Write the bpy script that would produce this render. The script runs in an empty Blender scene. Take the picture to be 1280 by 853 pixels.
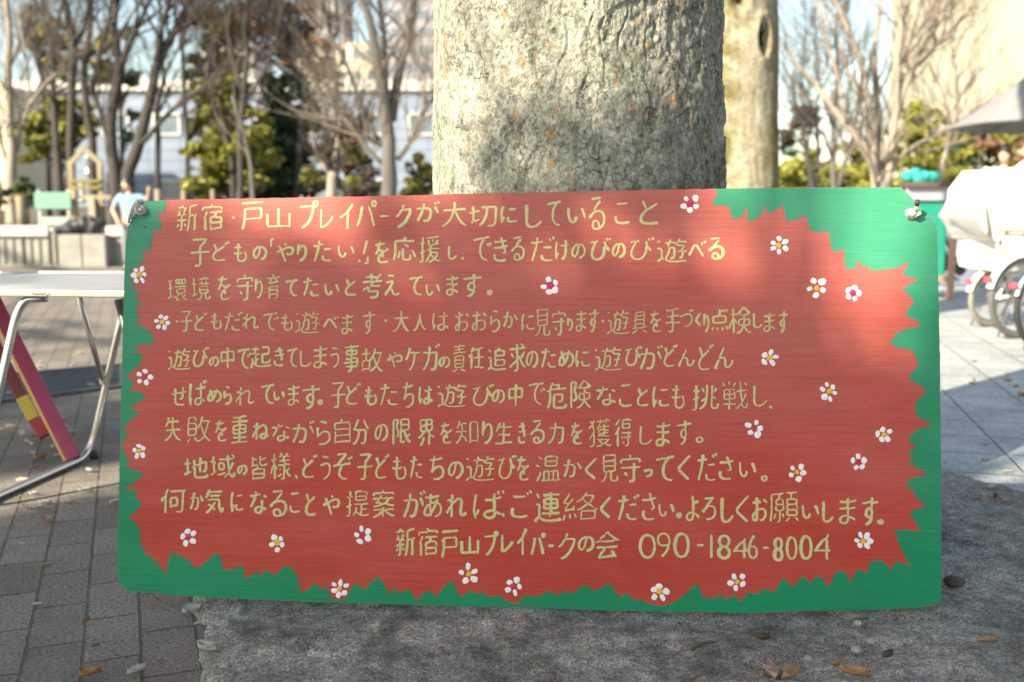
import bpy, bmesh, math, random
import numpy as np
from mathutils import Vector, Matrix, noise
R = math.radians
sc = bpy.context.scene
col = sc.collection
rng = random.Random(7)
nrng = np.random.default_rng(11)

# ---------------------------------------------------------------- camera, light, exposure
FPX, PITCH, CAMH = 1244.0, R(7.65), 0.92        # focal length in photo pixels (1280 wide), tilt, height
cam_d = bpy.data.cameras.new('camera'); cam = bpy.data.objects.new('camera', cam_d); col.objects.link(cam)
cam.location = (0, 0, CAMH); cam.rotation_euler = (R(90) - PITCH, 0, 0)
cam_d.sensor_width = 36; cam_d.lens = 36 * FPX / 1280
cam_d.clip_end = 3000; cam_d.clip_start = 0.05
cam_d.dof.use_dof = True; cam_d.dof.focus_distance = 2.20; cam_d.dof.aperture_fstop = 2.8
sc.camera = cam

SUN = Vector((-.63, -.567, .53)).normalized()
SUN_EL = math.asin(SUN.z)
w = bpy.data.worlds.new('World'); sc.world = w; w.use_nodes = True
nt = w.node_tree; nt.nodes.clear()
sky = nt.nodes.new('ShaderNodeTexSky'); sky.sky_type = 'NISHITA'; sky.sun_disc = False
sky.sun_elevation = SUN_EL; sky.sun_rotation = math.atan2(SUN.x, SUN.y)
sky.air_density = 1.0; sky.dust_density = 1.0; sky.ozone_density = 1.0
bg = nt.nodes.new('ShaderNodeBackground'); bg.inputs['Strength'].default_value = 0.12
wo = nt.nodes.new('ShaderNodeOutputWorld')
nt.links.new(sky.outputs[0], bg.inputs[0]); nt.links.new(bg.outputs[0], wo.inputs[0])
sl = bpy.data.lights.new('sun', 'SUN'); sl.energy = 5.0; sl.angle = R(0.53); sl.color = (1.0, .94, .85)
so = bpy.data.objects.new('sun', sl); col.objects.link(so)
so.rotation_euler = SUN.to_track_quat('Z', 'Y').to_euler(); so.location = (-8, -8, 12)
sc.view_settings.view_transform = 'Standard'; sc.view_settings.look = 'None'
sc.view_settings.exposure = 1.3; sc.view_settings.use_white_balance = True; sc.view_settings.white_balance_temperature = 7700; sc.view_settings.white_balance_tint = 4; sc.view_settings.gamma = 1.0; sc.view_settings.use_curve_mapping = False
sc.render.engine = 'CYCLES'; sc.cycles.use_denoising = True
sc.cycles.max_bounces = 6; sc.cycles.diffuse_bounces = 3; sc.cycles.glossy_bounces = 3; sc.cycles.transparent_max_bounces = 6

# ---------------------------------------------------------------- photo pixel -> world (used to lay the place out)
FWD = Vector((0, math.cos(PITCH), -math.sin(PITCH))); UPV = Vector((0, math.sin(PITCH), math.cos(PITCH))); RT = Vector((1, 0, 0))
CAMP = Vector((0, 0, CAMH))
def ray(x, y): return RT * ((x - 640) / FPX) + UPV * ((426.5 - y) / FPX) + FWD
def A(x, y, d): return CAMP + ray(x, y) * d
def G(x, y, z=0.0):
    r = ray(x, y); return CAMP + r * ((z - CAMH) / r.z)

# ---------------------------------------------------------------- helpers
def tag(o, label=None, cat=None, group=None, kind=None):
    if label: o['label'] = label
    if cat: o['category'] = cat
    if group: o['group'] = group
    if kind: o['kind'] = kind
    return o
def thing(name, label, cat, loc=(0, 0, 0), rz=0, group=None):
    o = bpy.data.objects.new(name, None); col.objects.link(o)
    o.location = loc; o.rotation_euler = (0, 0, rz); o.empty_display_size = .1
    return tag(o, label, cat, group)
def mesh(name, v, f, mats, parent=None, smooth=False, mi=None):
    me = bpy.data.meshes.new(name)
    me.from_pydata([tuple(p) for p in v] if not isinstance(v, np.ndarray) else v.tolist(), [], f if not isinstance(f, np.ndarray) else f.tolist())
    if not isinstance(mats, (list, tuple)): mats = [mats]
    for m in mats: me.materials.append(m)
    if mi is not None: me.polygons.foreach_set('material_index', np.asarray(mi, dtype=np.int32))
    if smooth: me.polygons.foreach_set('use_smooth', np.ones(len(me.polygons), dtype=bool))
    me.update()
    o = bpy.data.objects.new(name, me); col.objects.link(o)
    if parent: o.parent = parent
    return o
def copy_tree(o, parent=None):
    c = o.copy(); col.objects.link(c)
    if parent: c.parent = parent
    for ch in list(o.children): copy_tree(ch, c)
    return c

class MB:
    """collects shapes, links them as one mesh object"""
    def __init__(s): s.v = []; s.f = []; s.m = []
    def add(s, v, f, m=0):
        b = len(s.v); s.v += [tuple(p) for p in v]; s.f += [tuple(i + b for i in q) for q in f]; s.m += [m] * len(f); return s
    def box(s, c, d, rz=0, m=0, M=None, bev=0):
        bm = bmesh.new(); bmesh.ops.create_cube(bm, size=1)
        bmesh.ops.scale(bm, vec=d, verts=bm.verts)
        if bev: bmesh.ops.bevel(bm, geom=bm.edges[:], offset=bev, segments=2, affect='EDGES', profile=.6)
        T = Matrix.Translation(c) @ (M if M else Matrix.Rotation(rz, 4, 'Z'))
        bm.transform(T); bm.verts.index_update()
        s.add([v.co[:] for v in bm.verts], [[v.index for v in f.verts] for f in bm.faces], m); bm.free(); return s
    def bar(s, a, b, wd, th, m=0, bev=0):
        a, b = Vector(a), Vector(b); d = b - a
        q = d.to_track_quat('Z', 'Y').to_matrix().to_4x4()
        return s.box((a + b) / 2, (wd, th, d.length), m=m, M=q, bev=bev)
    def tube(s, pts, rad, n=8, m=0, cap=True):
        pts = [Vector(p) for p in pts]; k = len(pts)
        if not isinstance(rad, (list, tuple)): rad = [rad] * k
        vs = []; fs = []; up = None
        for i, p in enumerate(pts):
            t = (pts[min(i + 1, k - 1)] - pts[max(i - 1, 0)])
            t = t.normalized() if t.length > 1e-9 else Vector((0, 0, 1))
            if up is None:
                up = Vector((0, 0, 1)) if abs(t.z) < .9 else Vector((1, 0, 0))
            x = up - t * up.dot(t)
            if x.length < 1e-6: x = t.orthogonal()
            x.normalize(); y = t.cross(x); up = x
            for j in range(n):
                a = 2 * math.pi * j / n
                vs.append(p + (x * math.cos(a) + y * math.sin(a)) * rad[i])
        for i in range(k - 1):
            for j in range(n):
                fs.append((i * n + j, i * n + (j + 1) % n, (i + 1) * n + (j + 1) % n, (i + 1) * n + j))
        if cap:
            fs.append(tuple(range(n - 1, -1, -1))); fs.append(tuple((k - 1) * n + j for j in range(n)))
        return s.add(vs, fs, m)
    def ring(s, c, ax, r0, r1, n=40, k=8, m=0):
        """torus about axis ax"""
        ax = Vector(ax).normalized(); x = ax.orthogonal().normalized(); y = ax.cross(x); c = Vector(c)
        vs = []; fs = []
        for i in range(n):
            a = 2 * math.pi * i / n; d = x * math.cos(a) + y * math.sin(a)
            for j in range(k):
                b = 2 * math.pi * j / k
                vs.append(c + d * (r0 + r1 * math.cos(b)) + ax * r1 * math.sin(b))
        for i in range(n):
            for j in range(k):
                fs.append((i * k + j, ((i + 1) % n) * k + j, ((i + 1) % n) * k + (j + 1) % k, i * k + (j + 1) % k))
        return s.add(vs, fs, m)
    def lathe(s, c, prof, n=20, m=0, M=None):
        c = Vector(c); vs = []; fs = []; k = len(prof)
        for i in range(n):
            a = 2 * math.pi * i / n
            for r, z in prof:
                p = Vector((r * math.cos(a), r * math.sin(a), z)); p = (M @ p) if M else p
                vs.append(c + p)
        for i in range(n):
            for j in range(k - 1):
                fs.append((i * k + j, ((i + 1) % n) * k + j, ((i + 1) % n) * k + j + 1, i * k + j + 1))
        fs.append(tuple(i * k for i in range(n - 1, -1, -1))); fs.append(tuple(i * k + k - 1 for i in range(n)))
        return s.add(vs, fs, m)
    def hull(s, pts, m=0, sub=0, jit=0, seed=0):
        bm = bmesh.new()
        for p in pts: bm.verts.new(p)
        r = bmesh.ops.convex_hull(bm, input=bm.verts[:])
        bmesh.ops.delete(bm, geom=[e for e in r['geom_interior'] if isinstance(e, bmesh.types.BMVert)], context='VERTS')
        if sub:
            bmesh.ops.subdivide_edges(bm, edges=bm.edges[:], cuts=sub, use_grid_fill=True)
            for v in bm.verts:
                q = v.co * 9 + Vector((seed, 0, 0)); v.co += Vector((noise.noise(q), noise.noise(q + Vector((7, 3, 1))), noise.noise(q + Vector((1, 9, 4))))) * jit
        bm.verts.index_update()
        s.add([v.co[:] for v in bm.verts], [[v.index for v in f.verts] for f in bm.faces], m); bm.free(); return s
    def build(s, name, mats, parent=None, smooth=False):
        return mesh(name, s.v, s.f, mats, parent, smooth, s.m)

# ---------------------------------------------------------------- materials
class N:
    def __init__(s, name):
        s.m = bpy.data.materials.new(name); s.m.use_nodes = True; s.t = s.m.node_tree
        s.b = s.t.nodes['Principled BSDF']
        s.tc = s.n('ShaderNodeTexCoord')
    def n(s, t, **k):
        o = s.t.nodes.new(t)
        for a, b in k.items(): setattr(o, a, b)
        return o
    def l(s, a, b): s.t.links.new(a, b)
    def mapv(s, scale=(1, 1, 1), rot=(0, 0, 0), loc=(0, 0, 0), src=None):
        m = s.n('ShaderNodeMapping'); m.inputs['Scale'].default_value = scale; m.inputs['Rotation'].default_value = rot; m.inputs['Location'].default_value = loc
        s.l(src or s.tc.outputs['Object'], m.inputs['Vector']); return m.outputs[0]
    def noise(s, vec, scale, detail=4, rough=.55, dist=0):
        o = s.n('ShaderNodeTexNoise'); o.inputs['Scale'].default_value = scale; o.inputs['Detail'].default_value = detail
        o.inputs['Roughness'].default_value = rough; o.inputs['Distortion'].default_value = dist
        s.l(vec, o.inputs['Vector']); return o.outputs[0]
    def voro(s, vec, scale, feature='F1', out=0, rand=1):
        o = s.n('ShaderNodeTexVoronoi'); o.feature = feature; o.inputs['Scale'].default_value = scale; o.inputs['Randomness'].default_value = rand
        s.l(vec, o.inputs['Vector']); return o.outputs[out]
    def ramp(s, fac, stops, interp='LINEAR'):
        o = s.n('ShaderNodeValToRGB'); o.color_ramp.interpolation = interp
        e = o.color_ramp.elements
        while len(e) < len(stops): e.new(.5)
        for q, (p, c) in zip(e, stops):
            q.position = p; q.color = (c, c, c, 1) if isinstance(c, (int, float)) else tuple(c) + (1,)
        s.l(fac, o.inputs[0]); return o.outputs[0]
    def mix(s, fac, a, b, mode='MIX'):
        o = s.n('ShaderNodeMix'); o.data_type = 'RGBA'; o.blend_type = mode
        for v, i in ((fac, 0), (a, 6), (b, 7)):
            if isinstance(v, (int, float)): o.inputs[i].default_value = v if i == 0 else (v, v, v, 1)
            elif isinstance(v, tuple): o.inputs[i].default_value = v + (1,)
            else: s.l(v, o.inputs[i])
        return o.outputs[2]
    def math(s, op, a, b=0.0, c=None):
        o = s.n('ShaderNodeMath', operation=op)
        for i, v in enumerate((a, b) if c is None else (a, b, c)):
            if isinstance(v, (int, float)): o.inputs[i].default_value = v
            else: s.l(v, o.inputs[i])
        return o.outputs[0]
    def sep(s, vec):
        o = s.n('ShaderNodeSeparateXYZ'); s.l(vec, o.inputs[0]); return o.outputs
    def bump(s, h, strength=.3, dist=.01):
        o = s.n('ShaderNodeBump'); o.inputs['Strength'].default_value = strength; o.inputs['Distance'].default_value = dist
        s.l(h, o.inputs['Height']); s.l(o.outputs[0], s.b.inputs['Normal'])
    def done(s, colr, rough=.7, metal=0, spec=.5):
        if isinstance(colr, tuple): s.b.inputs['Base Color'].default_value = colr + (1,)
        else: s.l(colr, s.b.inputs['Base Color'])
        if isinstance(rough, (int, float)): s.b.inputs['Roughness'].default_value = rough
        else: s.l(rough, s.b.inputs['Roughness'])
        s.b.inputs['Metallic'].default_value = metal; s.b.inputs['Specular IOR Level'].default_value = spec
        return s.m
def mat(name, c0, c1=None, scale=8, rough=.7, metal=0, bump=0, bscale=None, spec=.5, stretch=(1, 1, 1)):
    """two colours mixed by noise, optional bump"""
    m = N(name); c1 = c1 or tuple(x * .8 for x in c0)
    v = m.mapv(stretch)
    f = m.noise(v, scale, 5, .6)
    if bump: m.bump(m.noise(v, bscale or scale * 4, 4), bump, .01)
    return m.done(m.ramp(f, [(.3, c0), (.7, c1)]), rough, metal, spec)

M = {}
M['bark_far'] = mat('bark_dark_brown', (.034, .029, .028), (.066, .057, .054), 6, .9, bump=.5, stretch=(1, 1, .3))
M['bark_grey'] = mat('bark_grey', (.08, .073, .07), (.14, .128, .12), 6, .9, bump=.4, stretch=(1, 1, .3))
M['bark_pale'] = mat('bark_pale', (.24, .20, .165), (.36, .31, .26), 5, .9, bump=.4, stretch=(1, 1, .3))
M['twig'] = mat('twig_brown', (.055, .041, .036), (.09, .068, .058), 5, .9)
M['twig_grey'] = mat('twig_grey', (.13, .105, .09), (.2, .165, .14), 5, .9)
M['leaf_yg'] = mat('leaf_yellow_green', (.20, .21, .03), (.30, .28, .05), 3, .6)
M['leaf_olive'] = mat('leaf_olive', (.11, .125, .025), (.17, .165, .035), 3, .6)
M['leaf_dark'] = mat('leaf_dark_green', (.025, .055, .03), (.05, .085, .04), 3, .6)
M['leaf_blue'] = mat('leaf_bluish_green', (.03, .07, .055), (.06, .11, .075), 3, .6)
M['leaf_brown'] = mat('leaf_rust_brown', (.19, .1, .055), (.27, .15, .09), 3, .7)
M['steel'] = mat('galvanised_steel', (.45, .45, .46), (.55, .55, .56), 30, .35, 1)
M['alu'] = mat('aluminium', (.62, .62, .63), (.7, .7, .71), 20, .3, 1)
M['black_rubber'] = mat('black_rubber', (.02, .02, .02), (.035, .035, .035), 30, .7)
M['black_plastic'] = mat('black_plastic', (.03, .03, .032), (.05, .05, .05), 20, .5)
M['white_paint'] = mat('white_paint', (.72, .71, .68), (.8, .79, .76), 6, .4)
M['cover_white'] = mat('white_rain_cover', (.62, .61, .58), (.72, .71, .68), 5, .45, bump=.2, bscale=12)
M['grey_plastic'] = mat('grey_plastic', (.4, .39, .37), (.5, .49, .46), 12, .5)
M['skin'] = mat('skin', (.56, .34, .25), (.62, .39, .29), 10, .55)
M['hair'] = mat('black_hair', (.012, .01, .01), (.025, .02, .018), 40, .5, stretch=(1, 1, .2))
M['stone'] = mat('pale_stone', (.22, .215, .2), (.32, .31, .285), 5, .85, bump=.4)
M['stone_white'] = mat('white_stone', (.42, .41, .385), (.55, .535, .505), 5, .8, bump=.3)
M['wood_pale'] = mat('weathered_timber', (.22, .175, .12), (.31, .255, .18), 4, .8, bump=.3, stretch=(1, 1, .2))

# ================================================================ SETTING: ground
PW = Vector((.93, .36, 0)).normalized(); PQ = Vector((-.36, .93, 0)).normalized(); PC = Vector((.4, 2.6, 0))
def pq(p, q, z=0): return PC + PW * p + PQ * q + Vector((0, 0, z))

m = N('soil'); v = m.mapv()
m.bump(m.noise(v, 6, 5), .4, .03)
tag(mesh('ground', [(-700, -60, -.03), (700, -60, -.03), (700, 900, -.03), (-700, 900, -.03)], [(0, 1, 2, 3)],
         m.done(m.ramp(m.noise(v, .8, 5), [(.3, (.19, .165, .13)), (.7, (.27, .24, .19))]), .95)), kind='structure')

def brick_mat(name, cols, mortar, bw, rh, ms, rot, pits, offset=.5, warm=None, rough=.85, bumpd=.004):
    m = N(name); v = m.mapv(rot=(0, 0, rot))
    wob = m.noise(v, 9, 3); wv = m.n('ShaderNodeVectorMath', operation='ADD'); sca = m.n('ShaderNodeVectorMath', operation='SCALE')
    cmb = m.n('ShaderNodeCombineXYZ'); m.l(m.math('SUBTRACT', wob, .5), cmb.inputs[0]); m.l(m.math('SUBTRACT', m.noise(v, 13, 3), .5), cmb.inputs[1])
    m.l(cmb.outputs[0], sca.inputs[0]); sca.inputs['Scale'].default_value = .006
    m.l(v, wv.inputs[0]); m.l(sca.outputs[0], wv.inputs[1])
    b = m.n('ShaderNodeTexBrick'); b.offset = offset; b.squash = 1
    b.inputs['Scale'].default_value = 1; b.inputs['Brick Width'].default_value = bw; b.inputs['Row Height'].default_value = rh
    b.inputs['Mortar Size'].default_value = ms; b.inputs['Mortar Smooth'].default_value = .35; b.inputs['Bias'].default_value = 0
    b.inputs['Color1'].default_value = cols[0] + (1,); b.inputs['Color2'].default_value = cols[1] + (1,); b.inputs['Mortar'].default_value = mortar + (1,)
    m.l(wv.outputs[0], b.inputs['Vector'])
    big = m.ramp(m.noise(v, 2.2, 5, .6), [(.3, .78), (.7, 1.2)])
    fine = m.ramp(m.noise(v, 130, 5, .75), [(.40, .6), (.60, 1.36)])
    c = m.mix(1, m.mix(1, b.outputs[0], big, 'MULTIPLY'), fine, 'MULTIPLY')
    pit = m.math('MULTIPLY', m.ramp(m.voro(v, 85), [(.16, 1), (.3, 0)]), m.ramp(m.noise(v, 14, 3), [(.42, 0), (.6, 1)]))
    c = m.mix(m.math('MULTIPLY', pit, pits), c, (.035, .032, .032))
    dust = m.ramp(m.noise(v, 5.5, 6, .7), [(.5, 0), (.75, .45)])
    c = m.mix(dust, c, tuple(min(1, x * 1.5) for x in cols[1]))
    h = m.math('SUBTRACT', m.math('MULTIPLY', m.math('SUBTRACT', 1, b.outputs['Fac']), 1.0), m.math('MULTIPLY', pit, .35))
    h = m.math('ADD', h, m.math('MULTIPLY', m.noise(v, 120, 4, .7), .35))
    m.bump(h, .8, bumpd)
    return m.done(c, rough, 0, .35)

pav = brick_mat('brick_pavers', [(.16, .137, .118), (.215, .184, .158)], (.098, .083, .07), .227, .113, .0042, 0, .85)
rz = math.atan2(PQ.y, PQ.x)
o = mesh('brick_path', [(-3, -1.5, 0), (17, -1.5, 0), (17, 22, 0), (-3, 22, 0)], [(0, 1, 2, 3)], pav)
# local x runs along the courses; the path ends behind the tree pit
o.rotation_euler = (0, 0, rz); o.location = pq(.6, -.4, 0); tag(o, kind='structure')

slab = brick_mat('stone_slabs', [(.33, .34, .355), (.39, .40, .41)], (.07, .07, .072), .305, .305, .0045, R(14), .12, 0, bumpd=.003)
P0 = [pq(1.29, -4), pq(1.29, 1.0), Vector((.9, 4.6, 0)), Vector((.9, 13.5, 0)), Vector((24, 13.5, 0)), Vector((24, -4, 0))]
tag(mesh('slab_pavement', [(p.x, p.y, .004) for p in P0], [tuple(range(6))[::-1]], slab), kind='structure')
m = mat('dark_joint', (.03, .028, .026), (.05, .045, .04), 20, .95)
tag(mesh('pit_edging', [pq(1.2, -4, .0025), pq(1.3, -4, .0025), pq(1.3, 1.3, .0025), pq(1.2, 1.3, .0025)], [(0, 1, 2, 3)], m), kind='structure')

# tree pit: rough mortar and stone, real relief
def pit_base(x): return np.interp(x, [-.9, -.7, -.45, 0, .45, .9, 1.6], [.004, .008, .024, .034, .034, .058, .05])
nx, ny = 420, 460
ps = np.linspace(-1.235, 1.27, nx); qs = np.linspace(-1.75, 1.25, ny)
vs = []
TREE = Vector((.17, 2.64, 0))
for q in qs:
    for p in ps:
        P = pq(p, q); e = min(p + 1.235, 1.27 - p, q + 1.75, 1.25 - q)
        k = min(1, max(0, (e + .012 * noise.noise(Vector((P.x * 9, P.y * 9, 4)))) / .06)); k = k * k * (3 - 2 * k)
        rr = (P - TREE).length
        z = pit_base(P.x) + .05 * math.exp(-((rr - .35) / .18) ** 2) * (rr > .1)
        n1 = noise.fractal(Vector((P.x * 4, P.y * 4, 3)), .9, 2.1, 5)
        n2 = noise.fractal(Vector((P.x * 26, P.y * 26, 9)), .8, 2.1, 4)
        z += n1 * .008 + n2 * .0045 - .009 * math.exp(-((P.y - 2.085 + .072 * P.x) / .05) ** 2)
        # flaking crust: small steps
        s_ = noise.noise(Vector((P.x * 7 + n1, P.y * 9, 5)))
        z += .008 * (1 / (1 + math.exp(-(s_ - .12) * 40)))
        vs.append((P.x, P.y, -.012 + (z + .012) * k))
fs = [(j * nx + i, j * nx + i + 1, (j + 1) * nx + i + 1, (j + 1) * nx + i) for j in range(ny - 1) for i in range(nx - 1)]
m = N('pit_mortar'); v = m.mapv()
a = m.noise(v, 3.2, 6, .65, .6); b_ = m.noise(v, 22, 6, .7); f_ = m.noise(v, 170, 5, .8)
c = m.ramp(a, [(.3, (.32, .302, .265)), (.5, (.44, .416, .37)), (.7, (.54, .51, .455))])
c = m.mix(.85, c, m.ramp(b_, [(.34, .55), (.64, 1.35)]), 'MULTIPLY')
c = m.mix(.9, c, m.mix(1, m.ramp(f_, [(.40, .35), (.60, 1.65)]), m.ramp(m.noise(v, 420, 3, .8), [(.38, .55), (.62, 1.45)]), 'MULTIPLY'), 'MULTIPLY')
c = m.mix(m.ramp(m.noise(v, 6.5, 5, .6), [(.5, 0), (.68, .7)]), c, (.10, .11, .088))
spk = m.math('MULTIPLY', m.ramp(m.voro(v, 190), [(.1, 1), (.22, 0)]), m.ramp(m.noise(v, 9, 3), [(.45, 0), (.62, 1)]))
c = m.mix(spk, c, (.42, .41, .39))
m.bump(m.math('ADD', f_, m.math('MULTIPLY', b_, 1.4)), 1.0, .012)
tag(mesh('tree_pit_surface', vs, fs, m.done(c, .92, 0, .3), smooth=True), kind='structure')

# raised bed behind the wall and the slope behind the bicycles
m = N('leaf_litter'); v = m.mapv()
m.bump(m.noise(v, 14, 5), .5, .03)
lit = m.done(m.ramp(m.noise(v, 3, 6, .65), [(.3, (.06, .052, .045)), (.55, (.12, .1, .075)), (.75, (.2, .155, .1))]), .95)
vs = []; fs = []
for j in range(30):
    for i in range(60):
        x = -16.2 - 15.8 + i * .594; y = 16.62 + j * 1.5
        vs.append((x, y, .56 + .12 * noise.noise(Vector((x * .25, y * .25, 2))) * min(1, j / 3) + .012 * j))
for j in range(29):
    for i in range(59): fs.append((j * 60 + i, j * 60 + i + 1, j * 60 + 61 + i, j * 60 + 60 + i))
tag(mesh('raised_bed_soil', vs, fs, lit, smooth=True), kind='structure')

# ================================================================ THE PAINTED SIGN
SO = A(660, 757, 2.19); psi, lean = R(4.3), R(9.6)
SU = Vector((math.cos(psi), -math.sin(psi), 0)); n0 = Vector((-math.sin(psi), -math.cos(psi), 0))
SV = Vector((0, 0, 1)) * math.cos(lean) - n0 * math.sin(lean); SN = n0 * math.cos(lean) + Vector((0, 0, 1)) * math.sin(lean)
def S(x, y):
    """photo pixel -> (u, v) on the sign board's own face"""
    r = ray(x, y); t = (SO - CAMP).dot(SN) / r.dot(SN); P = CAMP + r * t - SO
    return P.dot(SU), P.dot(SV)
sign = thing('painted_sign', 'large red plywood sign with green leafy border and yellow handwriting against the thick trunk', 'sign', SO)
sign.matrix_world = Matrix(((SU.x, SV.x, SN.x, SO.x), (SU.y, SV.y, SN.y, SO.y), (SU.z, SV.z, SN.z, SO.z), (0, 0, 0, 1)))

def sign_paint(name, base, hi, streak, chalk_sheen, rough, grain, drag):
    m = N(name)
    g1 = m.noise(m.mapv((2.4, 150, 1)), 1.0, 6, .68)          # plywood grain, along the board
    g2 = m.noise(m.mapv((5, 420, 1)), 1.0, 4, .7)
    g3 = m.noise(m.mapv((11, 620, 1)), 1.0, 3, .75)           # fine brush drag
    blot = m.noise(m.mapv((1, 1.3, 1)), 3.2, 5, .6)
    c = m.mix(m.ramp(blot, [(.3, 0), (.72, 1)]), base, hi)
    # patchy, paler upwards: chalky fading, with sheen and haze put into the colour
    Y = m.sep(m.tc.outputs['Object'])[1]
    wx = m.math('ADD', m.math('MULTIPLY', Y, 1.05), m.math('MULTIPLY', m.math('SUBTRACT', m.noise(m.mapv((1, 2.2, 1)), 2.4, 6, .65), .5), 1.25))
    c = m.mix(m.math('MULTIPLY', m.ramp(wx, [(.12, 0), (.95, 1)]), m.ramp(g1, [(.3, .75), (.7, 1)])), c, chalk_sheen)
    c = m.mix(m.math('MULTIPLY', m.ramp(g1, [(.48, 0), (.64, 1)]), grain), c, streak)
    c = m.mix(1, c, m.ramp(g3, [(.36, 1 - drag), (.64, 1 + drag)]), 'MULTIPLY')
    crack = m.math('MULTIPLY', m.ramp(g2, [(.62, 0), (.67, 1)]), m.ramp(m.noise(m.mapv((1, 3, 1)), 2.6, 3), [(.46, 0), (.62, 1)]))
    c = m.mix(m.math('MULTIPLY', crack, .6), c, tuple(x * .3 for x in streak))
    chip = m.math('MULTIPLY', m.ramp(m.noise(m.mapv((1, 1.6, 1)), 120, 4, .7), [(.69, 0), (.715, 1)]), m.ramp(m.noise(m.mapv(), 4, 3), [(.5, 0), (.62, 1)]))
    c = m.mix(m.math('MULTIPLY', chip, .75), c, (.33, .23, .15))
    m.bump(m.math('SUBTRACT', m.math('ADD', m.math('MULTIPLY', g1, .7), m.math('MULTIPLY', g2, .5)), m.math('MULTIPLY', crack, .8)), .35, .0025)
    return m.done(c, m.ramp(g1, [(.3, rough - .06), (.7, rough + .1)]), 0, .2)
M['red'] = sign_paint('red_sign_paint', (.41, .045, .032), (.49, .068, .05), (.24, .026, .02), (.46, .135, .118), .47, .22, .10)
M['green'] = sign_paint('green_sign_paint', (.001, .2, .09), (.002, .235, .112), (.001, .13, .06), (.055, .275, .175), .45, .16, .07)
m = N('sign_edge_wood'); M['ply'] = m.done(m.ramp(m.noise(m.mapv((3, 3, 400)), 1, 3), [(.3, (.14, .1, .06)), (.7, (.26, .2, .13))]), .8)

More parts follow.
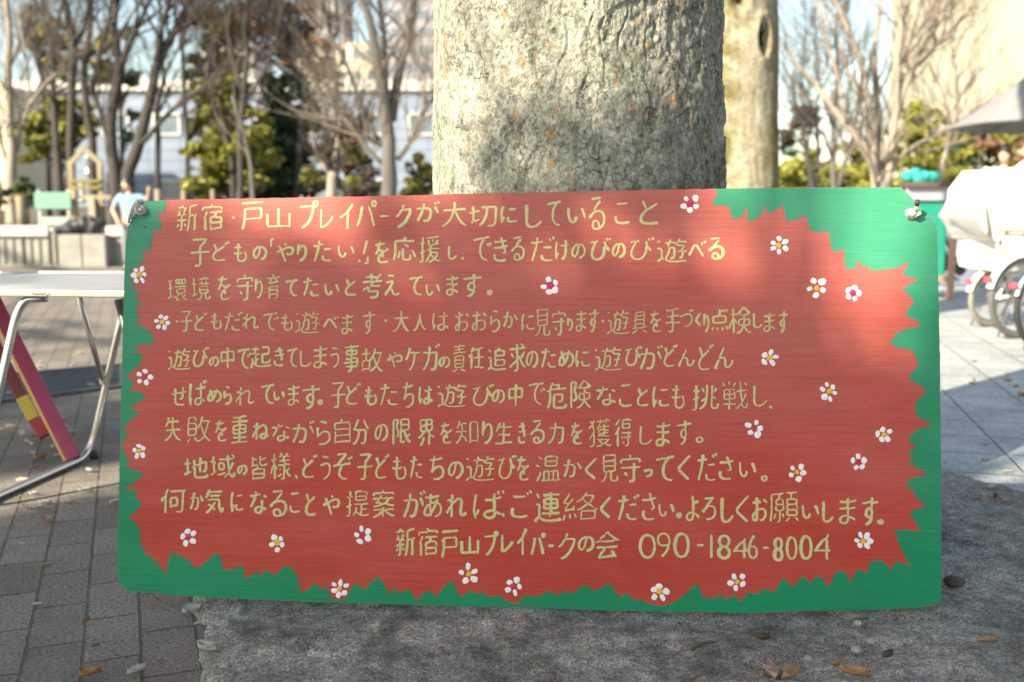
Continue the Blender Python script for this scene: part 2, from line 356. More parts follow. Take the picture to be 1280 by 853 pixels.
OUTL = [(207.5, 250), (182, 252), (176, 259), (166, 272), (160, 284), (157.5, 300), (155.5, 340), (153, 430), (150.5, 540), (148, 640), (146.2, 705),
        (146, 718), (149, 728), (154, 734.5), (162, 739), (200, 742.5), (222, 745), (290, 748.5), (370, 752), (480, 755.5), (560, 758), (640, 760), (760, 763.5), (860, 766),
        (930, 766.5), (990, 765), (1030, 763.5), (1060, 764), (1105, 762), (1150, 760), (1166, 756.5), (1177, 754), (1176.5, 600), (1175, 450), (1172.5, 330), (1171, 281), (1166, 275),
        (1158, 266.5), (1140, 248), (1126, 234.3), (1060, 234.2), (980, 234.6), (900.5, 236), (820, 237.6), (700, 240), (560, 243), (420, 246.3), (300, 248.5)]
_q = lambda x0, y0, s, L: [(x0 + x / s, y0 + y / s) for x, y in L]
RB = (_q(140, 230, 3.5556, [(240, 70), (238, 122), (207, 128), (210, 150), (222, 180), (215, 205), (185, 208), (178, 235), (172, 295), (138, 300), (140, 345), (125, 358), (108, 365), (88, 385),
        (78, 405), (85, 430), (103, 452), (88, 466), (118, 475), (108, 495), (130, 540), (105, 550), (120, 600), (112, 625), (145, 640), (172, 660), (187, 690), (175, 713), (105, 719)])
      + _q(140, 430, 3.5556, [(118, 33), (82, 45), (137, 40), (135, 65), (115, 105), (88, 125), (68, 145), (68, 157), (103, 172), (75, 207), (130, 215), (152, 240), (90, 275), (75, 290), (118, 295), (105, 320), (72, 350), (52, 372),
        (70, 402), (48, 440), (47, 462), (75, 520), (60, 545), (130, 570), (135, 587), (105, 610), (57, 647), (105, 648), (108, 680), (135, 720), (75, 767), (112, 802), (128, 845)])
      + _q(140, 610, 2.4615, [(88, 178), (105, 185), (98, 210), (112, 205), (135, 225), (158, 252), (167, 270), (171, 240), (180, 198), (225, 215), (263, 250), (295, 222), (325, 198), (336, 222), (345, 250), (360, 255), (398, 238),
        (408, 247), (405, 280), (445, 262), (455, 256), (456, 285), (466, 252), (505, 268), (530, 240), (555, 247), (573, 275), (580, 323), (603, 312), (625, 292), (650, 315), (663, 300), (668, 325), (682, 343), (715, 343), (735, 312),
        (750, 290), (775, 315), (792, 295), (820, 273), (835, 292), (855, 328), (868, 308), (885, 325), (915, 310), (928, 332), (940, 349), (960, 318), (980, 320), (1000, 335), (1020, 305), (1045, 285), (1060, 310), (1072, 336),
        (1105, 315), (1120, 326), (1137, 318), (1160, 336), (1190, 330), (1220, 350), (1247, 357), (1264, 335)])
      + _q(660, 610, 2.415, [(2, 324), (20, 331), (38, 323), (65, 310), (85, 325), (115, 310), (130, 321), (160, 300), (180, 292), (195, 310), (215, 305), (245, 287), (265, 315), (278, 331), (293, 316), (325, 341), (347, 338), (370, 352), (410, 356),
        (440, 346), (470, 325), (490, 305), (510, 290), (520, 305), (525, 327), (555, 335), (580, 322), (600, 336), (625, 322), (642, 346), (665, 312), (690, 323), (710, 303), (745, 316), (757, 290), (772, 272), (800, 300), (830, 265), (850, 287), (870, 268),
        (890, 273), (905, 303), (922, 265), (940, 248), (962, 260), (977, 285), (985, 265), (995, 245), (1025, 258), (1028, 235), (1040, 221), (1065, 219), (1087, 235), (1095, 251), (1103, 232), (1115, 222), (1158, 237), (1140, 215), (1118, 165), (1105, 130), (1135, 125), (1186, 133), (1170, 105), (1153, 80)])
      + _q(830, 430, 3.5556, [(1110, 737), (1165, 722), (1130, 690), (1105, 655), (1072, 612), (1110, 595), (1155, 587), (1168, 575), (1115, 547), (1088, 527), (1107, 500), (1083, 490), (1117, 455), (1098, 437), (1085, 422), (1120, 385), (1190, 355), (1130, 327), (1117, 302), (1115, 275), (1135, 240),
        (1165, 215), (1145, 187), (1090, 160), (1095, 135), (1130, 100), (1115, 45), (1090, 25), (1045, 18)])
      + _q(830, 230, 3.5556, [(1003, 711), (1035, 662), (1080, 645), (1137, 632), (1127, 605), (1073, 590), (1080, 565), (1112, 520), (1085, 492), (1058, 465), (1130, 428), (1060, 404), (1075, 375), (1091, 345), (1035, 372), (960, 384), (907, 381), (916, 362), (885, 373), (866, 336),
        (850, 376), (807, 379), (803, 330), (799, 290), (762, 302), (745, 296), (736, 240), (732, 209), (690, 216), (653, 211), (642, 180), (629, 138), (580, 162), (545, 166), (536, 130), (531, 93), (480, 127), (466, 137), (448, 95), (432, 140), (400, 162), (374, 166), (366, 98),
        (352, 125), (340, 155), (302, 151), (292, 115), (286, 99), (217, 94), (222, 70), (238, 40), (248, 22)]))
TH = .012
ol = [S(x, y) for x, y in OUTL]
# rough sawn edge: small wobble between the traced points
ol2 = []
for i, (a, b) in enumerate(zip(ol, ol[1:] + ol[:1])):
    L_ = math.dist(a, b); k = max(1, int(L_ / .012))
    for j in range(k):
        t = j / k; jx = (rng.random() - .5) * .0012
        ol2.append((a[0] + (b[0] - a[0]) * t + jx, a[1] + (b[1] - a[1]) * t + (rng.random() - .5) * .0012))
k = len(ol2)
vs = [(x, y, 0) for x, y in ol2] + [(x, y, -TH) for x, y in ol2]
fs = [tuple(range(k)), tuple(range(2 * k - 1, k - 1, -1))] + [(i, k + i, k + (i + 1) % k, (i + 1) % k) for i in range(k)]
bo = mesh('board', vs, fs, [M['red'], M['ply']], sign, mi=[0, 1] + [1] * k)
bm = bmesh.new(); bm.from_mesh(bo.data); bmesh.ops.triangulate(bm, faces=[f for f in bm.faces if len(f.verts) > 4]); bmesh.ops.recalc_face_normals(bm, faces=bm.faces[:]); bm.to_mesh(bo.data); bm.free()

# green border: outline from the top right corner of the red field round to the top left one, and back along the brushed leaf edge
i0 = min(range(k), key=lambda i: math.dist(ol2[i], S(893, 236.2))); i1 = min(range(k), key=lambda i: math.dist(ol2[i], S(208, 250)))
shr = lambda p: (p[0] * .9994, (p[1] - .45) * .9990 + .45)
ring = []; i = i0
while True:
    ring.append(shr(ol2[i]))
    if i == i1: break
    i = (i - 1) % k
red_line = [S(x, y) for x, y in RB]
rl = []
for i, (a, b) in enumerate(zip(red_line, red_line[1:])):
    kk = max(1, int(math.dist(a, b) / .006))
    for j in range(kk):
        t = j / kk; jj = 0 if j == 0 else .0009
        q = (a[0] + (b[0] - a[0]) * t, a[1] + (b[1] - a[1]) * t)
        rl.append((q[0] + jj * noise.noise(Vector((q[0] * 160, q[1] * 160, 1))), q[1] + jj * noise.noise(Vector((q[0] * 160, q[1] * 160, 8)))))
rl.append(red_line[-1])
poly = ring + rl[1:-1] if math.dist(ring[-1], rl[0]) < math.dist(ring[-1], rl[-1]) else ring + rl[::-1][1:-1]
PT = .0004
bm = bmesh.new(); bv = [bm.verts.new((x, y, PT)) for x, y in poly]; bm.faces.new(bv)
bmesh.ops.triangulate(bm, faces=bm.faces[:], ngon_method='EAR_CLIP'); bmesh.ops.recalc_face_normals(bm, faces=bm.faces[:])
if sum(f.normal.z * f.calc_area() for f in bm.faces) < 0: bmesh.ops.reverse_faces(bm, faces=bm.faces[:])
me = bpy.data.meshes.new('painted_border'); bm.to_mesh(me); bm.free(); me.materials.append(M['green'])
bd = bpy.data.objects.new('painted_border', me); col.objects.link(bd); bd.parent = sign

# ---- lettering: brush strokes
# each character: code point, then its strokes as x, y pairs on an 80 grid
GL = {}
for code, strokes in (
(33, ((70,80,25,0),)),
(45, ((0,40,80,42),)),
(48, ((51,79,37,80,30,79,21,77,15,73,6,63,0,43,2,26,6,18,11,11,23,3,40,0,49,1,59,3,68,9,73,15,77,23,80,33,80,48,73,66,65,74,51,79),)),
(49, ((40,0,40,80),)),
(52, ((0,27,9,29,15,39,44,61,62,66,70,80),(64,0,62,28,9,28),(80,28,66,29,64,30,63,65),)),
(54, ((53,80,31,70,12,55,0,33,0,21,1,16,9,9,17,4,30,1,42,0,53,1,65,4,72,8,78,16,80,23,75,33,67,38,54,41,45,42,6,40),)),
(56, ((22,41,17,37,5,31,0,23,0,17,5,10,12,5,27,1,39,0,53,1,64,3,72,7,78,13,80,18,78,28,71,34,63,37,58,40,25,41,21,42,6,54,4,61,6,69,17,76,33,80,54,79,62,78,68,75,76,67,78,60,74,52,63,45,58,41),)),
(57, ((27,0,46,9,62,20,69,27,74,38,66,41,35,38,24,40,13,43,3,50,0,56,1,66,7,72,19,78,31,80,48,80,57,78,65,75,76,67,80,58,80,46,76,42,69,39),)),
(12289, ((0,80,14,79,41,44,69,2,80,0),)),
(12290, ((16,72,10,67,5,60,2,52,0,45,0,36,1,28,7,17,17,7,28,1,36,0,45,0,52,2,63,6,69,12,73,17,77,26,79,33,80,39,79,48,77,56,73,63,63,73,54,77,47,79,41,80,32,79,23,76,16,72),)),
(12300, ((80,80,0,79,0,0),)),
(12301, ((0,0,79,1,80,80),)),
(12354, ((69,71,31,67,29,69,30,80),(2,69,6,67,27,67,28,65,27,46),(64,58,60,56,58,51,56,49,54,42,46,29,37,19,31,16,30,10,11,5,7,5,2,7,0,12,1,21,7,31,12,37,19,42,26,43,28,24,29,18,31,16),(34,5,32,5,31,10),(27,46,31,48,55,50,69,45,75,40,78,36,80,28,79,20,74,11,68,6,62,3,54,0,48,0),)),
(12356, ((36,30,37,20,33,10,29,4,25,1,21,0,15,2,11,6,6,16,3,28,1,48,0,80),(64,75,69,63,73,53,78,35,80,21),)),
(12358, ((20,80,39,78,69,76),(0,51,7,50,32,54,54,56,63,54,69,53,75,48,79,43,80,36,79,30,76,21,69,15,62,11,53,6,38,2,26,0),)),
(12360, ((19,80,54,75),(0,2,2,2,21,22,31,28,33,34,46,47,48,52,47,54,45,54,24,52,6,52),(80,7,75,1,61,0,52,1,49,3,47,6,41,23,38,26,31,28),)),
(12362, ((62,70,63,67,80,57),(46,65,29,62,25,62,24,80),(0,63,4,60,23,61,24,60,24,6,23,2,20,0,16,0,11,1,6,4,2,9,1,13,2,17,9,26,17,31,23,32,25,35,44,39,54,39,63,37,69,32,72,27,72,20,71,13,67,8,60,3,52,1,45,0,40,3),)),
(12363, ((4,1,15,26,21,48,22,53,20,54,0,53),(80,34,79,34,68,58,65,64,63,64),(31,80,26,76,23,55),(26,1,38,0,42,1,45,5,49,18,51,42,49,51,45,55,39,56,23,55),)),
(12364, ((64,59,71,47,76,32),(23,4,25,1,29,1,39,1,42,4,47,16,50,38,49,45,46,51,40,53,23,54,25,73),(0,51,22,52),(3,0,3,2,14,26,22,52),(80,71,76,78,74,80),(62,76,65,75,69,67),)),
(12365, ((68,5,64,1,56,0,28,0,15,3,7,7,5,12,4,19,7,26),(3,66,33,65,57,67,72,69),(37,80,43,77,45,67,48,65,53,47,58,45,59,40,65,31,67,26,65,24,47,26),(80,49,40,45,5,45,0,46),)),
(12367, ((74,0,5,32,0,39,3,44,7,46,80,80),)),
(12369, ((35,1,42,0,45,1,53,8,58,15,60,21,62,34,62,54,60,55,30,56),(4,4,4,14,1,17,0,25,0,48,4,76),(58,80,61,78,62,57,64,56,80,57),(12,30,8,18,4,15),)),
(12371, ((8,80,22,79,56,79,71,80),(80,3,50,0,35,0,17,3,6,8,1,14,0,20,1,31),)),
(12372, ((6,64,31,62,56,64),(63,75,68,66),(6,28,1,24,0,14,3,8,10,3,18,1,25,0,41,0,64,2),(80,71,76,78,72,80),)),
(12373, ((41,80,45,77,50,61,53,60,55,53,66,37,67,32,65,30,46,31),(7,29,4,20,4,15,8,8,14,4,30,0,52,0,66,1),(0,61,16,60,41,60,80,64),)),
(12375, ((1,80,2,69,0,19,2,12,8,5,16,1,26,0,45,1,56,4,66,9,73,13,80,19),)),
(12377, ((19,1,27,0,36,4,46,13,48,20,48,23,47,23,38,21,32,22,25,26,23,29,22,36,24,41,27,46,32,48,36,49,43,49,48,47,51,32,48,23),(46,80,48,78,48,67,47,66,0,64),(80,66,49,65,48,48),)),
(12379, ((68,1,60,0,34,0,27,3,24,6,21,15,21,51,11,52,0,50),(80,58,61,57),(21,77,22,53,54,56,60,56,60,41,60,33,58,28,53,26,46,27,44,29),(61,80,61,57),)),
(12382, ((75,72,80,64),(63,68,64,67,69,59),(35,42,36,42,36,39,29,31,26,21,26,17,29,10,35,5,43,1,57,0,60,2),(56,80,53,79,50,72,27,52,23,45,17,43,0,41),(17,79,40,80,53,79),(73,47,51,47,36,44,23,45),)),
(12383, ((47,47,79,47),(41,22,40,11,43,6,46,4,55,1,80,1),(26,80,25,66,26,64,35,64,47,66),(0,62,21,62,23,60,21,49,16,33,4,0),)),
(12384, ((0,61,19,61,21,60,20,53,15,33,4,0),(37,20,36,13,38,8,41,4,44,2,53,0,66,0,73,1),(64,75,69,66),(72,46,44,46),(75,80,80,70),(24,79,23,62,27,62,42,65),)),
(12385, ((25,65,27,80),(12,25,16,32,24,34,35,39,45,41,61,41,67,39,74,36,78,31,80,21,78,15,74,9,68,6,54,1,45,0,28,0,22,4),(0,66,23,64,23,57,16,32),(73,69,43,65,25,65),)),
(12387, ((0,63,2,63,36,77,55,80,61,79,70,74,75,69,77,63,80,48,79,39,76,27,68,16,61,11,45,3,30,0,22,5),)),
(12389, ((61,77,65,75,68,67),(80,70,75,80),(0,48,5,47,30,55,46,59,54,59,60,57,66,54,70,49,73,43,74,30,72,22,66,14,60,9,53,5,35,0,29,0),)),
(12390, ((80,80,65,79,53,77,50,71,42,63,37,56,33,44,32,38,32,30,34,23,40,14,45,8,53,4,67,0,75,4),(0,73,48,78,52,77),)),
(12391, ((0,73,42,78,49,78,49,76,47,71,40,64,32,50,30,39,31,28,35,17,42,9,52,4,64,0),(74,80,50,77),(75,62,80,51),(63,57,68,46),)),
(12392, ((80,2,52,0,35,0,19,2,11,5,5,8,1,13,0,18,1,26,4,32,12,38,22,45,24,48,33,50,74,67),(5,80,24,48),)),
(12393, ((67,67,62,75,59,76),(56,63,53,59,26,45,19,44,17,41,9,35,4,29,1,24,0,17,1,12,4,7,9,4,16,1,26,0,43,0,62,2),(5,72,19,44),(74,80,80,71),)),
(12394, ((48,71,43,66,33,65,28,65,28,69,29,80),(0,65,4,63,22,63,24,61,23,55,18,45,5,22),(56,47,57,21),(63,64,80,55),(78,10,65,18,58,19,56,8,52,2,42,0,36,1,31,3,27,7,26,11,27,16,30,20,34,22,40,23,55,23),(26,64,26,63),)),
(12395, ((36,29,32,25,31,15,34,10,40,6,48,5,71,6,76,7,80,11),(36,67,48,66,73,67),(12,31,12,27,8,17,3,13,3,0),(11,80,5,76,1,52,0,40,0,22,1,16,3,14),)),
(12397, ((22,80,21,49,19,42,17,38,12,36,0,17,0,12),(19,0,19,35,18,38),(1,61,20,62),(80,10,75,16,70,18,68,22,56,26,51,26,44,23,40,20,39,15,40,10,45,5,49,3,55,3,62,6,67,13,70,26,70,47,67,57,61,64,55,66,46,64,35,58,27,51,21,49),)),
(12398, ((43,1,49,0,56,3,65,8,70,13,75,19,77,25,80,36,80,45,77,58,74,63,69,71,57,78,47,80,42,79),(24,15,22,12,17,10,10,11,7,14,3,20,1,27,0,35,1,44,6,58,15,69,28,77,34,79,41,80,42,77,41,68,35,37,29,22,24,15),)),
(12399, ((77,62,70,60,59,61,59,80),(12,28,8,15,3,11,4,0),(80,7,79,10,70,17,61,20,60,19,60,12,59,7,54,2,47,0,44,0,36,1,30,6,28,9,28,15,30,19,32,21,41,25,58,24,59,26,58,59,30,60),(5,79,0,35,1,17,3,12),)),
(12400, ((80,71,76,80),(67,80,66,77,69,68),(28,55,54,54,55,29,54,22,43,23,36,22,29,19,26,15,26,10,29,4,34,1,40,0,50,2,52,4,55,9,56,18,62,17,72,10),(75,61,71,57,54,55),(54,55,54,73),(3,11,7,14,11,26),(5,73,0,35,0,19,1,13,3,10,3,0),)),
(12403, ((74,30,73,32,63,46,59,49,55,68),(80,70,75,80),(59,48,57,46,57,32,56,25,54,18,50,11,45,5,39,2,32,0,22,0,15,3,9,8,7,12,5,19,5,25,7,37,14,52,20,60,21,64,18,66,0,65),(64,76,65,75,69,66),(30,68,21,65),)),
(12409, ((66,58,60,73),(80,66,75,80),(0,9,1,16,23,57,27,61,32,62,38,57,73,0),)),
(12414, ((76,9,57,18,43,21,42,20,41,8,37,3,32,1,25,0,10,2,5,4,2,8,2,15,5,19,12,23,22,24,39,24,41,22),(1,68,17,66,40,66,40,46,38,45,12,45,0,46),(40,80,40,68,42,67,73,68,76,69,80,72),(76,46,41,44,40,38,41,22),)),
(12417, ((33,24,41,37,46,50,49,64,52,66,54,80),(37,17,34,21,33,24),(9,75,12,74,18,54,26,34,29,29,33,27,33,23,32,21,19,9,14,8,7,9,4,11,1,16,0,23,1,32,3,37,7,45,12,51,16,53,19,58,40,65,48,65,57,64,63,62,69,58,77,49,79,42,80,29,79,23,76,17,71,10,66,6,59,3,48,0),)),
(12418, ((29,62,26,36,25,33,25,15,28,8,34,3,43,0,58,1,70,5,76,10,79,14,80,19,79,29,72,41,67,43),(3,65,29,62),(30,80,30,62,52,63),(0,40,1,39,6,37,28,35,51,36,56,40),)),
(12420, ((47,36,49,32,59,30,71,32,75,35,77,38,80,47,79,53,76,59,71,62,64,64,59,64,46,60,25,52,24,51,34,25,42,0),(0,44,5,43,22,49,23,51,14,69,10,71),(49,72,39,80),)),
(12424, ((80,6,79,9,65,16,52,21,45,22,43,21,41,8,39,5,36,2,30,0,18,0,6,3,3,5,0,10,1,17,5,21,17,25,40,25,42,23),(78,59,41,57,41,29,42,23),(38,80,40,77,40,57),)),
(12425, ((62,72,61,73,58,74,19,80),(5,61,2,41,2,31),(12,4,19,0,34,0,49,1,64,6,73,10,78,18,80,25,78,33,74,38,67,42,55,44,45,44,38,43,22,39,10,33,2,31,0,26),)),
(12426, ((15,2,24,0,40,3,52,6,64,13,73,20,77,26,80,34,80,47,77,56,71,64,64,68,54,71,40,70,31,67,18,59,11,52,3,49),(13,80,7,77,5,74,1,56,2,48,0,38,1,28),)),
(12427, ((11,79,61,80),(0,32,17,43,25,47,30,47,51,48,67,44,76,38,78,34,80,28,80,22,78,16,74,10,69,6,64,4,55,2,49,0,30,1,23,3,19,7,18,11,19,16,22,20,27,22,33,23,43,21,48,18,52,12,54,2),(57,73,30,54,27,48),(57,75,57,74),)),
(12428, ((80,15,78,10,72,5,64,4,59,7,58,12,58,20,61,44,61,58,57,63,51,65,42,62,36,58,26,50,20,47,18,39,12,35,0,16,0,13),(2,61,19,62,20,48),(19,0,19,35,18,38),(21,80,21,63,20,62),)),
(12429, ((11,79,37,80,70,79),(0,30,15,41,27,47,30,53,56,73,59,79),(22,0,44,0,54,1,62,4,70,8,75,12,78,17,80,24,79,32,77,37,73,41,67,45,56,48,43,48,32,46,28,47),)),
(12434, ((46,18,45,33,44,34,38,32,26,25,21,18,20,11,22,6,26,2,36,0,61,0,72,1,75,5),(26,67,28,69,29,80),(0,68,9,67,22,67,24,66,23,61,17,51,15,46,1,32),(26,67,37,67,62,70),(80,48,77,49,53,39,47,38,46,36),(46,36,44,44,39,47,29,48,15,45),)),
(12435, ((79,30,80,23,73,9,65,3,56,1,49,3,45,8,44,32,43,37,41,40,38,42,33,42,19,38,17,38,18,45,37,80),(0,0,0,3,6,19,11,28,17,37),)),
(12452, ((80,80,71,71,53,59,50,54,41,52,11,39,5,37,0,38),(50,0,50,54),)),
(12460, ((64,74,69,66),(39,2,46,0,56,0,59,1,62,4,64,11,66,23,68,53,67,55,64,55,31,55),(2,56,29,55,31,52,28,35,21,19,15,12,7,2,4,1,0,1),(32,74,31,55),(72,80,75,78,80,70),)),
(12463, ((11,1,19,0,27,3,42,10,55,19,65,31,73,41,79,54,80,61,77,62,34,63,31,62,19,49,10,42,5,39,0,39),(38,80,40,75,36,69,35,64),)),
(12465, ((80,60,55,60,52,60,50,39,43,20,37,12,29,3,25,0,18,1),(25,80,20,61,18,59,13,50,5,40,0,38),(52,60,21,60),)),
(12497, ((72,0,57,46,49,63,46,64),(21,63,22,61,20,51,14,30,5,9,0,0),(78,64,74,61,67,62,63,68,63,73,64,75,67,78,71,80,76,78,79,75,80,71,78,64),)),
(12503, ((10,1,15,0,29,7,41,16,49,25,56,37,59,47,62,56,62,74,64,77,69,80,72,80,78,77,80,72,78,66,74,62,59,64,0,64),)),
(12524, ((80,46,80,40,77,36,62,24,48,16,22,4,8,0,2,0,0,3,0,80),)),
(12539, ((0,40,80,40),)),
(12540, ((0,36,80,44),)),
(20013, ((0,25,0,30,1,31,40,31,40,0),(80,26,80,30,79,31,41,31,40,62,38,63,0,63,0,31),(40,80,41,64,80,63,80,31),)),
(20107, ((9,39,39,39,40,38,40,28,0,27),(78,74,41,73,40,72,39,63,13,62,12,54,14,51,39,50,40,41,41,39,68,39,69,38,69,29,68,27,41,27,40,15,39,14,9,14),(40,80,40,75,39,74,3,74),(22,2,26,0,38,1,39,4,40,13,41,14,68,14,69,13,69,11),(80,27,70,26,69,14),(42,51,40,52,41,62,66,62,68,62,68,53,67,51,42,51),)),
(20154, ((39,80,39,55,43,51,47,39,51,28,61,14,66,8,76,1,80,1),(39,54,36,51,29,30,22,18,8,3,4,0,0,0),)),
(20219, ((53,72,53,41,25,40),(0,44,7,53,12,55,14,54,14,0),(29,4,53,4,54,40,80,40),(78,4,53,4),(23,80,15,64,13,56),(26,71,29,69,32,69,53,72,73,77,77,76),)),
(20250, ((55,21,63,13,65,7,69,5,72,0),(65,7,62,6,10,2),(65,57,61,52,58,51,21,51,15,56,5,50,0,51),(4,32,29,32,32,30,30,24,17,9,15,3),(75,32,33,31),(80,52,78,51,76,51,55,64,41,75,41,77,42,80),(21,61,16,57),(34,71,22,61),(38,75,34,71),)),
(20309, ((28,71,71,71,73,70,72,3,70,1,63,0,57,0,51,3),(80,71,73,71),(12,0,12,53,11,56,13,65,20,80),(31,18,31,23,32,24,53,25,54,27,53,51,32,51,31,50,31,24),(0,39,1,47,6,52,11,54),)),
(20855, ((80,1,78,1,56,13),(2,21,16,21,17,35,19,37,65,37,66,35,66,22,64,21,17,21),(0,1,4,0,6,1,25,12,30,12),(80,21,66,21),(50,66,18,65,17,52,65,51,66,49,66,37),(55,66,51,66),(17,74,17,68),(61,66,56,66),(66,51,66,64,65,65,61,66),(17,44,17,37),(17,51,17,44),(59,80,19,80,17,79,17,75),(65,80,60,80),(66,77,66,66),(66,79,66,78),(66,80,65,80),)),
(20998, ((80,47,67,61,56,78),(0,1,4,0,9,2,16,7,23,14,29,26,32,38,32,44),(31,80,25,77,18,63,8,50),(2,46,7,50,14,44,66,44,67,41,65,14,62,3,60,1,57,0,45,0,40,3),)),
(20999, ((12,56,12,20,18,20,32,27),(53,75,52,48,48,29,45,20,40,12,34,4,30,2),(12,80,12,58,19,58,32,61),(0,54,12,56),(8,13,12,19),(37,76,78,76,80,74,79,31,78,15,76,7,73,2,71,1,62,0,56,3),)),
(21147, ((52,1,59,0,68,1,71,2,73,5,77,21,80,58,78,59,38,60,37,80),(0,1,4,2,10,5,23,18,31,32,36,50,36,58,35,59,3,59),)),
(21361, ((80,12,78,4,77,1,73,0,37,0,32,3,31,9,31,42,65,43,66,42,66,34,64,24,63,21,59,20,53,20,48,22),(79,59,14,59,5,53,0,53),(27,80,25,76,22,74,16,65,15,60),(4,1,10,13,13,24,14,33,14,58),(50,75,28,75,26,76),(52,75,51,69,49,65,48,59),(52,75,50,75),)),
(22320, ((80,12,77,3,72,0,44,0,40,1,36,6,36,43,34,44,26,42),(22,57,13,57,11,56,12,22),(0,57,11,57,11,79),(56,80,56,56,63,58,71,61,75,62,76,60,76,38,74,27,72,24,70,24,66,24,63,27),(55,54,56,20),(36,71,36,48,53,52,55,54),(0,15,11,20,13,22,23,26),)),
(22495, ((27,66,57,66,58,65,61,31,63,26,62,17,46,2),(78,15,80,11,79,4,78,1,74,0,71,1,69,4,64,15,63,16),(79,53,76,50,68,29,64,27),(78,66,77,68,77,73,70,80),(58,79,59,67,77,66),(51,18,26,11,23,12),(18,57,12,57,11,56,11,22,12,21,20,23),(1,57,10,58,11,79),(0,14,9,18,11,21),(46,29,29,30,29,51,46,51,46,29),)),
(22659, ((75,72,56,72,55,73,53,78,50,80),(42,65,43,61,43,56,31,55),(61,23,72,24,72,26,72,34,36,34,35,24,37,23,45,23,44,14,41,8,34,2,27,0,22,2),(23,21,13,19,9,17,0,14),(11,77,11,56,1,56),(65,64,63,56),(78,12,80,7,78,2,72,0,63,1,61,5,60,22,59,23,45,23),(20,56,13,56,11,54,11,19),(54,72,33,72),(35,43,35,34),(38,45,35,43),(72,42,72,38),(72,43,72,42),(72,45,39,45),(78,55,43,55),)),
(22823, ((78,52,45,52,41,50),(6,52,38,52,41,50,39,47,36,37,32,26,23,13,17,7,8,1,6,0,0,1),(80,1,77,0,73,2,68,7,60,15,52,28,44,46,41,50),(42,80,41,64,41,50),)),
(22833, ((80,2,77,0,75,1,67,4,58,11,49,20,43,34,37,37,2,37),(14,64,39,63,39,36),(70,64,40,64,39,80),(0,1,6,1,22,11,32,22,38,35),(78,37,43,37,41,36),(17,80,18,78,14,64,12,62,6,51,2,49),)),
(23376, ((10,80,63,80,64,79,64,77,62,73,41,58,39,41,0,41),(18,3,25,0,36,1,39,2,40,8,41,41,80,41),(71,80,65,79),)),
(23432, ((17,28,26,16),(55,56,55,45,54,43,0,43),(78,57,78,67,76,69,42,69,4,69,2,67,2,57),(34,2,38,0,49,0,54,2,55,8,55,43,80,43),(39,80,42,70),)),
(23487, ((80,55,53,55,52,54,49,40,33,39,31,38,32,23,74,22,74,5,33,5,31,4,31,0),(40,72,37,71,1,71,0,62),(79,64,78,71,43,71,40,72,38,79,35,80),(10,1,10,40,7,40,3,39,1,37),(17,59,11,49,9,41),(52,55,27,55),(50,40,74,39,75,22),(31,10,31,5),(31,16,31,11),(31,18,31,17),(31,20,31,19),)),
(23665, ((40,8,40,80),(80,60,80,7),(0,60,1,7,78,7,80,6,80,0),)),
(24471, ((52,1,59,0,65,2,66,5,66,25,28,26),(20,58,15,51,13,45,7,42,0,36),(14,1,13,44),(80,26,66,26,66,40),(45,9,40,15),(2,63,11,71,20,80),(52,52,36,52,36,55,36,65,73,65,73,52,52,52),(73,76,73,71),(36,75,36,65),(36,78,36,76),(71,78,37,78),(72,78,71,78),(73,77,73,78),(78,40,30,40),)),
(24540, ((35,41,35,9,37,2,42,0,56,0,60,1,63,6,64,14,62,18),(80,9,76,21,68,34),(41,80,44,73,45,70,44,68,7,68,6,30,4,14,0,1),(55,47,38,57),(15,9,21,26,21,32,20,35),(78,68,45,68),)),
(25126, ((75,44,67,27,62,23,62,16,58,14,44,2,41,2),(46,53,79,56),(6,68,2,78,0,79),(80,15,78,4,77,2,74,1,68,4,62,15),(21,0,21,16,1,16),(41,79,35,67),(42,16,23,16,22,18,21,30,5,30,4,31,4,45,19,45,21,44,22,31,39,31,39,44,22,45,21,59,4,59,3,45),(19,80,21,70),(70,78,75,68),(39,53,39,45),(27,59,24,59),(39,55,39,54),(39,57,39,56),(37,59,27,59),(39,59,39,58),(39,59,38,59),(62,24,60,26,58,40,55,80),)),
(25144, ((1,0,5,10,9,23,10,33,11,61,71,61,72,32,70,31,10,31),(0,80,80,80),)),
(25163, ((4,75,9,73,38,75,40,73,39,54,7,53),(80,31,41,31,40,9,38,2,35,0,22,0,16,4),(74,53,41,53,40,33,39,31,0,31),(40,75,67,80,71,79),)),
(25361, ((43,34,42,23,38,13,32,6,27,2,22,2),(78,17,80,13,80,10,77,2,74,1,64,1,62,2,60,5,60,38,64,38,66,38,74,31),(76,69,69,55),(27,26,37,33,42,34,43,36,44,79),(60,79,60,38),(12,80,12,63,1,62),(28,69,30,67,36,54),(22,39,14,38,11,34,1,32),(21,62,14,62,12,61,12,6,11,2,10,1,5,0,0,2),)),
(25552, ((35,28,33,18,24,1),(75,39,54,39,52,38,52,23,71,22),(29,39,52,39),(12,80,12,62,21,61),(80,4,75,1,60,1,53,2,44,6,40,10,36,15,33,17),(37,65,35,65,33,64,33,54,35,52,68,52,70,53,70,63,69,65,37,65),(56,78,34,78,33,65),(62,78,57,78),(67,78,62,78),(52,4,52,22),(70,75,70,65),(69,78,67,78),(70,77,70,76),(70,78),(1,31,10,33,13,36,21,38),(1,2,3,0,5,0,9,1,11,3,12,59,10,61,0,61),)),
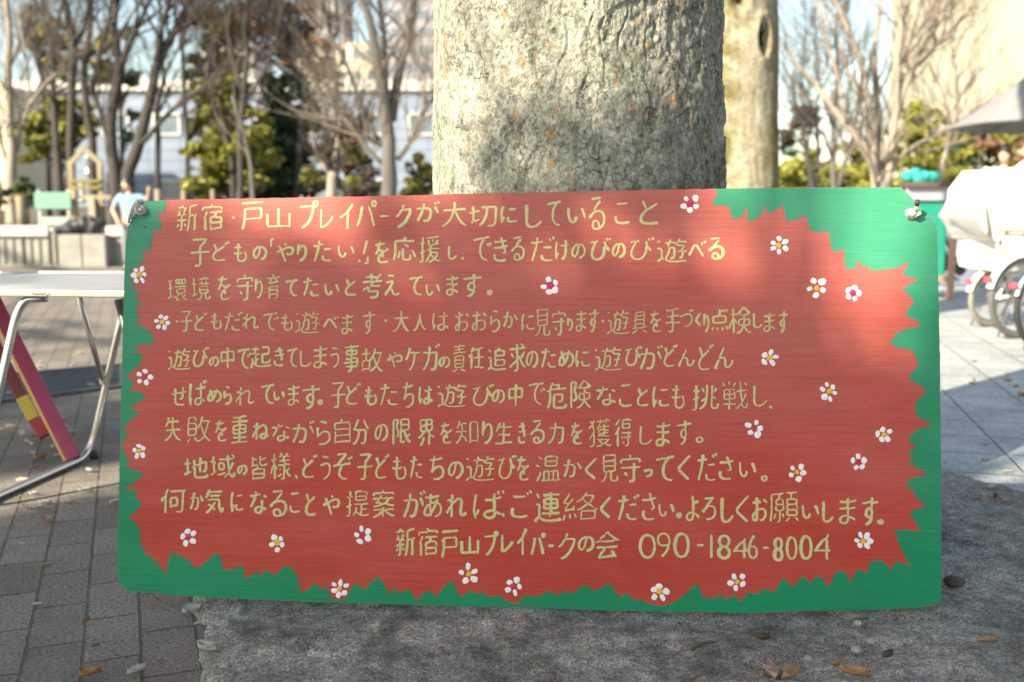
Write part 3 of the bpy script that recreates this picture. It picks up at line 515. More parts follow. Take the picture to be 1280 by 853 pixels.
(25588, ((51,73,50,70,51,63),(34,69,35,63,35,57,34,55,30,55),(40,27,40,41,29,42),(41,42,77,42),(1,29,12,32),(74,79,69,80,47,77,29,76),(12,80,12,62,1,61),(41,42,42,55,35,55),(22,36,13,34),(63,56,74,55),(69,70,62,56,42,55),(19,2,23,2,29,8,37,23,40,27),(0,2,3,0,6,0,10,1,11,2,12,8,12,60,13,61,21,61),(33,2,38,0,42,1,58,10,67,24,68,28,67,29,43,29,40,28,40,25,53,10,57,9,62,5,72,1,75,1,80,2),)),
(25925, ((17,80,17,62,0,61),(59,22,62,26,67,38,71,53,72,62),(31,37,34,41,37,43,41,50,44,52,45,59,48,64,51,79),(80,1,77,0,73,2,60,17,58,22,56,25,52,34,47,49,45,52),(4,3,4,8,5,9,30,9,31,36,29,37,17,38,17,59,19,61,34,61),(33,0,36,0,42,3,48,8,55,15,59,17),(4,21,4,15),(4,27,4,21),(4,34,4,28),(4,36,4,35),(14,37,4,36),(79,62,48,62),)),
(25943, ((80,63,72,62,70,49,66,35,62,26,59,24),(48,64,72,63),(0,1,7,14),(80,1,78,0,70,6,59,18,59,23,55,27,47,51,45,53),(24,14,33,1,38,0,45,4,59,17),(2,60,2,42),(29,77,29,66),(22,78,17,78),(27,78,22,78),(29,77,28,78),(51,80,48,72,48,64,45,61,44,54,41,52,36,44,27,42,2,41,2,23,27,23,29,25,29,59,4,60,2,61,2,78,16,78),)),
(26032, ((0,49,8,49,9,53,11,56,8,64),(34,66,31,63,27,54,27,49),(70,1,70,47,50,48,49,47,47,23,46,14,42,3,42,0),(7,23,1,12),(18,80,21,71,37,70),(38,33,20,32,19,4,18,3,14,2,9,4),(20,71,2,70),(80,48,70,48),(31,23,36,14),(79,77,73,77,49,72,49,48),(16,49,11,49),(18,49,17,49),(1,33,19,33,20,48,39,49),)),
(26696, ((80,3,75,2,66,5,50,14,48,17,46,20,41,21,39,19,39,0),(34,21,32,16,20,8,5,2,0,3),(35,80,38,79,40,74,42,72,74,72,75,71,75,65),(76,56,58,56,55,49,47,41,36,40,32,37,27,36,5,33),(5,65,6,72,39,73),(39,29,39,22,38,21,33,22,2,22),(13,44,20,46,22,45,33,42,35,40),(77,34,70,33,50,39,48,41),(33,65,30,57,24,56,21,47),(3,56,24,56),(77,22,48,22,46,21),(49,56,31,57),(54,56,49,56),(56,56,54,56),)),
(26908, ((27,1,30,1,35,3,42,7,47,14,51,21,53,23,56,21,61,12,66,6,74,1,80,2),(14,60,2,60),(14,0,14,44,17,44,20,41,24,34,25,30),(13,45,14,60),(0,16,0,21,4,29,9,42,13,45),(76,60,71,63,55,79,53,80,50,79,35,63,28,59,15,60,14,62,14,80),(53,23,57,25,72,25,72,42,70,44,53,43,51,25,33,25,33,27,33,43,51,44,53,45,52,58,39,58,36,62),(70,62,66,58,53,58),)),
(27096, ((64,22,69,25,76,33),(69,79,65,69,56,69,55,67,54,56,36,56),(79,43,56,43,55,44,55,56,75,56),(25,30,25,35,20,42,14,46,13,59,2,60),(80,7,77,6,73,9,66,16,63,22,56,27),(25,60,15,60,15,79),(29,7,46,16),(15,1,15,42,14,44,12,44,9,42,0,21,0,16),(77,69,65,69),(41,80,45,72,44,69,33,69),(41,25,38,31),(54,69,49,69),(31,43,53,43,55,42,56,27,55,24,54,3,53,1,49,0,46,0,42,2),)),
(27671, ((20,57,68,57),(78,15,80,10,80,5,79,1,76,0,73,0,69,4,65,14,63,43,8,43),(10,30,15,29,44,9),(19,80,17,72,6,56,3,52,0,51),(77,70,20,70,17,72),(1,1,6,0,22,11,29,17,33,20,43,34,45,35),)),
(27714, ((80,11,76,10,65,18,55,30,53,35,50,37,45,45,40,48),(53,35,60,40,72,53),(19,39,7,52),(38,80,39,66,40,65,68,66,68,73,57,80,54,79),(77,65,69,65),(22,1,29,0,37,2,38,9,38,30),(0,65,38,65,39,49,38,31,30,28,1,11),)),
(28201, ((0,53,12,47),(19,0,26,0,27,1,27,30,29,31,43,30,43,2,42,0,27,0),(80,0,75,0,74,1,73,30,72,31,58,30,58,1,43,0),(3,1,15,25,15,30),(18,73,6,80,5,80),(67,46,32,46,30,49,31,61,69,62,70,47,67,46),(57,78,31,77,30,62),(63,78,58,78),(70,77,70,66),(53,31,43,31),(56,31,54,31),(69,0,58,0),(68,78,63,78),(71,0,69,0),(70,78,69,78),)),
(28857, ((68,15,70,15,72,13,80,1),(0,1,8,14),(54,0,49,13),(77,70,40,70,38,68,38,51,8,50,9,27,69,27,69,50,38,51),(38,80,38,70),(27,11,29,0),)),
(29554, ((73,20,70,19,67,15,55,6,48,6,45,9,37,14,36,18),(62,67,62,72,61,73,43,73,42,67,37,63,33,54,27,50),(12,63,1,54,0,51),(76,73,63,74,62,79),(20,77,12,66,16,54,18,45,17,42,13,38,1,23),(34,28,36,29,55,30),(28,73,41,74,42,80),(47,6,45,4,33,1,28,0,24,2),(71,48,55,48,55,41,54,39,35,39,34,29),(30,20,34,20,36,18),(74,57,55,57),(2,4,5,1,9,1,14,3,16,6,17,10,18,22,18,38,17,41),(71,39,55,39,55,30,57,29,75,29),(80,2,75,0,71,1,59,4,57,6),(3,77,12,67),(36,18,38,20,69,20),(47,57,37,57,36,58),(52,57,48,57),(33,53,34,48),(52,65,55,60,54,49,35,48,34,39),)),
(29872, ((59,65,59,79,57,80,45,79,45,65),(37,16,38,18,45,23,47,27,45,28,34,29,34,43,69,43,70,41,70,29,54,28),(74,20,73,20,63,13),(80,3,77,2,76,0),(2,48,9,48,10,47,10,16),(17,48,11,48,10,49,9,76,1,76),(0,12,8,14,11,16,19,17,21,21),(36,1,53,6),(76,54,28,54),(18,76,10,76),(23,14,27,13,33,15,36,16,37,2),(56,21,54,28,47,28),(57,19,59,17),(57,20,57,19),(45,80,32,80,32,66,34,64,72,65,73,80,59,80),(74,2,66,8,63,13,59,16),)),
(29983, ((40,79,39,61,13,61),(72,32,41,32,39,0,0,0),(21,80,17,77,13,68,12,62,9,59,2,46),(76,60,41,60,39,32,11,32),(80,0,40,0),)),
(30028, ((39,47,31,46,25,38,14,29,5,25,0,26),(39,79,39,64,13,64,12,62,12,47,30,46),(50,46,67,47,68,64),(26,26,25,16,21,8,14,1,11,0,9,1),(80,26,75,25,61,32),(55,0,55,26,60,33,52,40,49,46,40,47,40,62,41,64,67,64,68,79,66,80,13,80,11,78,11,64),)),
(30342, ((0,48,4,47,8,48),(8,80,8,70,32,69),(46,80,46,67,47,65,53,66,72,72,77,72),(37,44,35,42,33,36,32,34,10,33,10,19,67,18,68,16,68,3,11,2,10,2,10,0),(80,54,79,49,74,47,53,46,49,47,47,49,46,54,46,65),(34,52,13,48,8,49,8,69),(56,34,33,34),(62,34,57,34),(67,34,68,18),(64,34,62,34),(10,10,10,2),(10,16,10,11),(67,34,65,34),)),
(30693, ((51,1,51,7,52,8,79,8,80,7,80,2),(9,67,21,66,22,41,40,41),(38,67,21,67),(0,41,21,41),(39,4,39,9,36,13,26,24,20,27),(56,72,52,72,51,70,51,8),(80,57,80,8),(80,69,80,58),(80,70,80,69),(74,72,57,72),(76,72,74,72),(79,72,77,72),(79,71),(1,0,9,7,16,18,20,28,21,41),(11,80,9,68,1,54),)),
(32097, ((80,33,76,31,74,27),(74,27,73,3,43,3,41,2,41,0),(2,31,23,34,24,36,22,43),(56,80,52,78,49,70,46,67,43,62,41,61,35,55,29,55),(28,9,24,22),(58,46,40,32,37,31,33,32),(26,29,26,31,24,33),(1,51,3,52,4,57,12,69,16,78),(14,19,16,5),(24,62,6,37,5,33),(4,18,0,2),(74,27,42,27,41,3),(52,52,47,60,44,62),(67,39,53,51),(69,37,68,38),(66,55,61,50),(67,56,72,64,72,68,49,69),(73,35,69,37),(14,52,3,51),(74,34,75,34),(74,34),)),
(32771, ((71,37,33,37,32,39,33,42,40,47,42,50,41,52,37,52,35,53,35,68,10,69),(1,52,35,53),(80,52,57,52,53,53,42,51),(77,76,73,74,56,58,54,53),(35,80,35,69,57,69,63,64),(33,4,38,1,42,0,53,0,58,1,60,3,62,8,64,15,64,21,25,21,24,22,24,25,27,35,26,37,22,36,0,27),)),
(32946, ((42,71,40,76,39,79,36,80),(14,1,14,14,15,16,66,15,66,6,64,1,49,0,46,2),(63,56,61,55,55,54,23,52,18,52,15,53,11,52,8,53),(0,70,26,69,27,68,25,64,18,58,16,54),(80,70,55,70),(14,39,14,30,15,28,66,28,66,16),(14,24,14,18),(36,41,14,40),(41,41,36,41),(47,41,42,41),(52,41,47,41),(58,41,53,41),(66,37,66,31),(14,26,14,24),(66,38,65,41,58,41),(14,27,14,26),(51,64,55,65,55,68,54,69,42,70,28,69),(70,53,63,56,61,60,55,64),)),
(33258, ((80,1,80,4,78,5,3,5,0,4,0,0),(37,80,33,68,0,67,0,47,78,46,80,44,80,27,78,26,1,26,0,5),(78,68,33,68),(80,12,80,5),(80,18,80,12),(0,42,0,26),(80,52,80,46),(80,59,80,53),(80,65,80,59),(80,20,80,19),(0,44,0,43),(80,20,80,26),(80,66,79,67),)),
(35211, ((50,30,50,7,51,3,53,1,55,0,74,0,77,1,79,4,80,8,80,12,78,16),(15,62,15,47),(67,72,67,64,65,63,15,63),(20,80,16,80,15,79,15,63),(25,80,20,80),(30,80,26,80),(36,80,31,80),(67,62,67,47),(67,79,67,73),(63,80,36,80),(65,80,64,80),(67,79,66,80),(27,30,66,30,67,45,65,47,15,46,15,31,16,30,27,29,27,23,25,18,22,12,16,5,5,0,0,1),)),
(36012, ((7,75,39,75,40,66,39,65,12,65),(32,7,27,7,6,0,0,2),(80,1,73,0,56,6,49,6),(78,54,40,55,40,63,41,65,70,65),(73,75,41,75,40,76,40,80),(2,54,40,55),(56,23,15,23,14,22,14,15,15,13,17,12,65,12,67,14,66,22,56,23),(50,33,15,33,14,32,14,23),(55,33,51,33),(60,33,56,33),(66,33,61,33),(67,42,67,23),(60,44,16,44,14,42,14,33),(65,44,60,44),(67,42,67,44,66,44),)),
(36215, ((0,0,4,18,5,21,5,37),(3,70,18,69,18,53,16,52,1,52),(72,48,70,50,46,49,46,20,48,17,51,16,73,17,75,19,76,22,76,29),(80,7,74,4,29,4,21,7,18,10,13,12,9,18,5,20),(19,10,20,31,34,32),(18,80,19,70,33,70),(35,52,20,51,20,32),(45,76,71,76,72,50),)),
(36861, ((51,80,50,72,48,69,34,69,34,51,69,50,71,51,71,69,50,69),(4,75,14,65),(80,1,39,0,27,2,15,8,14,10,14,45,0,45),(1,2,9,7,14,8),(36,13,34,14,33,15,34,34,74,34,74,14,36,13),(33,43,33,35),(33,50,33,44),)),
(36899, ((0,0,0,3,2,6,6,11,12,12,12,15,12,48,11,48,0,48),(23,72,47,72,48,71,48,61,29,61,28,58,29,48,48,47,48,36,28,35,28,48),(75,72,50,72,49,73,48,80),(22,22,47,22,48,21,48,12),(76,22,50,22,49,24,49,35,68,35,69,38,69,48,49,49,49,60,68,60,69,58,69,48),(13,67,5,79),(80,5,75,2,47,1,33,2,24,4,12,12),)),
(36938, ((34,78,37,68,48,67,52,65,53,59,57,56,72,56,74,55,73,51,68,45,67,36,55,35),(79,69,58,70),(33,14,35,12,40,12,44,16,46,43,45,51,31,50,30,40,29,32,26,22,22,16,22,11,21,8,28,3,37,1,51,0,79,2),(1,47,12,47,13,46,13,11),(58,13,61,12,66,14,68,35,80,35),(13,11,19,9),(8,71,3,73,0,73),(37,68,31,66,30,51),(60,80,58,71,53,64),(22,67,30,67),(2,0,2,2,5,5,13,11),)),
(37325, ((72,78,69,80,65,80,41,77,40,75,40,65,39,64,1,64),(74,14,40,14,40,1,39,0,0,0),(80,0,40,0),(80,64,41,64,40,63,39,53,11,52,11,50,11,40,39,39,40,29,39,27,12,27,11,29,11,39),(8,14,39,14,40,16,40,27,69,28,70,30,69,39,40,40,40,42,40,52,68,52,70,50,70,39),(6,78,9,76,40,77),)),
(38480, ((52,6,34,2),(60,21,74,30),(0,0,0,79,18,80,21,78,20,74,15,58,14,55,21,41,22,32,21,27,19,24,16,23,12,23),(80,3,74,3,62,14,60,20,57,23,55,27,52,36,51,42,49,43,37,43,35,41,35,3),(35,76,35,61,70,60,70,43,51,43),(35,54,35,43),(35,61,35,55),(35,77,35,79,37,79,69,79,70,61),)),
(38522, ((79,0,68,7,62,13,57,21,51,25,33,25,32,26,32,43,53,43,54,24),(7,24,11,22,14,22,18,23,21,26,22,31,21,37,13,52,19,70,20,75,17,76,0,76,0,0),(54,24,47,13,42,8,29,1,26,1,23,2),(25,60,33,62,38,58,52,58,53,56,54,44,75,43,75,26,58,25,54,24),(75,63,70,58,54,58),(48,76,41,69,34,64,34,62),(57,78,60,75),(54,80,51,80,49,76),(55,79,56,79),(55,80),(80,61,70,67,61,74),)),
(39000, ((79,80,63,80,62,77,61,65),(46,80,63,80),(55,10,43,1),(37,80,27,80,26,77,24,65,16,63,16,49,35,49,37,47,37,34,28,34,27,32,26,2,24,0,19,0),(80,1,74,8,70,10),(12,10,16,22,19,25),(36,23,40,12),(0,4,4,28,4,79,26,80),(32,64,27,64),(16,46,16,34,26,34),(77,39,77,34),(34,64,32,64),(37,59,37,49),(37,64,35,64),(77,46,77,39),(16,48,16,46),(37,61,37,60),(77,48,77,46),(37,63,37,62),(37,63),(49,34,49,19,76,18,77,20,76,33,51,34,49,34,49,36,49,49,76,49,77,64,49,64,49,49),)),
):
    GL[chr(code)] = [[(st[i] / 80, st[i + 1] / 80) for i in range(0, len(st), 2)] for st in strokes]
TL = {'A': (140, 230, 3.5556), 'B': (490, 230, 3.5556), 'C': (830, 230, 3.5556), 'D': (140, 430, 3.5556), 'E': (490, 430, 3.5556), 'F': (830, 430, 3.5556), 'G': (140, 610, 2.4615), 'H': (660, 610, 2.415)}
ROWS = [
 "A新285,385,88,215 A宿400,497,85,212 A・534,546,145,155 A戸575,680,80,208 A山685,795,105,200 Aプ830,918,75,200 Aレ925,985,105,198 Aイ1008,1075,88,205 Aパ1085,1180,72,195 Aー1187,1238,140,148 Bク12,88,88,195 Bが105,215,75,170 B大218,335,75,190 B切338,468,95,192 Bに483,562,95,178 Bし593,668,85,195 Bて685,755,75,190 Bい778,862,100,178 Bる872,948,62,205 Bこ988,1060,82,180 Bと1103,1190,68,182",
 "A子345,440,245,370 Aど445,525,255,345 Aも537,602,262,350 Aの625,690,275,342 A「703,725,240,285 Aや727,810,262,350 Aり822,868,262,345 Aた893,980,250,348 Aい1003,1080,270,330 A!1105,1142,248,318 A。1092,1110,333,353 A」1118,1142,318,358 Aを1165,1235,250,355 B応5,108,235,345 B援118,222,232,352 Bし248,292,270,340 B、305,322,322,342 Bで358,445,235,348 Bき448,520,235,345 Bる528,592,235,345 Bだ612,725,232,348 Bけ725,790,245,340 Bの797,862,265,335 Bび880,975,235,340 Bの977,1040,262,332 Bび1055,1165,235,340 B遊1175,1315,240,350 Cべ110,188,250,330 Cる195,268,238,340",
 "A環245,340,420,525 A境350,440,410,520 Aを468,530,405,518 A守552,630,400,520 Aり635,672,418,510 A育685,752,400,515 Aて768,830,425,505 Aた845,925,412,502 Aい945,1012,440,498 Aと1035,1090,420,500 A考1110,1205,395,510 Bえ-36,35,400,500 Bて72,140,412,500 Bい148,215,440,498 Bま238,300,405,500 Bす312,402,398,505 B。422,448,468,498",
 "A・284,296,607,617 A子300,362,565,660 Aど368,425,570,655 Aも435,488,570,650 Aだ497,580,568,655 Aれ578,655,575,648 Aで670,742,572,655 Aも748,805,575,655 A遊812,928,565,665 Aべ940,1010,585,648 Aま1018,1075,578,668 Aす1110,1172,565,668 A・1212,1224,603,613 B大0,80,562,660 B人92,155,575,655 Bは178,255,568,655 Bお278,345,565,655 Bお353,425,560,655 Bら435,482,560,662 Bか490,560,565,640 Bに574,640,575,655 B見632,705,555,678 B守708,775,560,675 Bり778,805,590,655 Bま814,868,560,658 Bす868,925,555,660 B・932,944,605,615 B遊952,1060,560,668 B具1064,1138,565,668 Bを1145,1200,560,660 C手2,75,550,660 Cづ65,132,555,640 Cく138,168,570,635 Cり174,202,570,660 C点208,290,550,655 C検288,392,548,668 Cし395,440,570,642 Cま440,498,570,660 Cす502,555,562,662",
 "A遊245,355,730,830 Aび357,432,722,815 Aの430,478,765,815 A中482,545,725,825 Aで553,622,730,825 A起614,712,718,820 Aき717,770,725,812 Aて774,830,730,820 Aし835,890,735,815 Aま892,962,720,820 Aう967,1012,725,820 A事1027,1102,712,838 A故1105,1206,725,838 Bや-25,48,745,822 Bケ55,128,722,830 Bガ132,216,710,830 Bの207,260,765,820 B責265,332,710,838 B任338,413,722,825 B追422,510,725,830 B求518,600,705,835 Bの595,650,740,820 Bた658,735,725,820 Bめ740,810,735,820 Bに815,885,735,818 B遊898,1025,722,832 Bび1033,1112,718,812 Bが1098,1205,715,825 Cど-2,62,712,815 Cん64,138,735,815 Cど152,222,710,828 Cん226,308,725,825",
 "Dせ260,335,190,275 Dば342,425,160,275 Dめ424,490,195,262 Dら494,535,185,270 Dれ548,635,190,275 Dて658,725,180,270 Dい717,770,205,255 Dま778,838,180,275 Dす841,930,180,290 D。914,938,244,274 D子968,1042,172,285 Dど1040,1108,172,272 Dも1118,1180,185,275 Dた1186,1275,172,275 Eち45,100,165,285 Eは118,185,185,270 E遊197,335,175,285 Eび354,455,175,275 Eの444,503,200,265 E中517,583,175,280 Eで603,682,172,275 E危682,778,170,290 E険793,888,160,290 Eな903,1000,185,275 Eこ1008,1070,180,280 Eと1088,1145,190,280 Eに1158,1235,185,285 Fも30,92,180,290 F挑122,245,178,295 F戦257,375,165,295 Fし397,460,182,280 F、464,484,272,292",
 "D失232,312,320,435 D敗332,443,320,440 Dを457,515,335,435 D重527,608,318,440 Dね622,700,345,430 Dな708,793,350,435 Dが798,903,340,440 Dら908,973,340,450 D自988,1062,330,445 D分1067,1143,330,450 Dの1168,1228,355,435 E限2,90,330,445 E界112,193,335,455 Eを214,270,345,445 E知282,385,335,445 Eり400,448,340,445 E生457,538,345,445 Eき558,600,345,445 Eる614,680,340,445 E力692,766,345,445 Eを792,850,345,450 E獲872,978,330,460 E得987,1068,330,460 Eし1100,1158,360,450 Eま1170,1240,345,455 Fす52,125,335,450 F。140,176,410,443",
 "D地317,430,500,600 D域434,548,490,600 Dの555,603,535,585 D皆614,693,495,605 D様702,798,480,605 D、810,830,578,605 Dど845,915,490,595 Dう922,973,495,605 Dぞ978,1072,485,605 D子1087,1165,490,605 Dど1168,1235,488,600 Eも-3,65,495,605 Eた78,140,495,600 Eち163,233,490,605 Eの248,318,520,600 E遊324,460,495,610 Eび468,555,490,600 Eを553,613,495,610 E温637,753,495,612 Eか758,845,510,595 Eく858,912,508,608 E見922,1008,490,615 E守1012,1108,490,615 Eっ1114,1160,555,595 Eて1168,1255,500,615 Fく62,120,495,610 Fだ143,238,485,610 Fさ240,313,495,605 Fい333,410,520,595 F。430,462,582,613",
 "D何217,330,640,755 Dか342,410,655,740 D気412,498,640,755 Dに527,590,655,750 Dな608,693,650,755 Dる700,780,650,770 Dこ788,840,660,755 Dと858,910,660,765 Dや934,1015,670,768 D提1037,1148,650,770 D案1152,1262,645,775 Eが47,150,650,772 Eあ140,225,660,775 Eれ240,335,665,775 Eば362,500,650,780 E、484,503,748,775 Eご528,625,650,775 E連632,755,655,795 E絡758,918,655,790 Eく925,975,680,780 Eだ998,1100,665,785 Eさ1108,1180,660,785 Eい1184,1255,705,770 F。54,80,745,778 Fよ97,160,670,790 Fろ168,233,680,785 Fし253,312,675,795 Fく318,380,675,800 Fお388,463,675,790 F願468,600,660,795 Fい612,690,710,780 Fし703,755,695,795 Fま775,858,680,800 Fす873,958,680,805 F。947,978,778,803",
 "G新870,935,122,212 G宿940,1005,122,210 G・1014,1023,159,166 G戸1012,1070,130,215 G山1072,1130,145,208 Gプ1142,1190,130,208 Gレ1197,1235,140,200 Gイ1243,1278,125,210 Hパ6,54,134,205 Hー58,82,172,178 Hク90,145,135,215 Hの150,200,145,195 H会200,278,128,215 H0335,385,140,215 H9388,430,135,212 H0440,488,135,212 H-507,535,170,176 H1545,562,138,215 H8572,612,140,215 H4617,665,148,215 H6664,695,140,215 H-706,731,178,184 H8740,770,148,222 H0778,813,145,218 H0820,858,142,218 H4860,915,135,220"]
WID = [5.4, 5.2, 5.0, 4.3, 4.7, 4.7, 4.6, 5.0, 5.3, 5.6]            # brush width in mm, per row

def stroke(B, pts, wd, z, seed):
    # resample the stroke, soften its corners a little, taper it like a brush
    P = np.array(pts); sg = np.hypot(*(P[1:] - P[:-1]).T); L_ = sg.sum(); cs = np.concatenate([[0], np.cumsum(sg)])
    k = max(3, int(L_ / .0022)); t = np.linspace(0, L_, k)
    Q = np.stack([np.interp(t, cs, P[:, 0]), np.interp(t, cs, P[:, 1])], 1)
    for _ in range(2 if k > 5 else 0): Q[1:-1] = (Q[:-2] + 2 * Q[1:-1] + Q[2:]) / 4
    D = np.gradient(Q, axis=0); D /= np.maximum(1e-9, np.hypot(*D.T))[:, None]; Nn = np.stack([-D[:, 1], D[:, 0]], 1)
    vs = []; fs = []
    for i in range(k):
        s_ = t[i] / max(L_, 1e-6)
        # heavier start, lighter finish; horizontals thinner than verticals
        wv = wd * (1.0 + .16 * math.sin(seed * 2.3)) * (1.1 - .3 * s_) * (.86 + .2 * abs(D[i, 1])) * (1 + .22 * noise.noise(Vector((t[i] * 200, seed * 3.7, 1))) + .1 * noise.noise(Vector((t[i] * 700, seed * 1.7, 7))))
        e0, e1 = t[i] / (wd * .5), (L_ - t[i]) / (wd * .5)
        cap = math.sqrt(max(0.0, 1 - (1 - min(1, e0 + .25)) ** 2)) * math.sqrt(max(0.0, 1 - (1 - min(1, e1 + .12)) ** 2))
        hw = wv * .5 * cap
        c_ = Q[i]
        rag = .2 * hw * noise.noise(Vector((t[i] * 700, seed, 5)))
        a = c_ + Nn[i] * (hw + rag); b = c_ - Nn[i] * (hw - rag)
        vs += [(a[0], a[1], z), (c_[0], c_[1], z + .00035), (b[0], b[1], z)]
    for i in range(k - 1):
        for j in (0, 1): fs.append((3 * i + j, 3 * i + j + 1, 3 * i + j + 4, 3 * i + j + 3))
    B.add(vs, fs)
def letter_paint(name, thin):
    m = N(name); g = m.noise(m.mapv((5, 300, 1)), 1.0, 5, .75); bl = m.noise(m.mapv(), 38, 4, .6); fine = m.noise(m.mapv((1, 1.4, 1)), 330, 3, .7)
    c = m.mix(m.ramp(bl, [(.3, 0), (.7, 1)]), (.46, .455, .185), (.58, .585, .30))
    dry = m.math('ADD', m.math('MULTIPLY', g, .65), m.math('MULTIPLY', fine, .35))
    patch = m.ramp(m.noise(m.mapv(), 11, 3), [(.3, .25), (.7, 1)])
    c = m.mix(m.math('MULTIPLY', m.math('MULTIPLY', m.ramp(dry, [(.47, 0), (.6, 1)]), patch), .55 + thin * .4), c, (.43, .25, .13))
    c = m.mix(thin, c, (.44, .27, .15))
    return m.done(c, .55, 0, .35)
M['yellow'] = letter_paint('yellow_sign_paint', 0.0); M['yellow_thin'] = letter_paint('thin_yellow_sign_paint', .22)
seed = 0
for r_, row in enumerate(ROWS):
    B = MB(); last = None; paint = M['yellow_thin' if r_ == 3 else 'yellow']
    for tok in row.split(' '):
        x0, y0, s = TL[tok[0]]; ch = tok[1]; l_, r2, t_, b_ = map(float, tok[2:].split(','))
        if last is not None and (x0 + l_ / s) - last > 7:            # a clear gap: the next phrase is its own part
            B.build('lettering', paint, sign); B = MB()
        last = x0 + r2 / s
        wd = WID[r_] * .00107 * (.92 + .16 * rng.random())
        if ch == '・': wd *= 1.35
        inset = .5 * wd * 567 * s * .85
        if r2 - l_ > 3 * inset: l_ += inset; r2 -= inset
        if b_ - t_ > 3 * inset: t_ += inset; b_ -= inset
        sh = (rng.random() - .35) * .05
        nz = len(GL[ch])
        if nz > 10: wd *= .82
        if nz > 14: wd *= .86
        for q, st in enumerate(GL[ch]):
            seed += 1
            dx, dy = (rng.random() - .5) * .035, (rng.random() - .5) * .035
            pts = []
            for X, Y in st:
                # a hand's wobble: slanted, never quite square
                wx = .018 * noise.noise(Vector((X * 3, Y * 3, seed * .37))); wy = .02 * noise.noise(Vector((X * 3, Y * 3, 40 + seed * .37)))
                tx = X + sh * (Y - .5) + dx + wx; ty = Y + dy + wy + .05 * (X - .5) * (1 if ord(ch) > 0x3000 else 0)
                pts.append(S(x0 + (l_ + (r2 - l_) * tx) / s, y0 + (b_ + (t_ - b_) * ty) / s))
            stroke(B, pts, wd, .0006 + .00002 * (q % 9), seed)
    B.build('lettering', paint, sign)

# ---- flowers
m = N('white_petal_paint'); M['petal'] = m.done(m.ramp(m.noise(m.mapv(), 160, 3), [(.3, (.72, .69, .74)), (.7, (.84, .82, .83))]), .45)
m = N('yolk_paint'); M['yolk'] = m.done(m.ramp(m.noise(m.mapv(), 160, 3), [(.3, (.66, .33, .03)), (.7, (.8, .5, .05))]), .45)
m = N('crimson_paint'); M['crimson'] = m.done(m.ramp(m.noise(m.mapv(), 160, 3), [(.3, (.42, .004, .06)), (.7, (.55, .012, .095))]), .45)
FL = [(862.2, 255.3, 'M', 5, 1), (973.5, 306.5, 'Y', 6, 1), (1021, 360, 'Y', 5, 1), (1066, 367, 'M', 5, .9), (687.5, 357.5, 'M', 5, 1), (962.3, 447, 'Y', 5, .9), (1036, 490, 'Y', 6, .95), (943.3, 536, 'M', 5, .9), (1104.7, 543.5, 'Y', 5, .85), (1073.5, 578, 'M', 5, .9),
      (996.5, 590.5, 'Y', 5, .9), (1079, 676, 'Y', 6, .95), (921.5, 727, 'Y', 5, .95), (824, 740.5, 'Y', 5, 1), (642, 733, 'M', 5, .95), (586, 717.5, 'Y', 5, 1), (424.5, 736.5, 'Y', 6, 1), (453, 668.5, 'M', 5, .95), (346.5, 679, 'Y', 5, .9), (235.5, 672, 'M', 5, .9),
      (174, 564, 'Y', 5, .85), (180, 471.5, 'M', 5, .9), (203.3, 403, 'Y', 6, .9), (174.5, 344, 'Y', 6, .9)]
for i, (x, y, kc, n_, s_) in enumerate(FL):
    cu, cv = S(x, y); B = MB(); a0 = rng.random() * 6.3
    for j in range(n_):
        a = a0 + 2 * math.pi * j / n_ + (rng.random() - .5) * .28
        rad = .0150 * s_ * (.85 + .3 * rng.random()); lr = .0069 * s_ * (.78 + .5 * rng.random()); wr = .0060 * s_ * (.8 + .42 * rng.random()) * (1.1 if n_ == 5 else .92)
        px, py = cu + rad * math.cos(a), cv + rad * math.sin(a)
        ring_ = [(0, 0)] + [(lr * math.cos(t) * (1 + .16 * math.cos(t + j)), wr * math.sin(t) * (1 + .18 * math.sin(2 * t + i + j * 1.7))) for t in [2 * math.pi * q / 14 for q in range(14)]]
        vv = [(px + X * math.cos(a) - Y * math.sin(a), py + X * math.sin(a) + Y * math.cos(a), .0007 + (.0006 if q == 0 else 0)) for q, (X, Y) in enumerate(ring_)]
        B.add(vv, [(0, 1 + q, 1 + (q + 1) % 14) for q in range(14)])
    f_ = B.build('painted_flower', M['petal'], sign)
    f_['label'] = 'white flower with %s centre' % ('crimson' if kc == 'M' else 'yellow')
    rr = (.0074 if kc == 'M' else .0065) * s_ * rng.uniform(.88, 1.15); cu += rng.uniform(-.0015, .0015); cv += rng.uniform(-.0015, .0015)
    vv = [(cu, cv, .0016)] + [(cu + rr * (1 + .45 * noise.noise(Vector((q * .7, i * 3.1, 0)))) * math.cos(q * math.pi / 7), cv + rr * (1 + .45 * noise.noise(Vector((q * .7, i * 3.1, 4)))) * math.sin(q * math.pi / 7), .0009) for q in range(14)]
    mesh('flower_centre', vv, [(0, 1 + q, 1 + (q + 1) % 14) for q in range(14)], M['crimson' if kc == 'M' else 'yolk'], f_)

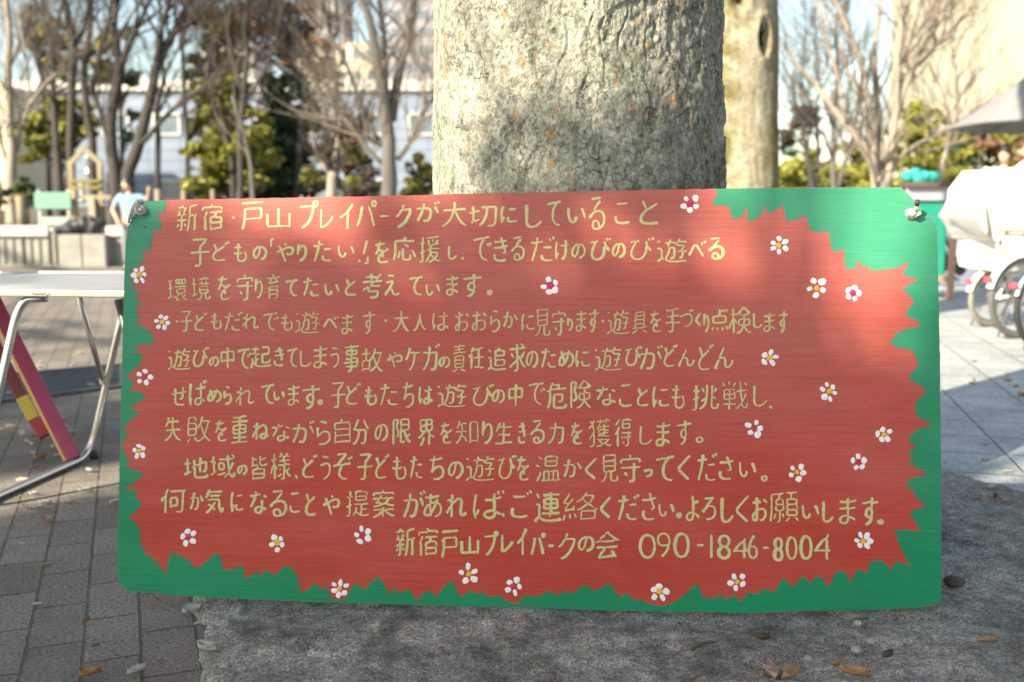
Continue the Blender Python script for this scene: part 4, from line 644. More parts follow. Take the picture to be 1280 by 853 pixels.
# ---- fixings: weathered eye washer with wire at the left, wing nut on a bolt at the right, nail holes
m = mat('old_zinc', (.3, .25, .24), (.5, .44, .42), 90, .6, .3, bump=.3, bscale=200)
u_, v_ = S(178, 264)
B = MB(); B.ring((u_, v_, .011), (.5, .25, 1), .0095, .0036, 22, 8); B.lathe((u_ + .002, v_, .0005), [(.0001, 0), (.011, 0), (.011, .004), (.006, .006), (.006, .016), (.0001, .017)], 12)
B.build('washer_bolt', m, sign, True)
B = MB(); B.tube([(u_ - .004, v_ + .012, .012), (u_ - .012, v_ + .016, .012), (u_ - .02, v_ + .004, .01), (u_ - .027, v_ - .016, .006), (u_ - .03, v_ - .028, .003)], .0026, 7)
B.tube([(u_ - .002, v_ + .01, .014), (u_ - .011, v_ + .008, .016), (u_ - .018, v_ - .006, .012), (u_ - .022, v_ - .02, .008)], .002, 7)
B.build('wire_loop', m, sign, True)
m2 = mat('cream_nylon', (.62, .52, .4), (.75, .66, .54), 60, .5); u_, v_ = S(1139, 268)
B = MB(); B.lathe((u_, v_, 0), [(.0001, .0005), (.012, .0005), (.0125, .005), (.007, .008), (.006, .02), (.0001, .021)], 14)
B.box((u_ - .008, v_ + .001, .014), (.017, .013, .005), m=0, bev=.002); B.box((u_ + .009, v_ - .002, .015), (.015, .009, .005), M=Matrix.Rotation(.5, 4, 'Z'), bev=.002)
B.build('wing_nut', m2, sign, True)
B = MB(); B.tube([(u_ + .003, v_ + .004, .018), (u_ + .0035, v_ + .014, .025)], .0042, 10); B.build('bolt_shank', m2, sign, True)
B = MB(); B.tube([(u_ + .0035, v_ + .014, .025), (u_ + .004, v_ + .025, .031)], .0047, 10); B.build('bolt_tip', M['black_plastic'], sign, True)
for x, y, r_, k_ in ((181, 283.5, .0026, 0), (629.5, 248.5, .0018, 0), (430.5, 266, .0022, 1), (497, 275, .0028, 1), (568, 605, .003, 1), (505, 268, .0016, 1), (432, 651, .002, 0), (255, 429.5, .0018, 0)):
    u_, v_ = S(x, y)
    mesh('nail_hole', [(u_, v_, .00065)] + [(u_ + r_ * math.cos(q * .7), v_ + r_ * math.sin(q * .7), .0006) for q in range(9)], [(0, 1 + q, 1 + (q + 1) % 9) for q in range(9)], M['crimson'] if k_ else M['black_plastic'], sign)

# ================================================================ TREES
# ---- the thick trunk the sign leans on
TR = .377
t1 = thing('zelkova_tree', 'thick old tree with flaking grey bark and orange scars right behind the red sign', 'tree', TREE)
zs = np.concatenate([np.linspace(-.02, .84, 30), np.linspace(.85, 1.52, 330), np.linspace(1.55, 4.6, 40)])
an = np.concatenate([np.linspace(-R(108), R(108), 560), np.linspace(R(110), R(250), 46)])          # 0 faces the camera
na, nz = len(an), len(zs)
vs = []
for z in zs:
    flare = .085 * math.exp(-max(z, 0) / .16) + .006 * max(0, 1 - z)
    det = .84 <= z <= 1.53
    for a in an:
        r = TR + flare
        X, Y = math.sin(a), -math.cos(a)
        r += .012 * noise.noise(Vector((X * 2.2, Y * 2.2, z * 1.1)))
        if det:
            s_ = a / R(90)                                     # -1 left edge .. 1 right edge
            px, pz = a * TR, z
            rough = min(1, max(.14, .5 + 1.1 * s_ * .8 + 1.3 * (pz - 1.12) * (s_ > -.2) + .25 * noise.noise(Vector((px * 5, pz * 5, 1)))))
            l1 = noise.fractal(Vector((px * 30, pz * 17, 3)), .75, 2.1, 4)
            l2 = noise.noise(Vector((px * 85, pz * 50, 9)))
            wob = noise.noise(Vector((px * 12, pz * 9, 33)))
            fl = noise.noise(Vector((px * 17 + wob, pz * 9, 21)))              # lifted bark plates: steps along their edges
            crack = abs(noise.noise(Vector((px * 24 + wob * .8, pz * 5, 50))))
            r += rough * (.0052 * l1 + .0034 * l2) + (.0022 + .0038 * rough) / (1 + math.exp(-(fl - .06) * 60))
            r -= .0048 * max(0, 1 - crack / .07) * (.25 + .75 * rough) * max(0, min(1, .5 + 1.6 * noise.noise(Vector((px * 6, pz * 4, 77)))))
        r *= 1 - .055 * max(0, min(z, 1.6) - .95)
        vs.append((X * r - .012 * max(0, z - .95), Y * r, z))
fs = [(j * na + i, j * na + (i + 1) % na, (j + 1) * na + (i + 1) % na, (j + 1) * na + i) for j in range(nz - 1) for i in range(na)]
m = N('flaking_bark'); v = m.mapv(); vst = m.mapv((1, 1, .8))
big = m.noise(v, 7, 6, .62, .4); mid = m.noise(vst, 38, 5, .65); fin = m.noise(vst, 120, 6, .75)
c = m.ramp(big, [(.32, (.235, .232, .2)), (.5, (.335, .33, .28)), (.68, (.43, .425, .36))])
c = m.mix(m.ramp(m.noise(v, 11, 5, .6), [(.5, 0), (.66, .55)]), c, (.25, .29, .2))             # lichen film
c = m.mix(.9, c, m.ramp(mid, [(.36, .55), (.5, 1.0), (.64, 1.25)]), 'MULTIPLY')
c = m.mix(.9, c, m.ramp(fin, [(.34, .4), (.66, 1.6)]), 'MULTIPLY')
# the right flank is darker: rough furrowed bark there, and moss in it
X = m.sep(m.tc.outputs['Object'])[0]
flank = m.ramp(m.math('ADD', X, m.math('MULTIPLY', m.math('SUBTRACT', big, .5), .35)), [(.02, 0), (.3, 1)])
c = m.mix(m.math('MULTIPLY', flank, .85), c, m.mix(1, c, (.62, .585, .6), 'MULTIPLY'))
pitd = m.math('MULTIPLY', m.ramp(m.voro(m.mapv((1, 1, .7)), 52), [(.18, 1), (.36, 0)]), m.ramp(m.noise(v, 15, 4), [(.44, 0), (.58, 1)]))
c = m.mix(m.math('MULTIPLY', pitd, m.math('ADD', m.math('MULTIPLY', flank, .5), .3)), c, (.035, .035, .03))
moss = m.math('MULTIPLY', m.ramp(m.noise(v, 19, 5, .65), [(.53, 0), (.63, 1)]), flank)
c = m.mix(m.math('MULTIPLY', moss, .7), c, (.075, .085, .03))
# orange scars where a plate has come off: ragged, mostly small, a few longer ones
def scars(scale, loc, cut, size, squash):
    q = m.n('ShaderNodeTexVoronoi'); q.inputs['Scale'].default_value = scale
    wv = m.n('ShaderNodeVectorMath', operation='ADD'); sv = m.n('ShaderNodeVectorMath', operation='SCALE'); nn = m.n('ShaderNodeTexNoise'); nn.inputs['Scale'].default_value = 55; nn.inputs['Detail'].default_value = 4
    m.l(v, nn.inputs['Vector']); m.l(nn.outputs['Color'], sv.inputs[0]); sv.inputs['Scale'].default_value = .022
    m.l(m.mapv((1, 1, squash), loc=loc), wv.inputs[0]); m.l(sv.outputs[0], wv.inputs[1]); m.l(wv.outputs[0], q.inputs['Vector'])
    sx = m.sep(q.outputs['Color'])
    sz = m.math('MULTIPLY', sx[1], size)
    k = m.math('MULTIPLY', m.math('GREATER_THAN', sx[0], cut), m.math('LESS_THAN', m.math('ADD', q.outputs['Distance'], m.math('MULTIPLY', m.math('SUBTRACT', m.noise(vst, 70, 4), .5), .3)), sz))
    return k
scar = m.math('MAXIMUM', scars(21, (.31, .12, .37), .64, .27, .8), scars(40, (.7, .2, .9), .70, .36, .65))
c = m.mix(m.math('MULTIPLY', scar, .85), c, m.mix(m.ramp(m.noise(v, 60, 4), [(.35, 0), (.65, 1)]), (.29, .165, .085), (.45, .29, .17)))
ck = m.n('ShaderNodeTexVoronoi'); ck.feature = 'DISTANCE_TO_EDGE'; ck.inputs['Scale'].default_value = 26
wv = m.n('ShaderNodeVectorMath', operation='ADD'); sv = m.n('ShaderNodeVectorMath', operation='SCALE'); nn = m.n('ShaderNodeTexNoise'); nn.inputs['Scale'].default_value = 30; nn.inputs['Detail'].default_value = 5
m.l(v, nn.inputs['Vector']); m.l(nn.outputs['Color'], sv.inputs[0]); sv.inputs['Scale'].default_value = .05
m.l(m.mapv((1, 1, .5)), wv.inputs[0]); m.l(sv.outputs[0], wv.inputs[1]); m.l(wv.outputs[0], ck.inputs['Vector'])
crk = m.math('MULTIPLY', m.ramp(ck.outputs[0], [(.0, 1), (.045, 0)]), m.ramp(m.noise(v, 13, 4), [(.42, 0), (.58, 1)]))
c = m.mix(m.math('MULTIPLY', crk, .5), c, (.06, .054, .045))
m.bump(m.math('ADD', m.math('ADD', m.math('MULTIPLY', mid, .8), fin), m.math('MULTIPLY', m.math('ADD', m.math('ADD', pitd, scar), crk), -.7)), .85, .006)
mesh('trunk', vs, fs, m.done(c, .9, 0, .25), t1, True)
B = MB()
for (a, l_, tl, r_) in ((.3, 2.6, 1.0, .17), (2.2, 2.4, 1.3, .16), (4.1, 2.8, 1.1, .18), (5.3, 2.3, 1.6, .13)):
    p = Vector((0, 0, 4.3)); d = Vector((math.cos(a), math.sin(a), tl)).normalized(); pts = [p]; rad = [r_ * 1.3]
    for i in range(5): d = (d + Vector((0, 0, .15)) + Vector([rng.uniform(-.15, .15) for _ in range(3)])).normalized(); p = p + d * l_ * .35; pts.append(p); rad.append(r_ * (1 - .16 * i))
    B.tube(pts, rad, 10)
B.build('limb', M['bark_grey'], t1, True)

# ---- the paler trunk behind it, with two knot holes
c2 = A(925, 240, 7.0); c2.z = 0; R2 = .272
t2 = thing('maple_tree', 'sunlit pale mossy trunk with dark knot holes at the right edge of the thick trunk', 'tree', c2)
an = np.linspace(0, 2 * math.pi, 161)[:-1]; zs = np.linspace(-.02, 5.2, 260); na = len(an); nz = len(zs); vs = []
holes = [(R(26), 2.04, .04, .1), (R(-10), 2.37, .062, .14)]
for z in zs:
    for a in an:
        X, Y = math.sin(a), -math.cos(a); r = R2 + .07 * math.exp(-max(z, 0) / .2) + .014 * noise.noise(Vector((X * 1.6, Y * 1.6, z * 1.3))) + .006 * noise.noise(Vector((X * 9, Y * 9, z * 5)))
        for ha, hz, hw, hh in holes:
            da = (a - ha + math.pi) % (2 * math.pi) - math.pi
            e = (da * R2 / hw) ** 2 + ((z - hz) / hh) ** 2
            r += -.15 * math.exp(-e ** 2 * 1.1) + .018 * math.exp(-(math.sqrt(e) - 1.35) ** 2 * 5)
        vs.append((X * r - .045 * (z - 1), Y * r, z))
fs = [(j * na + i, j * na + (i + 1) % na, (j + 1) * na + (i + 1) % na, (j + 1) * na + i) for j in range(nz - 1) for i in range(na)]
m = N('mossy_pale_bark'); v = m.mapv(); g = m.noise(v, 5, 6, .65)
c = m.ramp(g, [(.3, (.22, .185, .13)), (.52, (.34, .305, .235)), (.72, (.45, .41, .34))])
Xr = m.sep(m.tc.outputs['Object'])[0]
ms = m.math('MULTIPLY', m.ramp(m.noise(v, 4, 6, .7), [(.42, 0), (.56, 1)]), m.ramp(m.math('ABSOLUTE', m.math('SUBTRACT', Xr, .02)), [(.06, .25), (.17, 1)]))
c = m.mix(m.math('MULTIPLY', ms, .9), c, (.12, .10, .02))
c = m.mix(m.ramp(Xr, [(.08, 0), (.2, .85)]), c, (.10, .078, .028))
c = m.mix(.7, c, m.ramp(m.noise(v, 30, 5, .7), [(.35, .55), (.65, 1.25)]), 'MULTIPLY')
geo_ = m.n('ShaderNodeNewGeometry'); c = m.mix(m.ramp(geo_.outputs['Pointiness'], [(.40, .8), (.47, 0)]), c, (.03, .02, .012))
m.bump(m.noise(v, 45, 5), .6, .015)
mk = []
for j in range(nz - 1):
    for i in range(na):
        dark = 0
        for ha, hz, hw, hh in holes:
            da = (an[i] - ha + math.pi) % (2 * math.pi) - math.pi
            if (da * R2 / hw) ** 2 + ((zs[j] - hz) / hh) ** 2 < .62 + .2 * noise.noise(Vector((an[i] * 9, zs[j] * 14, 2))): dark = 1
        mk.append(dark)
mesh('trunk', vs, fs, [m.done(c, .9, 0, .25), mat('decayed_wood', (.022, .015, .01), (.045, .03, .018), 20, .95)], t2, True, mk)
B = MB()
for (a, l_, tl, r_) in ((.5, 2.2, 1.2, .12), (2.6, 2.5, 1.1, .12), (4.4, 2.2, 1.5, .13)):
    p = Vector((0, 0, 5.0)); d = Vector((math.cos(a), math.sin(a), tl)).normalized(); pts = [p]; rad = [r_ * 1.3]
    for i in range(5): d = (d + Vector((0, 0, .15)) + Vector([rng.uniform(-.15, .15) for _ in range(3)])).normalized(); p = p + d * l_ * .35; pts.append(p); rad.append(r_ * (1 - .16 * i))
    B.tube(pts, rad, 8)
B.build('limb', M['bark_pale'], t2, True)

# ---- bare trees: the main limbs follow the photograph, each at its own depth and thickness; twigs grow from them
def grow(B, p, d, L_, r, lev, rg, upb=.12, spread=.7, kids=4):
    pts = [p]; rad = [r]; n_ = 4
    q = p; dd = d
    for i in range(n_):
        dd = (dd + Vector((rg.uniform(-.22, .22), rg.uniform(-.22, .22), rg.uniform(-.12, .2) + upb * .5))).normalized()
        q = q + dd * (L_ / n_); pts.append(q); rad.append(r * (1 - .8 * (i + 1) / n_))
    B.tube(pts, rad, 5 if lev == 0 else 3, cap=False)
    if lev < 2:
        for i in range(kids):
            t = rg.uniform(.3, 1.0); k = min(n_ - 1, int(t * n_)); b = pts[k].lerp(pts[k + 1], t * n_ - k)
            dx = (pts[k + 1] - pts[k]).normalized()
            nd = (dx + Vector((rg.gauss(0, 1), rg.gauss(0, 1), rg.gauss(.15, .6))).normalized() * spread + Vector((0, 0, upb))).normalized()
            grow(B, b, nd, L_ * rg.uniform(.4, .65), max(.004, r * .5), lev + 1, rg, upb, spread, kids)
def bare_tree(label, d, limbs, bark, twig, seed, zb, tw=(14, 1.5), dz=.35, name='bare_tree', group=None, kids=4):
    rg = random.Random(seed)
    base = A(limbs[0][0][0][0], limbs[0][0][0][1], d); base.z = zb
    t = thing(name, label, 'tree', base, 0, group)
    T = MB(); W = MB(); first = True; trunk_d = d
    for pts, w0, w1 in limbs:
        P = []; Rr = []; k = len(pts); sd = rg.uniform(-dz, dz) if not first else rg.uniform(-.1, .1)
        L_ = 0
        for i, (x, y) in enumerate(pts):
            if i: L_ += math.dist(pts[i - 1], pts[i]) * d / FPX
            q = A(x, y, d) + Vector((x - 640, FPX, 0)).normalized() * (sd * L_)
            P.append(q - base); wpx = w0 + (w1 - w0) * i / (k - 1); Rr.append(max(.008, wpx * d / FPX / 2))
        if first: P = [Vector((P[0].x, P[0].y, -.1))] + P; Rr = [Rr[0] * 1.25] + Rr
        if pts[-1][1] <= 12:                                     # it goes on above the picture
            dd = (P[-1] - P[-2]).normalized(); q = P[-1]; r0 = Rr[-1]
            for i in range(3):
                dd = (dd + Vector((rg.uniform(-.15, .15), rg.uniform(-.15, .15), .12))).normalized(); q = q + dd * .9; P.append(q); Rr.append(r0 * (.75 - .22 * i))
        # refine: small bends between traced points
        Q = [P[0]]; Q2 = [Rr[0]]
        for i in range(1, len(P)):
            mid_ = (P[i] + P[i - 1]) / 2; ln = (P[i] - P[i - 1]).length
            Q.append(mid_ + Vector((rg.uniform(-1, 1), rg.uniform(-1, 1), 0)) * .03 * ln); Q2.append((Rr[i] + Rr[i - 1]) / 2); Q.append(P[i]); Q2.append(Rr[i])
        T.tube(Q, Q2, 9 if first else 7)
        n_ = int(tw[0] * (1 if not first else .6))
        for i in range(n_):
            u = rg.uniform(.45 if first else .2, 1); f_ = u * (len(Q) - 1); k_ = min(len(Q) - 2, int(f_)); b = Q[k_].lerp(Q[k_ + 1], f_ - k_)
            dx = (Q[k_ + 1] - Q[k_]).normalized()
            nd = (dx * .8 + Vector((rg.gauss(0, 1), rg.gauss(0, 1), rg.gauss(.1, .5))).normalized() * .9 + Vector((0, 0, .25))).normalized()
            grow(W, b, nd, tw[1] * rg.uniform(.6, 1.2), min(Q2[k_] * .45, .035) , 0, rg, kids=kids)
        first = False
    T.build('trunk', bark, t, True)
    W.build('crown', twig, t, True)
    return t
LB = .58
bt = bare_tree
bt('slim grey bare tree with a sunlit pale foot at the far left edge', 19, [([(15, 262), (14, 215), (15, 181), (12, 153), (10, 81), (10, 22), (8, -5)], 14, 6), ([(20, 190), (24, 165), (37, 131), (57, 105), (70, 92)], 7, 3), ([(13, 83), (20, 62), (28, 44), (38, 15)], 5, 2), ([(9, 200), (0, 178), (-12, 150)], 6, 3), ([(40, 128), (34, 90), (27, 42), (22, 10)], 4, 2)], M['bark_pale'], M['twig_grey'], 1, LB)
bt('dark slender bare tree rising behind the small green board', 21, [([(75, 248), (73, 207), (70, 170), (66, 109), (63, 50), (55, 22), (53, -5)], 11, 5), ([(65, 55), (74, 26), (79, 0)], 5, 3), ([(68, 130), (52, 100), (44, 70), (36, 45)], 4, 2)], M['bark_far'], M['twig'], 2, LB)
bt('dark upright bare tree left of the timber arch', 22, [([(90, 250), (88, 179), (90, 98), (94, 55), (83, 15), (76, -6)], 11, 8), ([(92, 60), (104, 40), (112, 10), (112, -5)], 6, 4), ([(89, 110), (80, 80), (70, 60)], 4, 2)], M['bark_far'], M['twig'], 3, LB)
bt('dark bare tree with an olive stained stem behind the timber arch', 23, [([(118, 250), (116, 179), (107, 122), (105, 87), (112, 39), (114, -4)], 11, 6), ([(115, 120), (118, 100), (127, 57), (136, 39), (141, 5)], 7, 4), ([(127, 150), (122, 130), (116, 112)], 4, 3)], M['bark_far'], M['twig'], 4, LB)
bt('sturdy dark bare tree just behind the child with a tall double fork', 19.5, [([(146, 256), (143, 211), (138, 153), (142, 131), (151, 85), (145, 55), (142, 37), (147, -5)], 17, 8), ([(151, 85), (160, 62), (168, 44), (178, 20), (188, -3)], 8, 5), ([(171, 36), (172, 20), (170, -3)], 4, 3), ([(132, 170), (126, 140), (118, 115)], 4, 2)], M['bark_far'], M['twig'], 5, LB, (16, 1.6))
bt('large leaning dark bare tree with a long low limb to the right of the child', 19, [([(158, 256), (160, 215), (175, 175), (188, 123), (195, 83), (210, 53), (221, 31), (238, -4)], 17, 8), ([(196, 76), (201, 37), (208, 15), (214, -4)], 8, 5), ([(219, 41), (247, 24), (269, 2), (280, -8)], 7, 4), ([(176, 180), (197, 157), (219, 136), (241, 120), (258, 109), (275, 92)], 7, 3), ([(205, 96), (222, 62), (236, 50)], 4, 2)], M['bark_far'], M['twig'], 6, LB, (16, 1.6))
bt('thin straight dark bare tree standing between the child and the conifers', 24, [([(198, 252), (198, 175), (197, 131), (205, 100), (203, 60), (200, 10)], 8, 4), ([(199, 140), (212, 108), (222, 85)], 4, 2)], M['bark_far'], M['twig'], 7, LB)
bt('thin dark bare tree close to the left flank of the yellow green conifer', 23, [([(234, 252), (235, 175), (231, 140), (228, 66), (231, 20), (232, -3)], 7, 4), ([(238, 175), (250, 120), (262, 80), (268, 40)], 5, 2)], M['bark_far'], M['twig'], 8, LB)
bt('reddish brown bare tree in front of the yellow green conifer', 18.5, [([(301, 252), (301, 215), (300, 164), (305, 117), (310, 70), (307, 20), (310, -4)], 9, 5), ([(304, 120), (292, 80), (285, 40), (288, 0)], 6, 3), ([(303, 135), (330, 90), (345, 50), (352, 10)], 5, 3)], M['bark_far'], M['twig'], 9, LB, (24, 1.7), kids=5)
bt('short light grey stem leaning beside the reddish brown bare tree', 17.8, [([(317, 252), (315, 225), (311, 191), (305, 165), (290, 120)], 7, 3)], M['bark_grey'], M['twig_grey'], 10, LB, (8, 1.0))
bt('crooked dark bare tree leaning left inside the yellow green conifer', 20, [([(292, 252), (290, 205), (288, 188), (269, 147), (263, 115), (270, 60), (262, 5)], 8, 4), ([(268, 120), (290, 75), (310, 40), (330, 5)], 5, 3)], M['bark_far'], M['twig'], 11, LB, (22, 1.6), kids=5)
bt('blue grey bare tree leaning right over the dark green conifer', 21, [([(370, 250), (374, 190), (377, 155), (398, 106), (412, 59), (412, 29), (398, -4)], 9, 4), ([(398, 106), (386, 79), (360, 50), (340, 15)], 6, 3), ([(411, 60), (424, 30), (420, -3)], 5, 3), ([(405, 80), (375, 40), (370, 5)], 4, 2)], M['bark_far'], M['twig'], 12, LB, (26, 1.7), kids=5)
bt('broad grey bare tree with spreading forks close to the left side of the thick trunk', 14.5, [([(486, 256), (487, 225), (486, 176), (481, 132), (474, 95), (471, 76), (462, 29), (448, -4)], 21, 7), ([(482, 140), (482, 76), (480, 38), (474, -4)], 10, 5), ([(489, 150), (497, 100), (503, 70), (509, 38), (518, -4)], 14, 7), ([(497, 200), (505, 190), (515, 173), (527, 141), (538, 129), (552, 105)], 7, 4), ([(480, 182), (466, 176), (450, 165), (436, 150), (424, 138), (404, 103)], 9, 4), ([(479, 206), (462, 190), (451, 172), (430, 150)], 6, 3), ([(474, 178), (453, 138), (436, 88), (412, 45), (400, 10)], 7, 3)], M['bark_grey'], M['twig_grey'], 13, LB, (15, 1.1), .3)
bt('low many stemmed bare shrub tree glowing brown between conifer and broad grey tree', 17, [([(414, 256), (415, 232), (416, 215)], 14, 12), ([(415, 222), (404, 205), (395, 190), (390, 165)], 6, 3), ([(416, 220), (414, 190), (408, 160), (404, 130)], 6, 3), ([(417, 220), (420, 190), (424, 164), (428, 130)], 6, 3), ([(418, 222), (428, 195), (438, 174), (452, 150)], 6, 3)], M['bark_pale'], M['twig'], 14, LB, (16, .5), kids=4)
bt('wide pale bare tree with many rising limbs to the right of the trunks', 15, [([(1100, 262), (1099, 231), (1097, 205)], 22, 17), ([(1098, 215), (1086, 190), (1071, 170), (1055, 153), (1039, 131), (1018, 105), (999, 84), (984, 60)], 12, 4), ([(1095, 205), (1092, 175), (1086, 130), (1080, 94), (1067, 59), (1055, 30), (1040, -4)], 11, 5), ([(1101, 205), (1102, 187), (1096, 125), (1092, 62), (1097, 25), (1102, -4)], 11, 5), ([(1108, 232), (1111, 205), (1117, 170), (1121, 140), (1121, 78), (1127, -4)], 13, 7), ([(1120, 150), (1126, 128), (1134, 105), (1142, 87), (1150, 65), (1158, 47), (1169, -4)], 9, 5), ([(1113, 215), (1121, 200), (1133, 188), (1146, 181), (1164, 170), (1180, 159), (1196, 155)], 8, 3), ([(1144, 85), (1165, 65), (1180, 47), (1204, 22)], 5, 3), ([(1058, 156), (1050, 110), (1035, 60), (1016, -4)], 6, 3), ([(1086, 130), (1062, 95), (1045, 50), (1030, 10)], 5, 3)], M['bark_pale'], M['twig_grey'], 15, -.05, (12, 1.3), .3)
bt('thin dark bare tree with several stems beside the sunlit mossy trunk', 19, [([(1016, 250), (1014, 225), (1008, 190), (1003, 160), (995, 130), (990, 95)], 9, 3), ([(1018, 240), (1022, 205), (1022, 170), (1018, 140), (1002, 110)], 6, 3), ([(1010, 215), (1040, 200), (1030, 170), (1000, 145), (985, 130)], 5, 2)], M['bark_far'], M['twig'], 16, -.05, (14, 1.0))
bt('grey bare tree seen behind the left limbs of the wide pale tree', 22, [([(1042, 250), (1042, 231), (1042, 190), (1042, 150), (1046, 100), (1044, 40), (1048, -4)], 9, 4), ([(1048, 235), (1056, 205), (1066, 170), (1076, 120), (1082, 70)], 6, 3), ([(1042, 160), (1028, 120), (1020, 70), (1018, 20)], 5, 2)], M['bark_grey'], M['twig_grey'], 17, -.05, (16, 1.5))
bt('slender leaning bare tree above the green notice board', 17, [([(1168, 262), (1174, 225), (1182, 195), (1188, 175), (1186, 145), (1178, 115), (1163, 87)], 9, 3), ([(1186, 190), (1196, 150), (1196, 100), (1188, 50), (1190, -4)], 5, 3)], M['bark_pale'], M['twig_grey'], 18, -.05, (16, 1.2))

# ---- evergreens: clumps of small leaf faces on a stem
def leaves(cl, n, size, rg, flat=.0):
    """cl: list of (centre, radii) ; returns verts, faces of small bent leaves"""
    vv = []; ff = []
    tot = sum(r[0] * r[1] * r[2] for c, r in cl) ** 1
    for c, r in cl:
        k = max(6, int(n * (r[0] * r[1] * r[2]) / tot))
        u = rg.normal(size=(k, 3)); u /= np.linalg.norm(u, axis=1)[:, None]
        rad = rg.random(k) ** .45 * (1 + .9 * (rg.random(k) < .22) * rg.random(k))
        P = np.array(c) + u * rad[:, None] * np.array(r)
        P += rg.normal(size=(k, 3)) * .12 * np.array(r)
        a = rg.normal(size=(k, 3)); a /= np.linalg.norm(a, axis=1)[:, None]
        b = np.cross(a, rg.normal(size=(k, 3))); b /= np.linalg.norm(b, axis=1)[:, None]
        sz = size * (.6 + .8 * rg.random(k))[:, None]
        q = np.stack([P - a * sz, P + b * sz * .45, P + a * sz, P - b * sz * .45], 1).reshape(-1, 3)
        vv.append(q)
    V = np.concatenate(vv); F = np.arange(len(V)).reshape(-1, 4)
    return V, F
def evergreen(name, label, d, blobs, mats, zb, n, size, stem, seed, cat='tree', sub=7, group=None, bark=None):
    """blobs in photo pixels (x, y, rx, ry): split into small uneven clumps"""
    rg = np.random.default_rng(seed)
    base = A(stem[0], 245, d); base.z = zb
    t = thing(name, label, cat, base, 0, group)
    cl = []
    for (x, y, rx, ry) in blobs:
        for i in range(int(sub * 2.6)):
            th = rg.random() * 6.283; rr = rg.random() ** .5
            c = A(x + rx * rr * math.cos(th), y + ry * rr * math.sin(th), d)
            dep = rg.normal() * .45 * rx * d / FPX
            c = c + Vector((0, dep, 0)) - base
            s_ = (.14 + .34 * rg.random())
            w_ = rx * d / FPX * s_; h_ = min(ry, rx * 1.1) * d / FPX * s_
            cl.append((tuple(c), (w_ * 1.15, w_ * 1.15, h_ * .6)))
    n = int(n * 1.7); size *= .72
    V, F = leaves(cl, n, size, rg)
    # each small clump is one tone of green: a real difference between twigs
    B = np.zeros(len(F), dtype=np.int32); k0 = 0
    tot = sum(r[0] * r[1] * r[2] for c, r in cl)
    for c, r in cl:
        k = max(6, int(n * (r[0] * r[1] * r[2]) / tot)); B[k0:k0 + k] = rg.integers(0, len(mats)); k0 += k
    S_ = MB(); x0, y0, w0 = stem; P = [Vector((0, 0, -.1))]; top = min(b[1] for b in blobs); topx = [b[0] for b in blobs if b[1] == top][0]
    e = A(topx, top, d) - base
    P += [e * .35 + Vector((.03, 0, 0)), e * .7, e]
    S_.tube(P, [w0 * d / FPX / 2 * f_ for f_ in (1.2, 1, .7, .3)], 8)
    for c, r in cl[::2]:
        c = Vector(c); h = max(.1, c.z * .8); f_ = min(1, h / max(e.z, .1)); S_.tube([e * f_, (e * f_).lerp(c, .6) + Vector((0, 0, .05)), c], [.03, .02, .008], 5)
    S_.build('trunk', bark or M['bark_far'], t, True)
    mesh('crown', V, F, mats, t, False, B)
    return t
ev = evergreen
YG = [M['leaf_yg'], M['leaf_yg'], M['leaf_olive']]; OL = [M['leaf_olive'], M['leaf_olive'], M['leaf_yg']]; DK = [M['leaf_dark'], M['leaf_blue'], M['leaf_dark']]; BL = [M['leaf_blue'], M['leaf_dark'], M['leaf_olive']]
ev('conifer_tree', 'yellow green sunlit conifer behind the top left of the sign', 20.5, [(262, 215, 26, 38), (285, 190, 30, 35), (305, 205, 30, 40), (275, 150, 22, 25), (310, 155, 22, 22), (255, 240, 22, 18), (326, 185, 16, 22), (285, 120, 22, 26), (260, 120, 14, 22)], YG, LB, 15000, .10, (285, 245, 9), 31, sub=9)
ev('conifer_tree', 'dark bluish green conifer to the right of the yellow green one', 21.5, [(350, 210, 34, 36), (368, 228, 30, 24), (342, 178, 28, 26), (330, 232, 28, 20), (372, 190, 18, 22), (355, 148, 16, 18), (350, 118, 24, 28), (385, 150, 18, 26)], DK, LB, 15000, .10, (352, 245, 9), 32, sub=10)
ev('broadleaf_tree', 'tall thin olive crown high above the yellow green conifer', 25, [(250, 100, 16, 30), (275, 70, 22, 34), (262, 30, 20, 26), (300, 30, 22, 26), (292, 105, 18, 24), (246, 150, 12, 18)], OL, LB, 9000, .12, (270, 245, 7), 33, sub=6)
ev('broadleaf_tree', 'olive shrub like tree between the slim grey tree and the timber arch', 24, [(50, 160, 18, 26), (78, 150, 22, 28), (100, 145, 14, 24), (45, 185, 16, 16), (80, 178, 20, 16), (112, 150, 12, 22)], OL, LB, 7000, .11, (70, 245, 7), 34, sub=7)
ev('broadleaf_tree', 'sparse olive leaved tree high in the top left corner', 25.5, [(45, 50, 16, 14), (48, 22, 14, 14), (75, 45, 14, 20), (70, 85, 14, 16), (125, 90, 12, 20), (130, 55, 12, 12)], OL, LB, 3000, .11, (60, 245, 7), 35, sub=5)
ev('broadleaf_tree', 'thin bluish leaved tree showing through the forks behind the child', 27, [(135, 85, 18, 12), (160, 100, 18, 10), (150, 40, 14, 10), (112, 62, 14, 8), (165, 158, 12, 24)], BL, LB, 1500, .10, (150, 245, 6), 36, sub=5)
ev('broadleaf_tree', 'rust brown leaved tree high over the dark conifer', 24, [(330, 20, 30, 24), (365, 35, 34, 30), (395, 15, 28, 24), (345, 70, 28, 26), (390, 70, 26, 26), (312, 60, 18, 26), (415, 95, 20, 26)], [M['leaf_brown'], M['twig'], M['twig']], LB, 3600, .08, (355, 245, 8), 37, sub=8)
